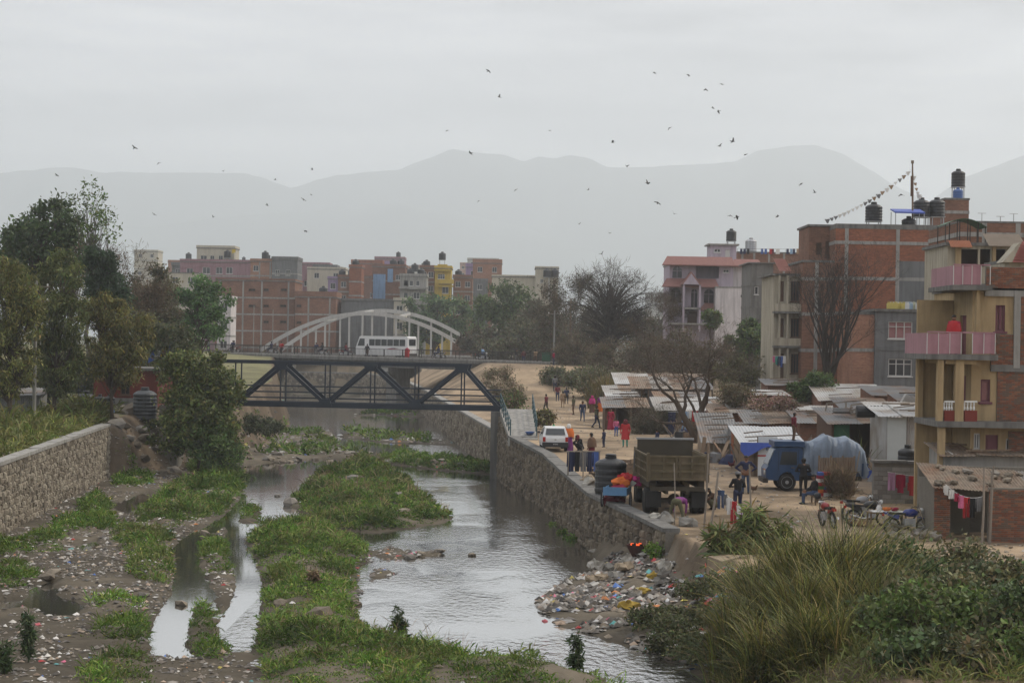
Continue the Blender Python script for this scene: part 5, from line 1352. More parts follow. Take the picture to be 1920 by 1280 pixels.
# ---------------------------------------------------------------- trees and shrubs
def unit(v): return v/np.maximum(np.linalg.norm(v, axis=1, keepdims=True), 1e-9)
def quads_leaf(name, base, dirv, L, W, cols, m_, parent):
    n = len(base); r_ = unit(rng.standard_normal((n, 3))); side = unit(np.cross(dirv, r_))
    nn = np.cross(side, dirv)
    mid = base+dirv*(L*.5)[:, None]+nn*(L*.08)[:, None]; tip = base+dirv*L[:, None]
    V = np.stack([base, mid+side*(W*.5)[:, None], tip, mid-side*(W*.5)[:, None]], 1).reshape(-1, 3)
    Q = np.arange(n*4).reshape(n, 4)
    return np_mesh(name, V, Q, m_, parent, np.repeat(cols, 4, 0))
def leafy(name, label, base, blobs, ntip, nleaf, size, pal, tr=0.2, droop=0.0, bark=None, cat='tree', asp=0.5, sig=0.17, lean=(0,0), group=None, trunk=True, surf=0.5, limb=True, seed=1):
    rs_ = random.Random(seed); base = Vector(base); nleaf = int(nleaf*1.5); size *= 1.2; ntip = int(ntip*1.25)
    rt = root(name, base, 0, label, cat, group)
    vol = np.array([b_[3]*b_[4]*b_[5] for b_ in blobs]); vol = vol/vol.sum()
    ztop = max(b_[2]+b_[5] for b_ in blobs); cx = sum(b_[0]*v_ for b_, v_ in zip(blobs, vol)); cy = sum(b_[1]*v_ for b_, v_ in zip(blobs, vol))
    tpts = []
    for i in range(7):
        t_ = i/6; tpts.append(Vector((cx*t_**1.3+rs_.uniform(-1,1)*.025*ztop*(0 < i < 6)+lean[0]*t_, cy*t_+rs_.uniform(-1,1)*.02*ztop*(0 < i < 6), ztop*.82*t_-(.3 if i == 0 else 0))))
    tips, sg = [], []
    for k in range(ntip):
        b_ = blobs[int(np.searchsorted(np.cumsum(vol), rs_.random()))] if k >= len(blobs)*3 else blobs[k % len(blobs)]
        while True:
            q = Vector((rs_.uniform(-1,1), rs_.uniform(-1,1), rs_.uniform(-1,1)))
            if .05 < q.length < 1: break
        q = q.normalized()*(q.length**surf)
        tips.append(Vector((b_[0]+q.x*b_[3], b_[1]+q.y*b_[4], b_[2]+q.z*b_[5]))); sg.append(sig*(b_[3]*b_[4]*b_[5])**(1/3)*rs_.uniform(.6,1.4))
    if trunk:
        m2 = MB(); m2.tube(tpts, [tr*(1-.75*i/6) for i in range(7)], 8)
        m2.build('trunk', bark or BARK, rt, smooth=True)
        if limb:
            m3 = MB()
            for t_ in tips:
                zf = min(max((t_.z*rs_.uniform(.45,.75))/(ztop*.82), .12), .95); i = int(zf*6); a = tpts[i].lerp(tpts[min(i+1,6)], zf*6-i)
                mid = a.lerp(t_, .5)+Vector((rs_.uniform(-.1,.1), rs_.uniform(-.1,.1), .12))*(t_-a).length
                r0 = tr*(1-.75*zf)*.42; m3.tube([a, mid, t_], [r0, r0*.6, r0*.2], 4, cap=False)
            m3.build('limbs', bark or BARK, rt, smooth=True)
    T = np.array([tuple(t_) for t_ in tips]); S = np.array(sg)
    idx = rng.integers(0, len(T), nleaf)
    tone = rng.uniform(.6, 1.35, len(T))
    B = T[idx]+rng.standard_normal((nleaf, 3))*S[idx][:, None]*np.array([1,1,.75])
    B[:, 2] = np.maximum(B[:, 2], .05)
    d = unit(rng.standard_normal((nleaf, 3))+np.array([0,0,-droop]))
    L = rng.uniform(.6, 1.3, nleaf)*size
    cols = pick(pal, nleaf, .25)*tone[idx][:, None]*1.75
    quads_leaf('crown', B, d, L, L*asp*rng.uniform(.7,1.2,nleaf), np.clip(cols,.004,1), LEAF, rt)
    return rt
def bare(name, label, base, height_, spread, tr, depth=5, nchild=3, up=.5, bark=None, twigs=4000, tw_len=.5, tw_w=.02, tw_col=((0.09,0.075,0.06),), seed=1, first=.3, cat='tree', stems=1, leaf=0, leafpal=GPAL, lsize=.12, wob=.12, ratio=.72, thick=1.0):
    rs_ = random.Random(seed); rt = root(name, base, 0, label, cat)
    m2 = MB(); tips = []; mt = MB()
    def grow(p, d, ln, r_, dep, mb_):
        n = 4; pts = [p]; rr = [r_]; q = p.copy(); dd = d.copy()
        for i in range(n):
            dd = (dd+Vector((rs_.gauss(0,wob), rs_.gauss(0,wob), rs_.gauss(0,wob)+.05*up))).normalized()
            q = q+dd*(ln/n); pts.append(q.copy()); rr.append(r_*(1-.45*(i+1)/n))
        mb_.tube(pts, rr, 7 if dep == depth else (5 if dep > depth-3 else 3), cap=False)
        if dep <= 2:
            for a in pts[1:]: tips.append((a, dd))
        if dep == 0: return
        for k in range(nchild if dep < depth else nchild+1):
            a = pts[rs_.choice([2,3,4,4]) if k else 4]
            ax = Vector((rs_.gauss(0,1), rs_.gauss(0,1), rs_.gauss(0,.4))).normalized()
            nd = (dd*1.0+ax*spread+Vector((0,0,up*.5))).normalized()
            grow(a, nd, ln*rs_.uniform(ratio-.14,ratio+.1), rr[-1]*rs_.uniform(.62,.88)*thick, dep-1, mt)
    tot = sum(ratio**i for i in range(depth+1))
    for s_ in range(stems):
        d0 = Vector((rs_.gauss(0,.12+.12*(stems > 1)), rs_.gauss(0,.12+.12*(stems > 1)), 1)).normalized()
        grow(Vector((0,0,-.2)), d0, height_*first, tr, depth, m2)
    # scale to height
    zs_ = max(v_[2] for v_ in mt.v) if mt.v else height_
    k = height_/zs_
    for mm in (m2, mt): mm.v = [(x*k, y*k, z*k) for x, y, z in mm.v]
    m2.build('trunk', bark or BARK_G, rt, smooth=True); mt.build('branches', bark or BARK_G, rt, smooth=True)
    if twigs:
        T = np.array([tuple(a*k) for a, _ in tips]); D = np.array([tuple(d_) for _, d_ in tips])
        idx = rng.integers(0, len(T), twigs)
        dd = unit(D[idx]+rng.standard_normal((twigs,3))*.75)
        quads_leaf('twigs', T[idx]+rng.standard_normal((twigs,3))*.12, dd, rng.uniform(.5,1.3,twigs)*tw_len, np.full(twigs,tw_w), pick(tw_col,twigs,.25), GRASSM, rt)
    if leaf:
        T = np.array([tuple(a*k) for a, _ in tips]); idx = rng.integers(0, len(T), leaf)
        L = rng.uniform(.6,1.3,leaf)*lsize
        quads_leaf('crown', T[idx]+rng.standard_normal((leaf,3))*.25, unit(rng.standard_normal((leaf,3))), L, L*.5, pick(leafpal,leaf,.25), LEAF, rt)
    return rt
def at(u, Y):
    q = P(u, 700, Y); return (q.x, Y, gz(q.x, Y)-.05)
def blobs_px(base, Y, lst):
    """(u0,u1,v0,v1[,depth factor]) boxes to ellipsoids relative to the base"""
    r_ = []
    for b_ in lst:
        u0, u1, v0, v1 = b_[:4]; c = P((u0+u1)/2, (v0+v1)/2, Y); rx = (u1-u0)/2*Y/F; rz_ = (v1-v0)/2*Y/F
        r_.append((c.x-base[0], (b_[4] if len(b_) > 4 else 0), c.z-base[2], rx, max(rx*.8, .4), rz_))
    return r_
def tree_px(name, label, u, Y, lst, *a, **k):
    b_ = at(u, Y); return leafy(name, label, b_, blobs_px(b_, Y, lst), *a, **k)
DKG = [(0.035,0.058,0.022),(0.028,0.045,0.018),(0.045,0.07,0.024),(0.055,0.075,0.03)]
OLV = [(0.095,0.10,0.03),(0.12,0.12,0.034),(0.075,0.082,0.027),(0.135,0.125,0.04),(0.06,0.068,0.024)]
MID = [(0.055,0.09,0.025),(0.07,0.105,0.03),(0.045,0.07,0.022),(0.085,0.115,0.035)]
YOL = [(0.12,0.105,0.03),(0.10,0.095,0.03),(0.085,0.085,0.028),(0.135,0.115,0.04),(0.06,0.065,0.025)]
BRN = [(0.105,0.075,0.045),(0.085,0.06,0.04),(0.12,0.085,0.05)]
tree_px('eucalyptus_tree', 'drooping olive eucalyptus cut by the left edge', 28, 116, [(-40,75,490,640),(-20,70,560,700),(-40,60,640,745)], 90, 9000, .26, OLV, .16, droop=1.2, asp=.28, sig=.16, seed=2)
tree_px('eucalyptus_tree', 'tall olive eucalyptus left of the utility pole', 104, 121, [(75,150,470,580),(60,160,540,660),(70,150,620,735)], 90, 9000, .26, [(0.07,0.083,0.028),(0.09,0.10,0.033),(0.055,0.065,0.023)], .15, droop=1.2, asp=.28, sig=.16, seed=3)
tree_px('weeping_tree', 'yellowish drooping tree in front of the red building', 212, 123, [(150,240,545,650),(195,282,560,680),(165,270,620,720)], 80, 8500, .25, YOL, .13, droop=1.4, asp=.28, sig=.16, seed=4)
tree_px('round_tree', 'big dark rounded evergreen behind the eucalyptus', 60, 160, [(10,120,400,520),(40,150,380,480),(-20,80,440,570),(70,165,430,545)], 100, 9000, .34, DKG, .35, sig=.17, seed=5)
tree_px('slender_tree', 'tall sparse tree standing above the left tree mass', 168, 152, [(128,200,340,400),(140,215,380,450),(165,225,400,470)], 40, 620, .24, MID, .2, bark=BARK_G, sig=.2, seed=6)
tree_px('pine_tree', 'dark bushy pine below the tall sparse tree', 192, 142, [(165,210,455,500),(155,228,485,540),(160,240,520,580)], 70, 7500, .30, [(0.022,0.04,0.02),(0.03,0.05,0.022),(0.02,0.032,0.018)], .22, asp=.25, sig=.17, seed=7)
tree_px('russet_tree', 'russet brown thin leaved tree behind the pine', 128, 166, [(95,165,440,530)], 40, 2600, .28, [(0.10,0.06,0.035),(0.085,0.06,0.035),(0.07,0.06,0.03)], .2, seed=8)
bare('bare_tree', 'leafless brown tree right of the pine', at(262, 168), 9.0, .55, .2, 5, 3, .5, twigs=2600, tw_len=.7, tw_w=.035, tw_col=BRN, leaf=1200, leafpal=BRN, lsize=.25, seed=9)
bare('bare_tree', 'tall leafless tree at the edge of the left trees', at(232, 175), 12.5, .5, .2, 5, 3, .6, twigs=1800, tw_len=.7, tw_w=.035, tw_col=BRN, leaf=500, leafpal=BRN, lsize=.25, seed=19)
tree_px('thicket_tree', 'dull brown green tree left of the bright green one', 292, 176, [(235,330,500,600),(250,345,560,660),(200,300,560,640)], 70, 5500, .30, [(0.07,0.065,0.035),(0.055,0.06,0.03),(0.085,0.07,0.04)], .2, seed=10)
tree_px('broad_tree', 'bright green spreading tree in front of the brick block', 372, 186, [(330,400,520,585),(360,432,530,600),(335,420,575,640),(310,370,560,630)], 75, 6000, .30, [(0.05,0.10,0.03),(0.06,0.115,0.035),(0.04,0.075,0.025),(0.07,0.12,0.04)], .22, sig=.17, seed=11)
tree_px('leafy_bush', 'large dark leafy bush at the left end of the footbridge', 375, 122.5, [(300,400,665,770),(370,450,660,760),(300,440,720,830),(400,458,720,830),(282,350,770,855)], 125, 13000, .24, [(0.065,0.085,0.025),(0.085,0.10,0.028),(0.05,0.065,0.022),(0.115,0.12,0.04)], .12, cat='bush', sig=.17, seed=12)
tree_px('leafy_bush', 'green creeper bush tumbling down the bank below the footbridge', 405, 121.5, [(345,430,790,860),(380,455,810,900),(400,462,860,940)], 60, 5200, .2, MID, .05, cat='bush', trunk=False, sig=.2, seed=13)
tree_px('leafy_bush', 'low dark bush on the silt bar under the truss', 490, 150, [(450,500,782,815),(480,535,780,812)], 26, 2200, .2, [(0.06,0.065,0.035),(0.045,0.055,0.03)], .05, cat='bush', trunk=False, sig=.25, seed=14)
tree_px('leafy_bush', 'weedy shrub on top of the left stone wall', 140, 126, [(95,175,775,815),(120,172,790,825)], 26, 2600, .2, [(0.05,0.11,0.025),(0.06,0.12,0.03)], .05, cat='bush', trunk=False, sig=.25, seed=15)
# centre
tree_px('broad_tree', 'hazy green tree right of the grey block', 812, 331, [(765,830,545,600),(800,885,555,625),(760,870,590,640)], 70, 5200, .5, [(0.055,0.085,0.04),(0.07,0.10,0.045),(0.045,0.07,0.035)], .35, sig=.17, seed=16)
tree_px('broad_tree', 'green tree in front of the long cream hall', 945, 300, [(890,990,530,600),(885,960,570,660),(940,1030,555,640)], 80, 6500, .46, [(0.06,0.085,0.032),(0.07,0.095,0.035),(0.045,0.065,0.028)], .35, sig=.17, seed=17)
tree_px('thicket_tree', 'dull olive tree mass behind the end of the road bridge', 985, 275, [(900,1010,610,690),(960,1060,590,690)], 70, 5200, .40, [(0.06,0.062,0.032),(0.075,0.068,0.04),(0.05,0.055,0.03)], .25, sig=.18, seed=18)
tree_px('thicket_tree', 'brown scrubby tree just past the arch bridge end', 905, 290, [(860,940,615,665),(890,960,625,675)], 40, 2600, .40, [(0.06,0.05,0.032),(0.05,0.05,0.03)], .2, seed=20)
for k, (u, Yk) in enumerate(((660,345),(705,348),(770,343))):
    tree_px('roadside_tree', ['small hazy green tree under the left half of the arch','small hazy green tree behind the bus','small hazy green tree under the right half of the arch'][k], u, Yk, [(u-18,u+18,612,660),(u-12,u+22,625,668)], 18, 1300, .45, MID, .15, seed=60+k)
tree_px('bare_tree', 'big leafless tree with a fine dense crown beside the path', 1146, 228, [(1058,1150,515,610),(1090,1200,497,590),(1140,1228,515,615),(1080,1210,570,650)], 190, 5200, .95, [(0.042,0.035,0.028),(0.033,0.028,0.023)], .42, bark=mat('bark_dark',(0.05,0.042,0.036),rough=.95,var=.3,scale=8), asp=.035, sig=.2, droop=-.5, seed=24)
for k, (u, Yk, v0, v1) in enumerate(((1035,262,585,690),(1075,290,580,680),(1110,275,600,690),(1205,270,590,690),(1245,255,600,690),(1000,285,575,680))):
    tree_px('scrub_tree', ['dull scrub tree left of the big bare crown','hazy scrub tree behind the big bare crown','brown scrub tree behind the path','grey scrub tree right of the big bare crown','brown scrub tree before the pink house','olive scrub tree over the bridge end'][k], u, Yk, [(u-38,u+38,v0,v1),(u-25,u+30,v0-15,v1-40)], 60, 3400, .42, [(0.07,0.062,0.04),(0.055,0.058,0.032),(0.085,0.07,0.048)], .2, asp=.3, sig=.18, seed=150+k)
for k, (u, Yk, v0, v1) in enumerate(((15,128,680,770),(90,135,660,750),(150,146,670,745),(235,146,640,690),(310,140,600,700),(330,150,640,730),(270,160,590,700))):
    tree_px('undergrowth_bush', ['dark undergrowth at the far left edge','dark undergrowth behind the grey shed','shaded undergrowth left of the red building','leafy branches over the red building roof','leafy undergrowth right of the red building','dense undergrowth behind the leafy bush','dull thicket between the red building and bright green tree'][k], u, Yk, [(u-45,u+45,v0,v1),(u-30,u+50,v0+10,v1)], 46, 3000, .24, [(0.045,0.052,0.022),(0.06,0.06,0.028),(0.035,0.042,0.018)], .1, cat='bush', sig=.22, seed=160+k)
bare('bare_tree', 'smaller leafless tree left of the big bare crown', at(1080, 240), 11.0, .6, .24, 5, 3, .4, twigs=4500, tw_len=.8, tw_w=.035, tw_col=BRN, leaf=2500, leafpal=[(0.06,0.06,0.035),(0.07,0.06,0.04)], lsize=.3, seed=25)
bare('bare_tree', 'leafless scrub tree right of the big bare crown', at(1222, 225), 9.0, .65, .2, 5, 3, .3, twigs=4500, tw_len=.7, tw_w=.035, tw_col=BRN, seed=26)
for k, (u0, u1, v0, v1, Yk) in enumerate(((1050,1120,625,700,222),(1110,1200,640,705,215),(1180,1260,630,705,208),(1240,1320,620,700,196),(1300,1370,640,710,180),(1350,1430,660,735,165))):
    tree_px('scrub_thicket', ['brown scrub at the top of the path','brown scrub under the big bare tree','twiggy brown scrub behind the far tin roofs','brown scrub left of the gnarled tree','twiggy scrub behind the gnarled tree','olive scrub right of the gnarled tree'][k], (u0+u1)/2, Yk, [(u0,u1,v0,v1),(u0-8,u1-20,v0+15,v1+5)], 50, 3800, .34, [(0.085,0.065,0.042),(0.07,0.06,0.038),(0.06,0.06,0.032),(0.10,0.075,0.05)] if k < 5 else [(0.07,0.07,0.03),(0.085,0.075,0.035)], .1, cat='thicket', asp=.18, sig=.2, seed=30+k)
for k, (u, Yk) in enumerate(((455,262),(490,268),(420,255))):
    tree_px('far_bush', ['bush on the far left bank under the road bridge','second bush on the far left bank under the road bridge','bush behind the left end of the road bridge'][k], u, Yk, [(u-22,u+22,668,705)], 24, 1200, .3, OLV+BRN, .05, cat='bush', trunk=False, sig=.26, seed=180+k)
for k, (u0, u1, v0, v1, Yk) in enumerate(((1018,1075,690,728,208),(1060,1130,692,735,198),(1085,1165,695,738,188))):
    tree_px('verge_bush', ['low grey green bush where the path tops out','low green bush beside the walkers','bushy green verge below the yellow reed clump'][k], (u0+u1)/2, Yk, [(u0,u1,v0,v1)], 34, 2600, .26, [(0.075,0.08,0.04),(0.06,0.075,0.035),(0.09,0.08,0.05)], .05, cat='bush', trunk=False, sig=.24, seed=40+k)
tree_px('leafy_tree', 'green tree between the white block and cream house', 1405, 196, [(1358,1400,625,672),(1385,1446,600,668)], 50, 4200, .28, DKG+MID, .18, seed=44)
tree_px('leafy_tree', 'small green shrub in front of the pink house', 1330, 215, [(1318,1352,583,612)], 18, 1200, .28, MID, .08, seed=45)
bare('gnarled_tree', 'gnarled leaning bare tree in front of the shacks', at(1312, 117), 8.2, .75, .26, 5, 3, .22, bark=BARK, twigs=3800, tw_len=.55, tw_w=.02, tw_col=[(0.11,0.085,0.065),(0.085,0.065,0.05)], seed=52, first=.36, stems=2, wob=.2)
bare('bare_tree', 'tall upright bare tree rising before the brick house', at(1533, 140), 14.2, .52, .34, 5, 3, .6, thick=1.1, bark=mat('bark_dark',(0.05,0.042,0.036),rough=.95,var=.3,scale=8), twigs=4200, tw_len=.6, tw_w=.022, tw_col=[(0.06,0.05,0.042),(0.05,0.04,0.035)], seed=77, first=.22, ratio=.78, stems=2)
tree_px('leafy_bush', 'green bush at the foot of the tall bare tree', 1515, 137, [(1475,1525,718,752),(1505,1562,700,750)], 34, 3000, .2, DKG+MID, .06, cat='bush', sig=.22, seed=46)
tree_px('blossom_shrub', 'dry pinkish leaved shrub among the shack roofs', 1440, 119, [(1395,1470,742,800),(1430,1500,745,790),(1400,1440,780,815)], 60, 3200, .14, [(0.19,0.12,0.10),(0.14,0.09,0.06),(0.10,0.09,0.045),(0.24,0.16,0.14)], .08, cat='shrub', sig=.2, seed=47)
tree_px('blossom_shrub', 'dry brown shrub left of the pinkish one', 1385, 124, [(1345,1410,720,765)], 34, 2200, .15, [(0.10,0.08,0.05),(0.08,0.07,0.04)], .06, cat='shrub', sig=.22, seed=48)
tree_px('brush_heap', 'dark heap of cut brushwood beside the shack doorway', 1225, 128, [(1188,1262,768,822),(1180,1250,795,830)], 50, 5200, .3, [(0.05,0.045,0.028),(0.065,0.055,0.035),(0.04,0.038,0.024)], .05, cat='brushwood', asp=.07, trunk=False, sig=.24, seed=49)
tree_px('dry_bush', 'dry reddish bush at the right end of the road bridge', 945, 196, [(905,965,692,745),(930,985,720,765)], 46, 3600, .24, [(0.12,0.085,0.055),(0.10,0.08,0.05),(0.07,0.075,0.035)], .05, cat='bush', trunk=False, asp=.25, sig=.22, seed=50)
tree_px('verge_bush', 'weedy green clump behind the ramp railing', 955, 150, [(935,985,735,775)], 22, 1800, .18, MID+BRN, .04, cat='bush', trunk=False, sig=.26, seed=51)
tree_px('verge_bush', 'dry weed clump right of the ramp', 1018, 135, [(1002,1036,768,800)], 18, 1500, .16, OLV+BRN, .04, cat='bush', trunk=False, sig=.26, seed=53)
tree_px('long_leaf_shrub', 'shrub with long drooping leaves on the bank by the washing poles', 1425, 66, [(1390,1440,945,1010),(1440,1508,975,1060),(1345,1440,1010,1090),(1400,1500,1040,1100),(1335,1372,985,1030)], 70, 3400, .42, [(0.06,0.085,0.025),(0.08,0.10,0.03),(0.045,0.065,0.02),(0.12,0.13,0.04),(0.10,0.075,0.03)], .07, droop=.7, asp=.16, cat='shrub', sig=.22, seed=54)
def blades(name, label, base, n, r0, L, W, pal, spread=.45, bend=.9, cat='grass clump', nseg=5, plume=0, elong=(1,1)):
    rt = root(name, base, 0, label, cat)
    a = rng.uniform(0, 2*np.pi, n); rr = np.sqrt(rng.random(n))*r0
    bx_ = np.stack([np.cos(a)*rr*elong[0], np.sin(a)*rr*elong[1], np.zeros(n)], 1)
    bx_[:, 2] = height(base[0]+bx_[:, 0], base[1]+bx_[:, 1])-base[2]-.05
    nt_ = max(6, n//60); ti = rng.integers(0, nt_, n); ta = rng.uniform(0, 2*np.pi, nt_); tr_ = np.sqrt(rng.random(nt_))*r0; toff = np.stack([np.cos(ta)*tr_*elong[0], np.sin(ta)*tr_*elong[1]], 1)
    bx_[:, :2] = bx_[:, :2]*.25+toff[ti]; rr = np.hypot(bx_[:, 0], bx_[:, 1]); a = np.arctan2(bx_[:, 1], bx_[:, 0])+rng.normal(0, 1.0, nt_)[ti]
    az = a+rng.normal(0, .7, n); tilt = np.abs(rng.normal(0, spread, n))*(0.35+np.minimum(rr/r0, 1.2))+np.abs(rng.normal(0, .12, nt_))[ti]
    d = np.stack([np.cos(az)*np.sin(tilt), np.sin(az)*np.sin(tilt), np.cos(tilt)], 1)
    ln = rng.uniform(*L, n)*np.clip(rng.normal(1, .22, nt_), .5, 1.5)[ti]; w_ = rng.uniform(*W, n)
    side = np.stack([-np.sin(az+rng.normal(0,.6,n)), np.cos(az), np.zeros(n)], 1)
    Vs = []
    p = bx_.copy(); dd = d.copy()
    for k in range(nseg+1):
        ww = w_*(1-.9*(k/nseg)**1.5)
        Vs += [p-side*ww[:, None]/2, p+side*ww[:, None]/2]
        p = p+dd*(ln/nseg)[:, None]
        dd = dd+np.stack([np.cos(az), np.sin(az), np.zeros(n)], 1)*(bend*.16*(k+1)/nseg*2)-np.array([0,0,1])*(bend*.2*(k+1)/nseg); dd = unit(dd)
    V = np.stack(Vs, 1).reshape(-1, 3); st_ = 2*(nseg+1)
    i0 = (np.arange(n)*st_)[:, None]
    Q = np.concatenate([i0+np.array([[2*k, 2*k+1, 2*k+3, 2*k+2]]) for k in range(nseg)], 0)
    np_mesh('grass_blades', V, Q, GRASSM, rt, np.repeat(pick(pal, n, .25)*np.clip(rng.normal(1, .3, nt_), .45, 1.7)[ti][:, None], st_, 0))
    if plume:
        idx = rng.integers(0, n, plume); tp_ = V.reshape(n, st_, 3)[idx, -1]
        pl_ = quads_leaf('plumes', tp_+rng.standard_normal((plume,3))*.06, unit(rng.standard_normal((plume,3))*.3+np.array([0,0,1])), rng.uniform(.25,.5,plume), np.full(plume,.05), pick([(0.3,0.25,0.17),(0.24,0.2,0.12)],plume,.2), GRASSM, rt); pl_['kind'] = 'stuff'
    return rt
PAMP = [(0.24,0.21,0.06),(0.28,0.23,0.085),(0.17,0.18,0.035),(0.13,0.14,0.03),(0.12,0.125,0.04),(0.075,0.095,0.03),(0.15,0.135,0.06),(0.06,0.08,0.025)]
def at2(u, Y): q = P(u, 700, Y); return (q.x, Y, gz(q.x, Y))
for k, (u, Yk, n, r0, lo_, hi_) in enumerate(((1565,53.5,3400,1.5,1.2,2.7),(1480,52.5,2200,1.25,.9,2.1),(1650,54.5,1900,1.1,1.1,2.3),(1420,50.5,1700,1.1,.7,1.6),(1530,49.5,2200,1.2,.8,1.9),(1610,50,2200,1.2,.9,2.0),(1470,47,1800,1.1,.7,1.5),(1570,46,1800,1.2,.7,1.5),(1660,48,1500,1.0,.7,1.6),(1720,51,900,.8,.6,1.4))):
    blades('tall_grass_clump', ['great arching tussock of tall grass at the bottom right','tussock of tall grass left of the great one','tussock of tall grass right of the great one','lower tussock of grass spilling over the bank edge','tussock in front of the great one','tussock front right of the great one','low tussock at the bottom near the bank edge','low tussock at the bottom centre of the grass','low tussock where grass meets the leafy shrubs','small tussock among the leafy shrubs'][k], at2(u, Yk), n, r0, (lo_,hi_), (.018,.045), PAMP, spread=.55, bend=1.15)
blades('reed_clump', 'yellow plumed reed clump beside the path', at2(1138,186), 900, 1.6, (2.2,3.6), (.04,.08), [(0.20,0.16,0.06),(0.14,0.13,0.05),(0.24,0.19,0.09)], spread=.25, bend=.5, plume=420)
blades('maize_plant', 'tall green maize like plant beside the block wall', at2(1618,97), 26, .25, (1.6,2.9), (.08,.13), [(0.10,0.15,0.035),(0.14,0.17,0.05),(0.16,0.15,0.07)], spread=.3, bend=.8, cat='plant')
blades('maize_plant', 'dry drooping maize plant in front of the brushwood fence', at2(1588,95), 22, .3, (1.2,2.2), (.06,.1), [(0.2,0.17,0.09),(0.12,0.14,0.05)], spread=.4, bend=1.1, cat='plant')
for k in range(34):
    u = (1655+(k*71) % 300) if k > 15 else [1690,1745,1800,1860,1915,1720,1780,1840,1900,1700,1760,1830,1895,1660,1740,1930][k]; Yk = (40.5+(k*3.7) % 13) if k > 15 else [53,53.5,54,54.5,55,49,49.5,50,50.5,46,46.5,47,47.5,46,44,44][k]
    b_ = at(u, Yk); h_ = random.Random(k).uniform(.6,1.6)
    leafy('castor_shrub', 'broad leaved dark green shrub in the bottom right corner thicket', b_, [(0,0,h_*.55,.85,.75,h_*.5),(.3,.2,h_*.8,.5,.5,h_*.35)], 30, 1250, .13, [[(0.04,0.06,0.022),(0.055,0.075,0.027),(0.03,0.045,0.018)],[(0.06,0.09,0.025),(0.09,0.12,0.035),(0.05,0.07,0.02)],[(0.08,0.075,0.035),(0.10,0.09,0.045),(0.05,0.055,0.025)]][k*7 % 3], .03, cat='shrub', group='broad leaved shrubs in the corner', asp=.6, sig=.3, seed=80+k)
for k, (x_, Yk) in enumerate(((4.6,58.5),(5.4,57),(5.0,55.5),(6.2,60),(6.2,55),(6.0,52),(6.4,49.5),(6.6,47),(5.6,53.5),(6.9,57.5))):
    b_ = (x_, Yk, gz(x_, Yk)); 
    leafy('bank_bush', ['dark weedy bush on the rubbish slope by the river','weedy bush low on the rubbish slope','brownish weed bush at the waterline','weed bush near the top of the rubbish slope','weed bush below the arching tussock','bank bush under the tall grass','low bank bush near the bottom edge','bank bush at the bottom edge','bank bush over the blue sack','bank bush beside the long leaf shrub'][k], b_, [(0,0,.2,.9,.8,.32),(.5,.2,.25,.5,.5,.3)], 26, 1500, .11, [(0.05,0.06,0.025),(0.07,0.065,0.03),(0.04,0.05,0.02)], .03, cat='bush', trunk=False, sig=.3, seed=100+k, droop=.3)
for k, (u, Yk, h_) in enumerate(((757,55.5,1.1),(1090,51.5,.95),(62,52,1.35),(18,50,.8),(595,66,.6))):
    b_ = at2(u, Yk)
    leafy('tall_weed', ['single tall leafy weed stalk at the island tip','tall weed at the near shore right of centre','dark tall weed at the lower left corner','dark weed at the bottom left edge','brown weed in the middle of the big island'][k], b_, [(0,0,h_*.55,.12,.12,h_*.45)], 16, 420, .16, [(0.03,0.05,0.02),(0.045,0.065,0.025)] if k != 4 else BRN, .02, cat='weed', asp=.25, sig=.3, droop=.4, seed=110+k)
for k, (x_, Yk, hh) in enumerate(((5.5,72.2,.5),(2.9,88,.35),(2.6,91,.3),(2.2,95,.3))):
    leafy('wall_weed', ['bright weed growing at the broken end of the river wall','weed at the foot of the river wall by the heap','second weed at the foot of the river wall','third weed at the foot of the river wall'][k], (x_, Yk, gz(x_, Yk)), [(0,0,hh*.7,.25,.25,hh*.7)], 12, 420, .1, GPAL, .02, cat='weed', trunk=False, sig=.35, seed=120+k)
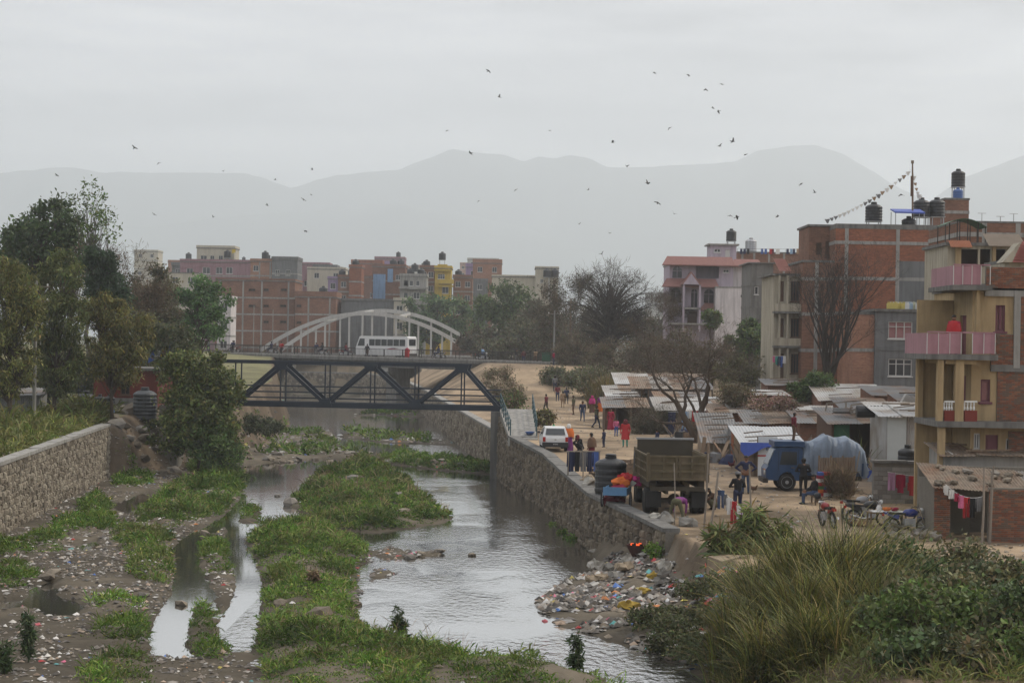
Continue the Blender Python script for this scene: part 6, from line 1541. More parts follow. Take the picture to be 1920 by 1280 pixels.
# ---------------------------------------------------------------- shacks
EARTHW = mat('mud_plaster', (0.27,0.21,0.15), var=.25, scale=1.5, streak=.3)
PLANK = [mat('plank_a', (0.20,0.14,0.095), var=.3, scale=5, streak=.3), mat('plank_b', (0.27,0.20,0.14), var=.3, scale=5, streak=.3), mat('plank_c', (0.15,0.11,0.08), var=.3, scale=5, streak=.3)]
TINS = [TIN, TIN_D, TIN_W, RUST]
sh_rs = random.Random(17)
def shack(name, label, u0, u1, Yf, depth, vf, rise, roof, wallm, wall='plain', over=.35, open_=(), door=None, sides=True, waves=None, roofy=(-.4,.3), th=.03, sag=.05, zoff=0.0, n_sheet=None):
    a, b_ = P(u0, vf, Yf), P(u1, vf, Yf); w_ = b_.x-a.x
    z0 = gz((a.x+b_.x)/2, Yf)
    rt = root(name, (a.x, Yf, z0), 0, label, 'shack'); h = (a.z+b_.z)/2-z0
    hb = h+rise; tilt = b_.z-a.z
    def seg(x0, x1, m_, nm):
        if nm == 'plank':
            n = max(1, int((x1-x0)/.2))
            for i in range(n):
                xa, xb = x0+(x1-x0)*i/n, x0+(x1-x0)*(i+1)/n-.012
                MB().bx(xa, xb, sh_rs.uniform(-.03,.0), .03, -.3, h-.04+tilt*xa/w_*.5).build('plank', sh_rs.choice(PLANK), rt)
        elif nm == 'corr':
            m2 = MB(); m2.corr((x0,0,-.3),(x1,0,-.3),(x1,0,h-.03),(x0,0,h-.03), max(2,int((x1-x0)/.12)), .022); m2.build('tin_wall', m_, rt)
        else:
            MB().bx(x0, x1, 0, .12, -.3, h-.03).build('wall', m_, rt)
    xs = 0.0
    for (s0, s1) in sorted(open_):
        if s0*w_ > xs+.02: seg(xs, s0*w_, wallm, wall)
        xs = s1*w_
    if xs < w_-.02: seg(xs, w_, wallm, wall)
    if sides:
        for x_ in (0, w_-.1):
            m2 = MB(); m2.prism([(.13,-.3),(depth,-.3),(depth,hb-.04),(.13,h-.04)], x_, x_+.1, 'X'); m2.build('side_wall', wallm, rt)
    MB().bx(0, w_, depth, depth+.1, -.3, hb-.05).build('back_wall', wallm, rt)
    for (s0, s1) in open_:
        for x_ in (s0*w_, s1*w_): MB().bx(x_-.04, x_+.04, -.03, .05, -.2, h-.04).build('post', WOOD, rt)
    if door:
        s0, s1, zt_, dm = door; d_ = MB().bx(s0*w_, s1*w_, -.06, -.035, 0, zt_).build('door', dm, rt)
        MB().bx(s0*w_+.06, s1*w_-.06, -.065, -.0605, zt_*.45, zt_*.52).build('door_rail', WOOD, d_)
    # roof in overlapping sheets
    W = w_+2*over; ns = n_sheet or max(1, int(round(W/1.6)))
    for i in range(ns):
        xa, xb = -over+W*i/ns, -over+W*(i+1)/ns+.04
        e = sh_rs.uniform(-.03,.03); y0_, y1_ = roofy[0]+sh_rs.uniform(-.12,.1), depth+roofy[1]
        za, zb = h+roofy[0]*rise/depth+e+.012*(i % 2), hb+.1+e
        m2 = MB(); m2.corr((xa,y0_,za+tilt*xa/w_*.6),(xb,y0_,za+tilt*xb/w_*.6+sh_rs.uniform(-.03,.03)),(xb,y1_,zb),(xa,y1_,zb), max(3,int((xb-xa)/.16)), .02, th=.012, nl=4, sag=sag, rnd=.05)
        m2.build('roof_sheet', roof if not isinstance(roof, list) else sh_rs.choice(roof), rt)
    for k in range(sh_rs.randint(2,5)):
        t_, xa = sh_rs.uniform(.1,.85), sh_rs.uniform(0,w_*.5); xb = min(w_+over, xa+sh_rs.uniform(.8,2.6)); y_ = roofy[0]+t_*(depth+roofy[1]-roofy[0]); z_ = h+(y_+.0)*(rise+.1)/depth+.1
        MB().beam((xa,y_,z_+tilt*xa/w_*.5),(xb,y_+sh_rs.uniform(-.5,.5),z_+tilt*xb/w_*.5+sh_rs.uniform(0,.1)),.07,.06).build('roof_batten', sh_rs.choice([WOOD,WOOD_G,PLANK[2]]), rt)
    return rt, w_, h, hb, z0
shack('tin_shack', 'far low shack with pale sandy tin roof', 1160, 1322, 166, 6.5, 720, .75, [TIN,TIN_W,RUST], WOOD_G, 'corr', sides=True)
shack('tin_shack', 'grey tin shack with dark square doorway', 1192, 1330, 150, 5.5, 728, .7, [TIN_D,TIN,RUST], TIN_D, 'corr', open_=((.08,.17),))
shack('tin_stall', 'small stall with grey panel front and pale frame', 1143, 1190, 147, 2.2, 742, .2, [TIN_W], mat('grey_panel',(0.26,0.27,0.28),var=.15), 'plain')
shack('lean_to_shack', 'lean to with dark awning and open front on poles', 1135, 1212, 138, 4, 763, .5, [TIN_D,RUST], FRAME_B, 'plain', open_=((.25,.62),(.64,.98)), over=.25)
s5 = shack('plaster_shack', 'long shack with pale roof edge and washing along its wall', 1238, 1322, 128, 4.5, 769, .6, [TIN_W,TIN], EARTHW, 'plain', open_=((.05,.2),), over=.4)
s6 = shack('tin_roof_hut', 'hut with big sloping grey tin roof by the gnarled tree', 1322, 1378, 108, 4.2, 824, 1.25, [TIN_D,TIN], EARTHW, 'plain', over=.3, roofy=(-.6,.3))
s7 = shack('brick_kiosk', 'narrow kiosk with red brick pillar and barred gate', 1376, 1402, 106, 3, 806, .2, [TIN_D], TIN_D, 'corr', open_=((.45,.98),), over=.12)
pil = MB(); pil.bx(-.12,.42,-.3,.25,-.2,s7[2]); pil.build('brick_pillar', BRICK, s7[0])
for k in range(7):
    x_ = .5+k*.12; MB().bx(x_,x_+.03,-.05,-.02,.05,s7[2]-.1).build('gate_bar', STEEL, s7[0])
s8 = shack('tarp_shack', 'plank shack roofed with a blue and white tarpaulin beside the blue truck', 1398, 1500, 95.5, 5, 832, .55, [mat('tarp_white',(0.42,0.43,0.44),rough=.5,var=.2)], WOOD, 'plank', over=.3, sag=.12)
m2 = MB(); w8 = s8[1]; h8 = s8[2]
for k in range(12):
    xa, xb = -.32+(w8+.6)*k/12, -.32+(w8+.6)*(k+1)/12
    da, db = [(.18+.55*max(0,1-abs(j-1.5)/2.0)+.08*math.sin(j*2.3)) for j in (k, k+1)]
    m2.hexa([(xa,-.56,h8-da),(xb,-.56,h8-db),(xb,-.53,h8-db),(xa,-.53,h8-da),(xa,-.5,h8+.08),(xb,-.5,h8+.08),(xb,-.47,h8+.08),(xa,-.47,h8+.08)])
m2.build('tarp_flap', TARP_B, s8[0])
sg = root('painted_sign', (P(1420,900,95.3).x, 95.25, s8[4]+.05), 0, 'white board with blue hand painted letters against the tarp shack', 'sign')
sw_ = 36/F*95.3; shh = 74/F*95.3
MB().bx(0, sw_, -.03, .0, shh*.53, shh).build('board', mat('sign_white',(0.55,0.58,0.60),rough=.6,var=.15), sg); MB().bx(0, sw_, -.03, .0, 0, shh*.51).build('board', MATS['sign_white'], sg)
MB().bx(-.03, sw_+.03, -.04, -.031, shh*.5, shh*.54).build('red_batten', CLOTHS['red'], sg); MB().bx(-.05, 0-.002, -.04, .01, 0, shh).build('edge_post', WOOD, sg)
def text(s_, loc, size, m_, parent, rz=0.0, name='lettering'):
    cu = bpy.data.curves.new(name, 'FONT'); cu.body = s_; cu.size = size; cu.extrude = .004; cu.align_x = 'CENTER'; cu.align_y = 'CENTER'
    o = bpy.data.objects.new(name, cu); cu.materials.append(m_); me = o.to_mesh().copy(); o2 = bpy.data.objects.new(name, me); bpy.data.objects.remove(o); lk(o2, parent); o2.location = loc; o2.rotation_euler = (R(90), 0, rz); return o2
BLUEL = mat('blue_lettering', (0.03,0.10,0.32), var=.1)
text('R', (sw_*.55,-.036,shh*.73), .5, BLUEL, sg); text('C', (sw_*.52,-.036,shh*.27), .5, BLUEL, sg)
# roofs further back
BACK = [(1318,1405,133,4,757,.25,[TIN_W,TIN],'low shack with white roof strip behind the gnarled tree'),(1395,1475,142,4,741,.2,[TIN_W],'low shack with short white roof behind the pink shrub'),(1470,1590,126,4,781,.5,[TIN_W],'low shack with long white roof behind the boy on the truck'),(1335,1400,121,3.5,772,.3,[TIN,RUST],'shack with curling rusty roof left of the pink shrub'),(1540,1662,132,5,750,.9,[TIN_W],'shed with bright white slanting roof before the grey house'),(1560,1650,146,5,737,.3,[TIN_D],'shed with dark grey roof below the salmon annex'),(1440,1500,150,4,722,.3,[TIN_D],'shed with slate roof below the cream house'),(1495,1560,136,3,759,.2,[TIN,RUST],'small shed with tan roof at the foot of the tall bare tree'),(1136,1186,156,3,733,.3,[RUST,TIN],'small rusty roofed shed behind the grey panel stall'),(1235,1325,139,4,750,.4,[RUST,TIN_D],'rusty roofed shack left of the gnarled trunk'),(1402,1480,114,4,792,.5,[RUST,TIN_D],'rusty shack half hidden by the pink shrub'),(1500,1562,112,4,792,.4,[TIN_D,RUST],'dark roofed shack right of the boy'),(1583,1672,116,4,768,.5,[TIN_D,RUST],'dull shed under the scrap roof row'),(1690,1765,110,4,752,.4,[RUST,TIN_D],'dull shed beside the yellow house'),(1350,1425,129,4,764,.3,[RUST,TIN],'rusty shed behind the tin roof hut'),(1640,1770,124,5,742,.4,[TIN_D],'long dark shed below the grey house')]
for (u0,u1,Yk,dp,vf,rs2,rm,lb) in BACK: shack('low_shack', lb, u0, u1, Yk, dp, vf, rs2, rm, BRICK_B, 'plain', over=.25)
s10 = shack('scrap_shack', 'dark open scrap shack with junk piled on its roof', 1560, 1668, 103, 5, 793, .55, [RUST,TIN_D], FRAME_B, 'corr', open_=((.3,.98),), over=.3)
GRP_ = mat('green_sheet',(0.03,0.10,0.055),var=.25); MB().bx(.1,s10[1]*.3,-.09,-.05,.2,s10[2]-.1).build('green_sheet', GRP_, s10[0])
s11 = shack('white_shed', 'white tin shed with pale panel and corrugated front', 1664, 1762, 96, 4.5, 779, .45, [TIN_W], TIN_W, 'corr', over=.5, n_sheet=3)
MB().bx(0,s11[1]*.36,-.07,-.03,-.1,s11[2]-.05).build('pale_panel', mat('pale_panel',(0.42,0.44,0.43),var=.1), s11[0])
# junk on the scrap shack roof
jr = random.Random(23)
def slab_thing(name, label, cat, c, sz, rot, m_, grp=None):
    o = MB().box((0,0,0), sz).build(name, m_); o.location = c; o.rotation_euler = rot; return tag(o, label, cat, grp)
for k in range(7):
    u = 1563+k*15+jr.uniform(-4,4); Yk = 104+jr.uniform(0,3); q = P(u, 782-jr.uniform(0,10), Yk)
    lbls = ['bent wooden frame on the scrap shack roof','grey plastic sheet folded on the scrap shack roof','tan box on the scrap shack roof','leaning window frame on the scrap shack roof','dark tin panel on the scrap shack roof','propped grey door on the scrap shack roof','twisted tin offcut at the end of the scrap shack roof']
    rt = root('roof_junk', (q.x, Yk, q.z), jr.uniform(-.6,.6), lbls[k], 'junk')
    if k in (0,3):
        for (a, b_) in (((-.6,0,0),(.6,0,.15)),((-.6,0,.0),(-.5,0,.5)),((.6,0,.15),(.6,0,.6)),((-.5,0,.5),(.6,0,.6))): MB().beam(a,b_,.07).build('batten', WOOD_G, rt)
    else:
        MB().box((0,0,.2),(jr.uniform(.8,1.4),.5,jr.uniform(.1,.35)), rx=jr.uniform(-.4,.4), ry=jr.uniform(-.35,.35)).build('panel', jr.choice([TIN_D,STEEL,WOOD_G,CONC_L]), rt)
        MB().beam((-.5,-.2,.05),(.6,.1,.4),.05).build('batten', WOOD, rt)
for k, (u, v, r_, l_) in enumerate(((1640,776,.32,1.9),(1672,785,.3,2.0),(1690,772,.34,1.6),(1715,776,.36,1.5),(1740,783,.33,1.8),(1704,758,.3,.9))):
    Yk = 99.5+.6*k; q = P(u, v, Yk); rt = root('old_drum', (q.x, Yk, q.z-r_*.6), 0, ['dark plastic drum lying on the roof by the white sheet','long dark drum lying on the white shed roof','stacked dark drum near the upright box','grey drum with an open end on the shed roof','dark drum against the yellow house column','pale upright scrap box on the drums'][k], 'drum')
    if k == 5: MB().box((0,0,.3),(.75,.5,.6),ry=.5).build('box', TIN_W, rt)
    else:
        m2 = MB(); m2.lathe([(r_*.9,-l_/2),(r_,-l_/2+.06),(r_,0),(r_*1.03,.02),(r_,.05),(r_,l_/2-.06),(r_*.9,l_/2),(r_*.55,l_/2-.04)], c=(0,0,r_), n=14, axis='X'); m2.build('shell', BLACKP if k != 3 else mat('drum_grey',(0.2,0.22,0.23)), rt)
        MB().tube([(l_*.2,math.cos(a_)*r_*1.04,r_+math.sin(a_)*r_*1.04) for a_ in [i*math.pi/6 for i in range(13)]],.025,5,cap=False).build('hoop', BLACKP, rt)
# block wall with tank
bw_ = root('block_wall', (P(1637,950,84).x, 84, gz(16,84)), 0, 'low grey concrete block wall behind the parked motorbikes', 'wall')
wx = P(1742,900,84).x-bw_.location.x; hz_ = P(1690,866,84).z-bw_.location.z
MB().bx(0,wx,.02,.35,-.4,hz_-.04).build('wall_core', CONC_D, bw_)
BLK_ = BKM; BKM = []
for m_ in (mat('block_a',(0.25,0.24,0.22),var=.25,scale=4,bump=.01),mat('block_b',(0.21,0.2,0.185),var=.25,scale=4,bump=.01),mat('block_c',(0.28,0.265,0.24),var=.25,scale=4,bump=.01),mat('block_d',(0.19,0.175,0.16),var=.25,scale=4,bump=.01)):
    me = bpy.data.meshes.new('block'); me.from_pydata(BLK_[0][1], [], BLK_[0][2]); me.materials.append(m_); BKM.append((me, BLK_[0][1], BLK_[0][2]))
brick_panel(bw_, (0,.018,-.2), (1,0,0), (0,-1,0), wx, hz_+.12, bw=.4, bh=.2)
BKM = BLK_
MB().bx(-.08,wx*.6,-.1,.45,hz_-.038,hz_+.07).build('coping', CONC_D, bw_); MB().bx(wx*.6+.01,wx+.15,-.12,.6,hz_-.02,hz_+.05).build('tin_cap', TIN_D, bw_)
tank((P(1708,862,84.5).x, 85.2, bw_.location.z+hz_-.9), .44, 1.35, 'black ribbed water tank behind the block wall', ribs=6)
# near brick hut with stones on its roof
hx0 = P(1752,1000,71.5).x; hz0 = gz(hx0+2, 71.5)
hut = root('brick_hut', (hx0, 71.5, hz0), 0, 'small brick hut with stones weighting its tin roof', 'hut')
lx_ = lambda u, Y=71.5: P(u, 900, Y).x-hx0
ht = P(1800,898,71.5).z-hz0
BKH = BKM
for (u0, u1, y_, no) in ((1752,1783,0,0),(1846,1960,-.7,300)):
    x0_, x1_ = lx_(u0), lx_(u1); hh = ht-.12 if y_ == 0 else ht-.25
    MB().bx(x0_, x1_, y_, y_+.22, -.3, hh).build('wall_core', MORTAR, hut)
    brick_panel(hut, (x0_,y_-.003,-.1), (1,0,0), (0,-1,0), x1_-x0_, hh+.1, n_obj=no if no else 0, wts=(2,2,3,4), back=False)
MB().bx(lx_(1783),lx_(1846),2.2,2.3,-.3,ht).build('inner_wall', mat('dim_plaster',(0.2,0.19,0.15),var=.2), hut)
MB().bx(lx_(1752),lx_(1752)+.2,.22,2.8,-.3,ht-.1).build('side_wall', MORTAR, hut)
MB().bx(lx_(1752),lx_(1960),2.8,3.0,-.3,ht+.3).build('back_wall', MORTAR, hut)
for i in range(6):
    xa, xb = lx_(1742)+i*.95, lx_(1742)+(i+1)*.95+.05
    m2 = MB(); za = ht+.02-.06*i; m2.corr((xa,-.75,za-.28),(xb,-.75,za-.34),(xb,2.4,za+.42-.03),(xa,2.4,za+.42), 8, .022, th=.012, nl=4, sag=.03, rnd=.04); m2.build('roof_sheet', sh_rs.choice([RUST,TIN,RUST]), hut)
pole_m = MB(); pole_m.tube([(lx_(1838),-1.5,-.2),(lx_(1842),-1.45,ht+.15),(lx_(1845),-1.4,ht+.6)],[.06,.05,.04],7); pole_m.build('awning_pole', WOOD_G, hut)
RKM = []
for k in range(6):
    bm = bmesh.new(); bmesh.ops.create_icosphere(bm, subdivisions=1, radius=1); rr_ = random.Random(k)
    for v in bm.verts: v.co = Vector((v.co.x*rr_.uniform(.75,1.2), v.co.y*rr_.uniform(.75,1.2), v.co.z*rr_.uniform(.6,1.1)))
    me = bpy.data.meshes.new('rock'); bm.to_mesh(me); bm.free(); me.materials.append([ROCKM, SM[0], SM[2]][k % 3]); RKM.append(me)
rk = random.Random(31)
def rock(name, loc, s, label, cat='stone', grp=None):
    o = bpy.data.objects.new(name, rk.choice(RKM)); lk(o); o.location = loc; o.scale = (s*rk.uniform(.8,1.3), s*rk.uniform(.8,1.2), s*rk.uniform(.45,.8)); o.rotation_euler = (rk.uniform(-.3,.3), rk.uniform(-.3,.3), rk.uniform(0,6.28)); return tag(o, label, cat, grp)
for k in range(22):
    xa = lx_(1752)+rk.uniform(0,1)*5.2; i = (xa-lx_(1742))/.95; yy = rk.uniform(-.5,1.9); za = ht+.02-.06*i
    rock('roof_stone', (hx0+xa, 71.5+yy, hz0+za-.28+.7*(yy+.75)/3.15+.08), rk.uniform(.12,.24), 'stone weighting the tin roof of the brick hut', grp='stones on the hut roof')
b2 = shack('low_shack', 'tin roofed shack with rags on its roof behind the brick hut', 1770, 1960, 76.0, 2.6, 853, .25, [RUST,TIN_D], CONC, 'plain', over=.2)
slab_thing('roof_rag', 'white cloth spread over the shack roof', 'cloth', P(1808,856,77)+Vector((0,0,.12)), (1.5,.9,.06), (.1,.05,.2), CLOTHS['white'])
# stones and rubble
for k in range(46):
    u, v = rk.uniform(1668,1765), rk.uniform(985,1015); q = G(u, v, 2.0)
    rock('stone', (q.x, q.y, gz(q.x,q.y)+.08+.25*max(0,1-abs(u-1725)/50)*rk.random()), rk.uniform(.12,.3), 'rough stone in the heap before the brick hut', grp='stone heap by the hut')
for k in range(70):
    u, v = rk.uniform(1690,1900), rk.uniform(1018,1052); q = G(u, v, 2.0)
    rock('brickbat', (q.x, q.y, gz(q.x,q.y)+.02), rk.uniform(.04,.12), 'brick fragment scattered in the yard by the hut', 'rubble', 'brick rubble in the yard')
for k in range(60):
    u, v = (rk.uniform(205,400), rk.uniform(800,905)) if k < 45 else (rk.uniform(380,450), rk.uniform(860,900))
    Yk = rk.uniform(121.5,134); q = P(u, v, Yk); zz = gz(q.x, Yk)
    rock('bank_stone', (q.x, Yk, zz+.03), rk.uniform(.25,.7), 'grey stone in the rough bank past the end of the left wall', grp='stones of the left bank')
ISL = [(545,942,.45),(600,930,.3),(660,905,.35),(720,900,.5),(745,935,.3),(755,965,.45),(790,960,.35),(735,965,.3),(640,890,.3),(610,895,.28),(600,940,.22),(690,960,.25),(590,1095,.5),(595,1165,.45),(665,1125,.35),(340,1125,.3),(525,1135,.25),(255,1000,.28),(275,985,.35),(240,975,.3),(385,995,.3),(300,1000,.3),(100,1075,.3),(85,1082,.3),(270,1115,.25),(495,1000,.22),(825,1030,.25),(885,1035,.22),(770,1040,.3),(790,1035,.2),(640,1060,.25),(520,925,.2)]
for k, (u, v, s_) in enumerate(ISL):
    q = G(u, v, .15); rock('river_stone', (q.x, q.y, max(gz(q.x,q.y),0)+.05), s_, 'pale stone or silt lump lying on the river islands', grp='stones on the islands')
for k in range(90):
    u = rk.uniform(712,945) if k < 45 else rk.uniform(440,700); v = (853+(u-712)*.095+rk.uniform(-3,10)) if k < 45 else (850+rk.uniform(-6,12)); q = G(u, v, .2)
    rock('weir_stone', (q.x, q.y, max(gz(q.x,q.y),0)+.05), rk.uniform(.15,.42), 'dark stone in the low rubble weir before the footbridge', grp='rubble of the low weir')
# sacks, bags and burning pot on the bank slope
def sack(loc, s, m_, label, grp=None, rz=0, name='sack', cat='sack'):
    rt = root(name, loc, rz, label, cat, grp)
    m2 = MB(); m2.lathe([(.05*s,0),(.30*s,.03*s),(.36*s,.14*s),(.33*s,.24*s),(.18*s,.33*s),(.08*s,.36*s)], n=12)
    sd_ = rk.uniform(0,50); nz = lambda q, f: mnoise.noise(Vector(q)*f/s+Vector((sd_,0,0)))
    m2.v = [(x*1.2+.24*s*nz((x,y,z),4), y*.9+.24*s*nz((y,z,x),4), max(0,z*1.15+.22*s*nz((z,x,y),5))) for x, y, z in m2.v]; m2.build('sack_body', m_, rt)
    m3 = MB(); m3.lathe([(.05*s,0),(.035*s,.04*s),(.09*s,.12*s)], c=(0,0,.33*s), n=8); m3.build('tied_neck', m_, rt, smooth=True)
    return rt
SKW = mat('sack_white',(0.36,0.345,0.31),var=.3,scale=5,col2=(0.2,0.17,0.13),mix=.42); SKG = mat('sack_grey',(0.21,0.2,0.18),var=.3,scale=5); SKY = mat('sack_yellow',(0.36,0.25,0.05),var=.3,scale=5); PINKB = mat('bag_pink',(0.55,0.14,0.16),var=.2,rough=.5); REDB = mat('bag_red',(0.5,0.05,0.04),var=.2,rough=.5); BLUEB = mat('bag_blue',(0.08,0.18,0.45),var=.2,rough=.5); TANB = mat('sack_tan',(0.3,0.24,0.17),var=.25)
def at3(u, v, Yk, dz=.0): q = P(u, v, Yk); return (q.x, Yk, gz(q.x, Yk)+dz)
for k, (u, Yk, dz, s_, m_, lb) in enumerate(((1245,65.5,.5,1.1,SKW,'topmost white sack of the stack on the slope'),(1247,65.5,.25,1.1,SKG,'middle grey sack of the stack on the slope'),(1243,65.5,0,1.15,SKG,'bottom sack of the stack on the slope'),(1226,65.7,.3,.9,SKY,'orange yellow sack leaning on the white stack'),(1208,64.8,.0,1.0,SKY,'yellow sack left of the white stack'),(1192,64.6,.0,1.1,SKW,'white sack left of the yellow ones'),(1180,62.8,.0,1.3,SKY,'faded yellow bag lower on the slope'),(1117,70.3,.35,1.25,SKW,'big pale sack on top of the sack pile by the water'),(1138,70.3,.3,1.1,SKG,'dark grey sack beside the big pale one'),(1110,69.8,.0,1.0,TANB,'tan sack at the base of the pile by the water'),(1128,69.8,.0,1.0,TANB,'second tan sack at the base of the pile'),(1150,69.9,.0,1.1,SKG,'third sack at the base of the pile'),(1170,70.6,.1,1.2,TANB,'sack at the right of the pile under the fire pot'),(1178,73.5,.1,1.2,SKW,'white and blue bundle beside the fire pot'),(1160,72.8,.0,1.1,TANB,'brown bundle left of the fire pot'))):
    sack(at3(u, 1100, Yk, dz), s_*.62, m_, lb, rz=rk.uniform(-.6,.6))
for k, (u, v, Yk, s_, m_, lb) in enumerate(((1115,1118,65.2,.75,PINKB,'large pink plastic bag on the muddy shore'),(1150,1118,65,.6,PINKB,'flat pink bag right of the large pink one'),(1045,1133,63.8,.5,BLUEB,'blue bag near the water edge'),(1132,1142,63.2,.55,PINKB,'small pink bag lower on the shore'),(1022,1160,62,.6,PINKB,'pink bag washed at the river edge'),(1320,1125,60.5,.8,REDB,'red plastic heap near the concrete block'),(1345,1110,61,.7,PINKB,'pink bag beside the red plastic'),(1330,1145,59,.8,REDB,'orange red bag lower on the heap'),(1265,1140,61.5,.6,SKW,'white bag in the heap below the sacks'),(1185,1175,59.5,.6,BLUEB,'dull blue bag at the weedy waterline'),(1305,1225,54.5,.9,BLUEB,'blue sack caught in the bushes by the water'),(1160,1165,60.5,.7,SKG,'grey bag at the waterline'),(70,1162,61,.5,PINKB,'bright pink bag on the left mud'),(130,1045,80,.45,BLUEB,'blue bottle bag on the left mud'),(40,1043,80,.45,BLUEB,'second blue bag on the left mud'),(137,1004,89,.4,REDB,'red scrap by the left wall'),(768,832,168,.6,REDB,'red bag on the shallows under the footbridge'),(637,810,190,.7,PINKB,'pink bag on the far silt bar'),(690,955,103,.5,SKW,'pale plastic caught on the small island'))):
    q = G(u, v, .3); yy = Yk if k < 12 else q.y
    sack(at3(u, v, yy, -.03), s_*.5, m_, lb, name='plastic_bag', cat='bag', rz=rk.uniform(0,6))
fp = root('fire_pot', (P(1195,1035,75.2).x, 75.2, P(1195,1030,75.2).z), 0, 'rusty iron bowl of glowing embers on the rubbish slope', 'fire')
m2 = MB(); m2.lathe([(.18,-.3),(.3,-.1),(.42,.12),(.44,.2),(.40,.2),(.3,0),(.1,-.05)], n=16); m2.build('bowl', mat('rusty_bowl',(0.07,0.03,0.025),var=.3), fp)
em = bpy.data.materials.new('embers'); em.use_nodes = True; eb = em.node_tree.nodes['Principled BSDF']; eb.inputs['Base Color'].default_value = (.1,.02,.01,1); eb.inputs['Emission Color'].default_value = (1,.12,.02,1); eb.inputs['Emission Strength'].default_value = 1.6
for k in range(9):
    a = rk.uniform(0,6.28); r_ = rk.uniform(0,.28); MB().box((r_*math.cos(a),r_*math.sin(a),.2),(.1,.09,.08),rz=a).build('ember', em if k % 2 == 0 else DARK, fp)
for k in range(3):
    MB().beam((-.1+.1*k,-.1,-.3),(-.2+.2*k,.1,-.75),.08).build('support_stone', ROCKM, fp)
# concrete block at the broken bank end
cb_ = MB(); q = P(1362,1030,64); cb_.hexa([(-.6,-.5,-1.6),(.8,-.5,-1.6),(.8,.6,-1.6),(-.6,.6,-1.6),(-.4,-.3,-.05),(.7,-.35,.12),(.65,.45,.0),(-.45,.4,.05)]); o = cb_.build('broken_wall_block', EARTHW); o.location = (q.x, 64, P(1362,1032,64).z-.25); o.rotation_euler = (.0,.0,.5); tag(o, 'weathered concrete wall stub at the broken bank end', 'wall')
# ---------------------------------------------------------------- vehicles
def wheel(parent, loc, r, w_, axis='X', rimm=None, n=22, name='wheel'):
    """wheel part with tyre, rim sub-parts; axis = axle"""
    m2 = MB(); m2.lathe([(r*.62,-w_*.42),(r*.9,-w_*.5),(r*.985,-w_*.36),(r,-w_*.15),(r,w_*.15),(r*.985,w_*.36),(r*.9,w_*.5),(r*.62,w_*.42)], n=n, axis=axis)
    t_ = m2.build(name, RUBBER, parent, smooth=True); t_.location = loc
    m3 = MB(); m3.lathe([(r*.1,-w_*.44),(r*.3,-w_*.40),(r*.5,-w_*.26),(r*.61,-w_*.43),(r*.635,-w_*.43),(r*.635,w_*.43),(r*.61,w_*.43),(r*.5,w_*.26),(r*.3,w_*.40),(r*.1,w_*.44)], n=n, axis=axis); m3.build('rim', rimm or STEEL, t_, smooth=False)
    return t_
KHAKI = mat('khaki_paint', (0.12,0.095,0.055), rough=.75, var=.3, scale=3, col2=(0.165,0.125,0.08), mix=.45, streak=.25)
KHAKI_D = mat('khaki_dark', (0.06,0.05,0.035), rough=.8, var=.3, scale=3)
REDL = mat('tail_lamp', (0.35,0.02,0.015), rough=.25, var=.1)
CHROME = mat('chrome', (0.6,0.6,0.6), rough=.2, var=.1, metal=1.0)
# tipper truck seen from behind
gzT = gz(6.9, 79.5)
tk = root('tipper_truck', (6.86, 78.3, gzT), R(2.7), 'khaki tipper truck parked tail on beside the river wall', 'truck')
bw, bl, fz = 1.2, 4.3, 1.45
MB().bx(-bw, bw, .1, bl, fz, fz+.1).build('bed_floor', KHAKI_D, tk)
for sx in (-1, 1):
    sp_ = MB().bx(sx*bw-.03, sx*bw+.03, .06, bl, fz-.05, fz+.95).build('side_panel', KHAKI, tk)
    for k in range(9):
        y_ = .1+k*(bl-.1)/8; MB().bx(sx*(bw+.032), sx*(bw+.10), y_-.04, y_+.04, fz-.05, fz+.97).build('rib', KHAKI, sp_)
    for z_ in (.0,.33,.64,.96): MB().bx(sx*(bw+.032), sx*(bw+.085), .06, bl, fz+z_-.035, fz+z_+.035).build('rail', KHAKI, sp_)
    MB().bx(sx*(bw-.05), sx*(bw-.35), .4, bl, fz-.35, fz-.055).build('subframe', KHAKI_D, tk)
tg = MB().bx(-bw+.04, bw-.04, .0, .05, fz-.02, fz+.95).build('tailgate', KHAKI, tk)
for z_ in (.02,.34,.66,.94): MB().bx(-bw+.04, bw-.04, -.065, -.002, fz+z_-.045, fz+z_+.045).build('tailgate_rail', KHAKI, tg)
for x_ in (-1.14,-.58,-.06,.06,.58,1.14): MB().bx(x_-.045, x_+.045, -.06, -.004, fz-.03, fz+.98).build('tailgate_rib', KHAKI, tg)
for sx in (-1,1): MB().bx(sx*1.22-.06, sx*1.22+.06, -.03, .12, fz-.1, fz+1.08).build('corner_post', KHAKI, tk)
MB().bx(-bw, bw, bl-.08, bl, fz, fz+1.45).build('bulkhead', KHAKI_D, tk)
MB().bx(-bw-.04, bw+.04, bl-.12, bl+.06, fz+1.42, fz+1.5).build('bulkhead_rail', mat('worn_edge',(0.28,0.28,0.28)), tk)
for sx in (-1,1): MB().bx(sx*.42-.06, sx*.42+.06, .15, 6.3, .85, 1.12).build('chassis_rail', KHAKI_D, tk)
MB().cyl((-.95,1.05,.55),(.95,1.05,.55),.09,n=10).build('rear_axle', KHAKI_D, tk)
m2 = MB(); m2.lathe([(.05,-.25),(.22,-.15),(.27,0),(.22,.15),(.05,.25)], c=(0,1.05,.55), n=14, axis='Y'); m2.build('differential', KHAKI_D, tk)
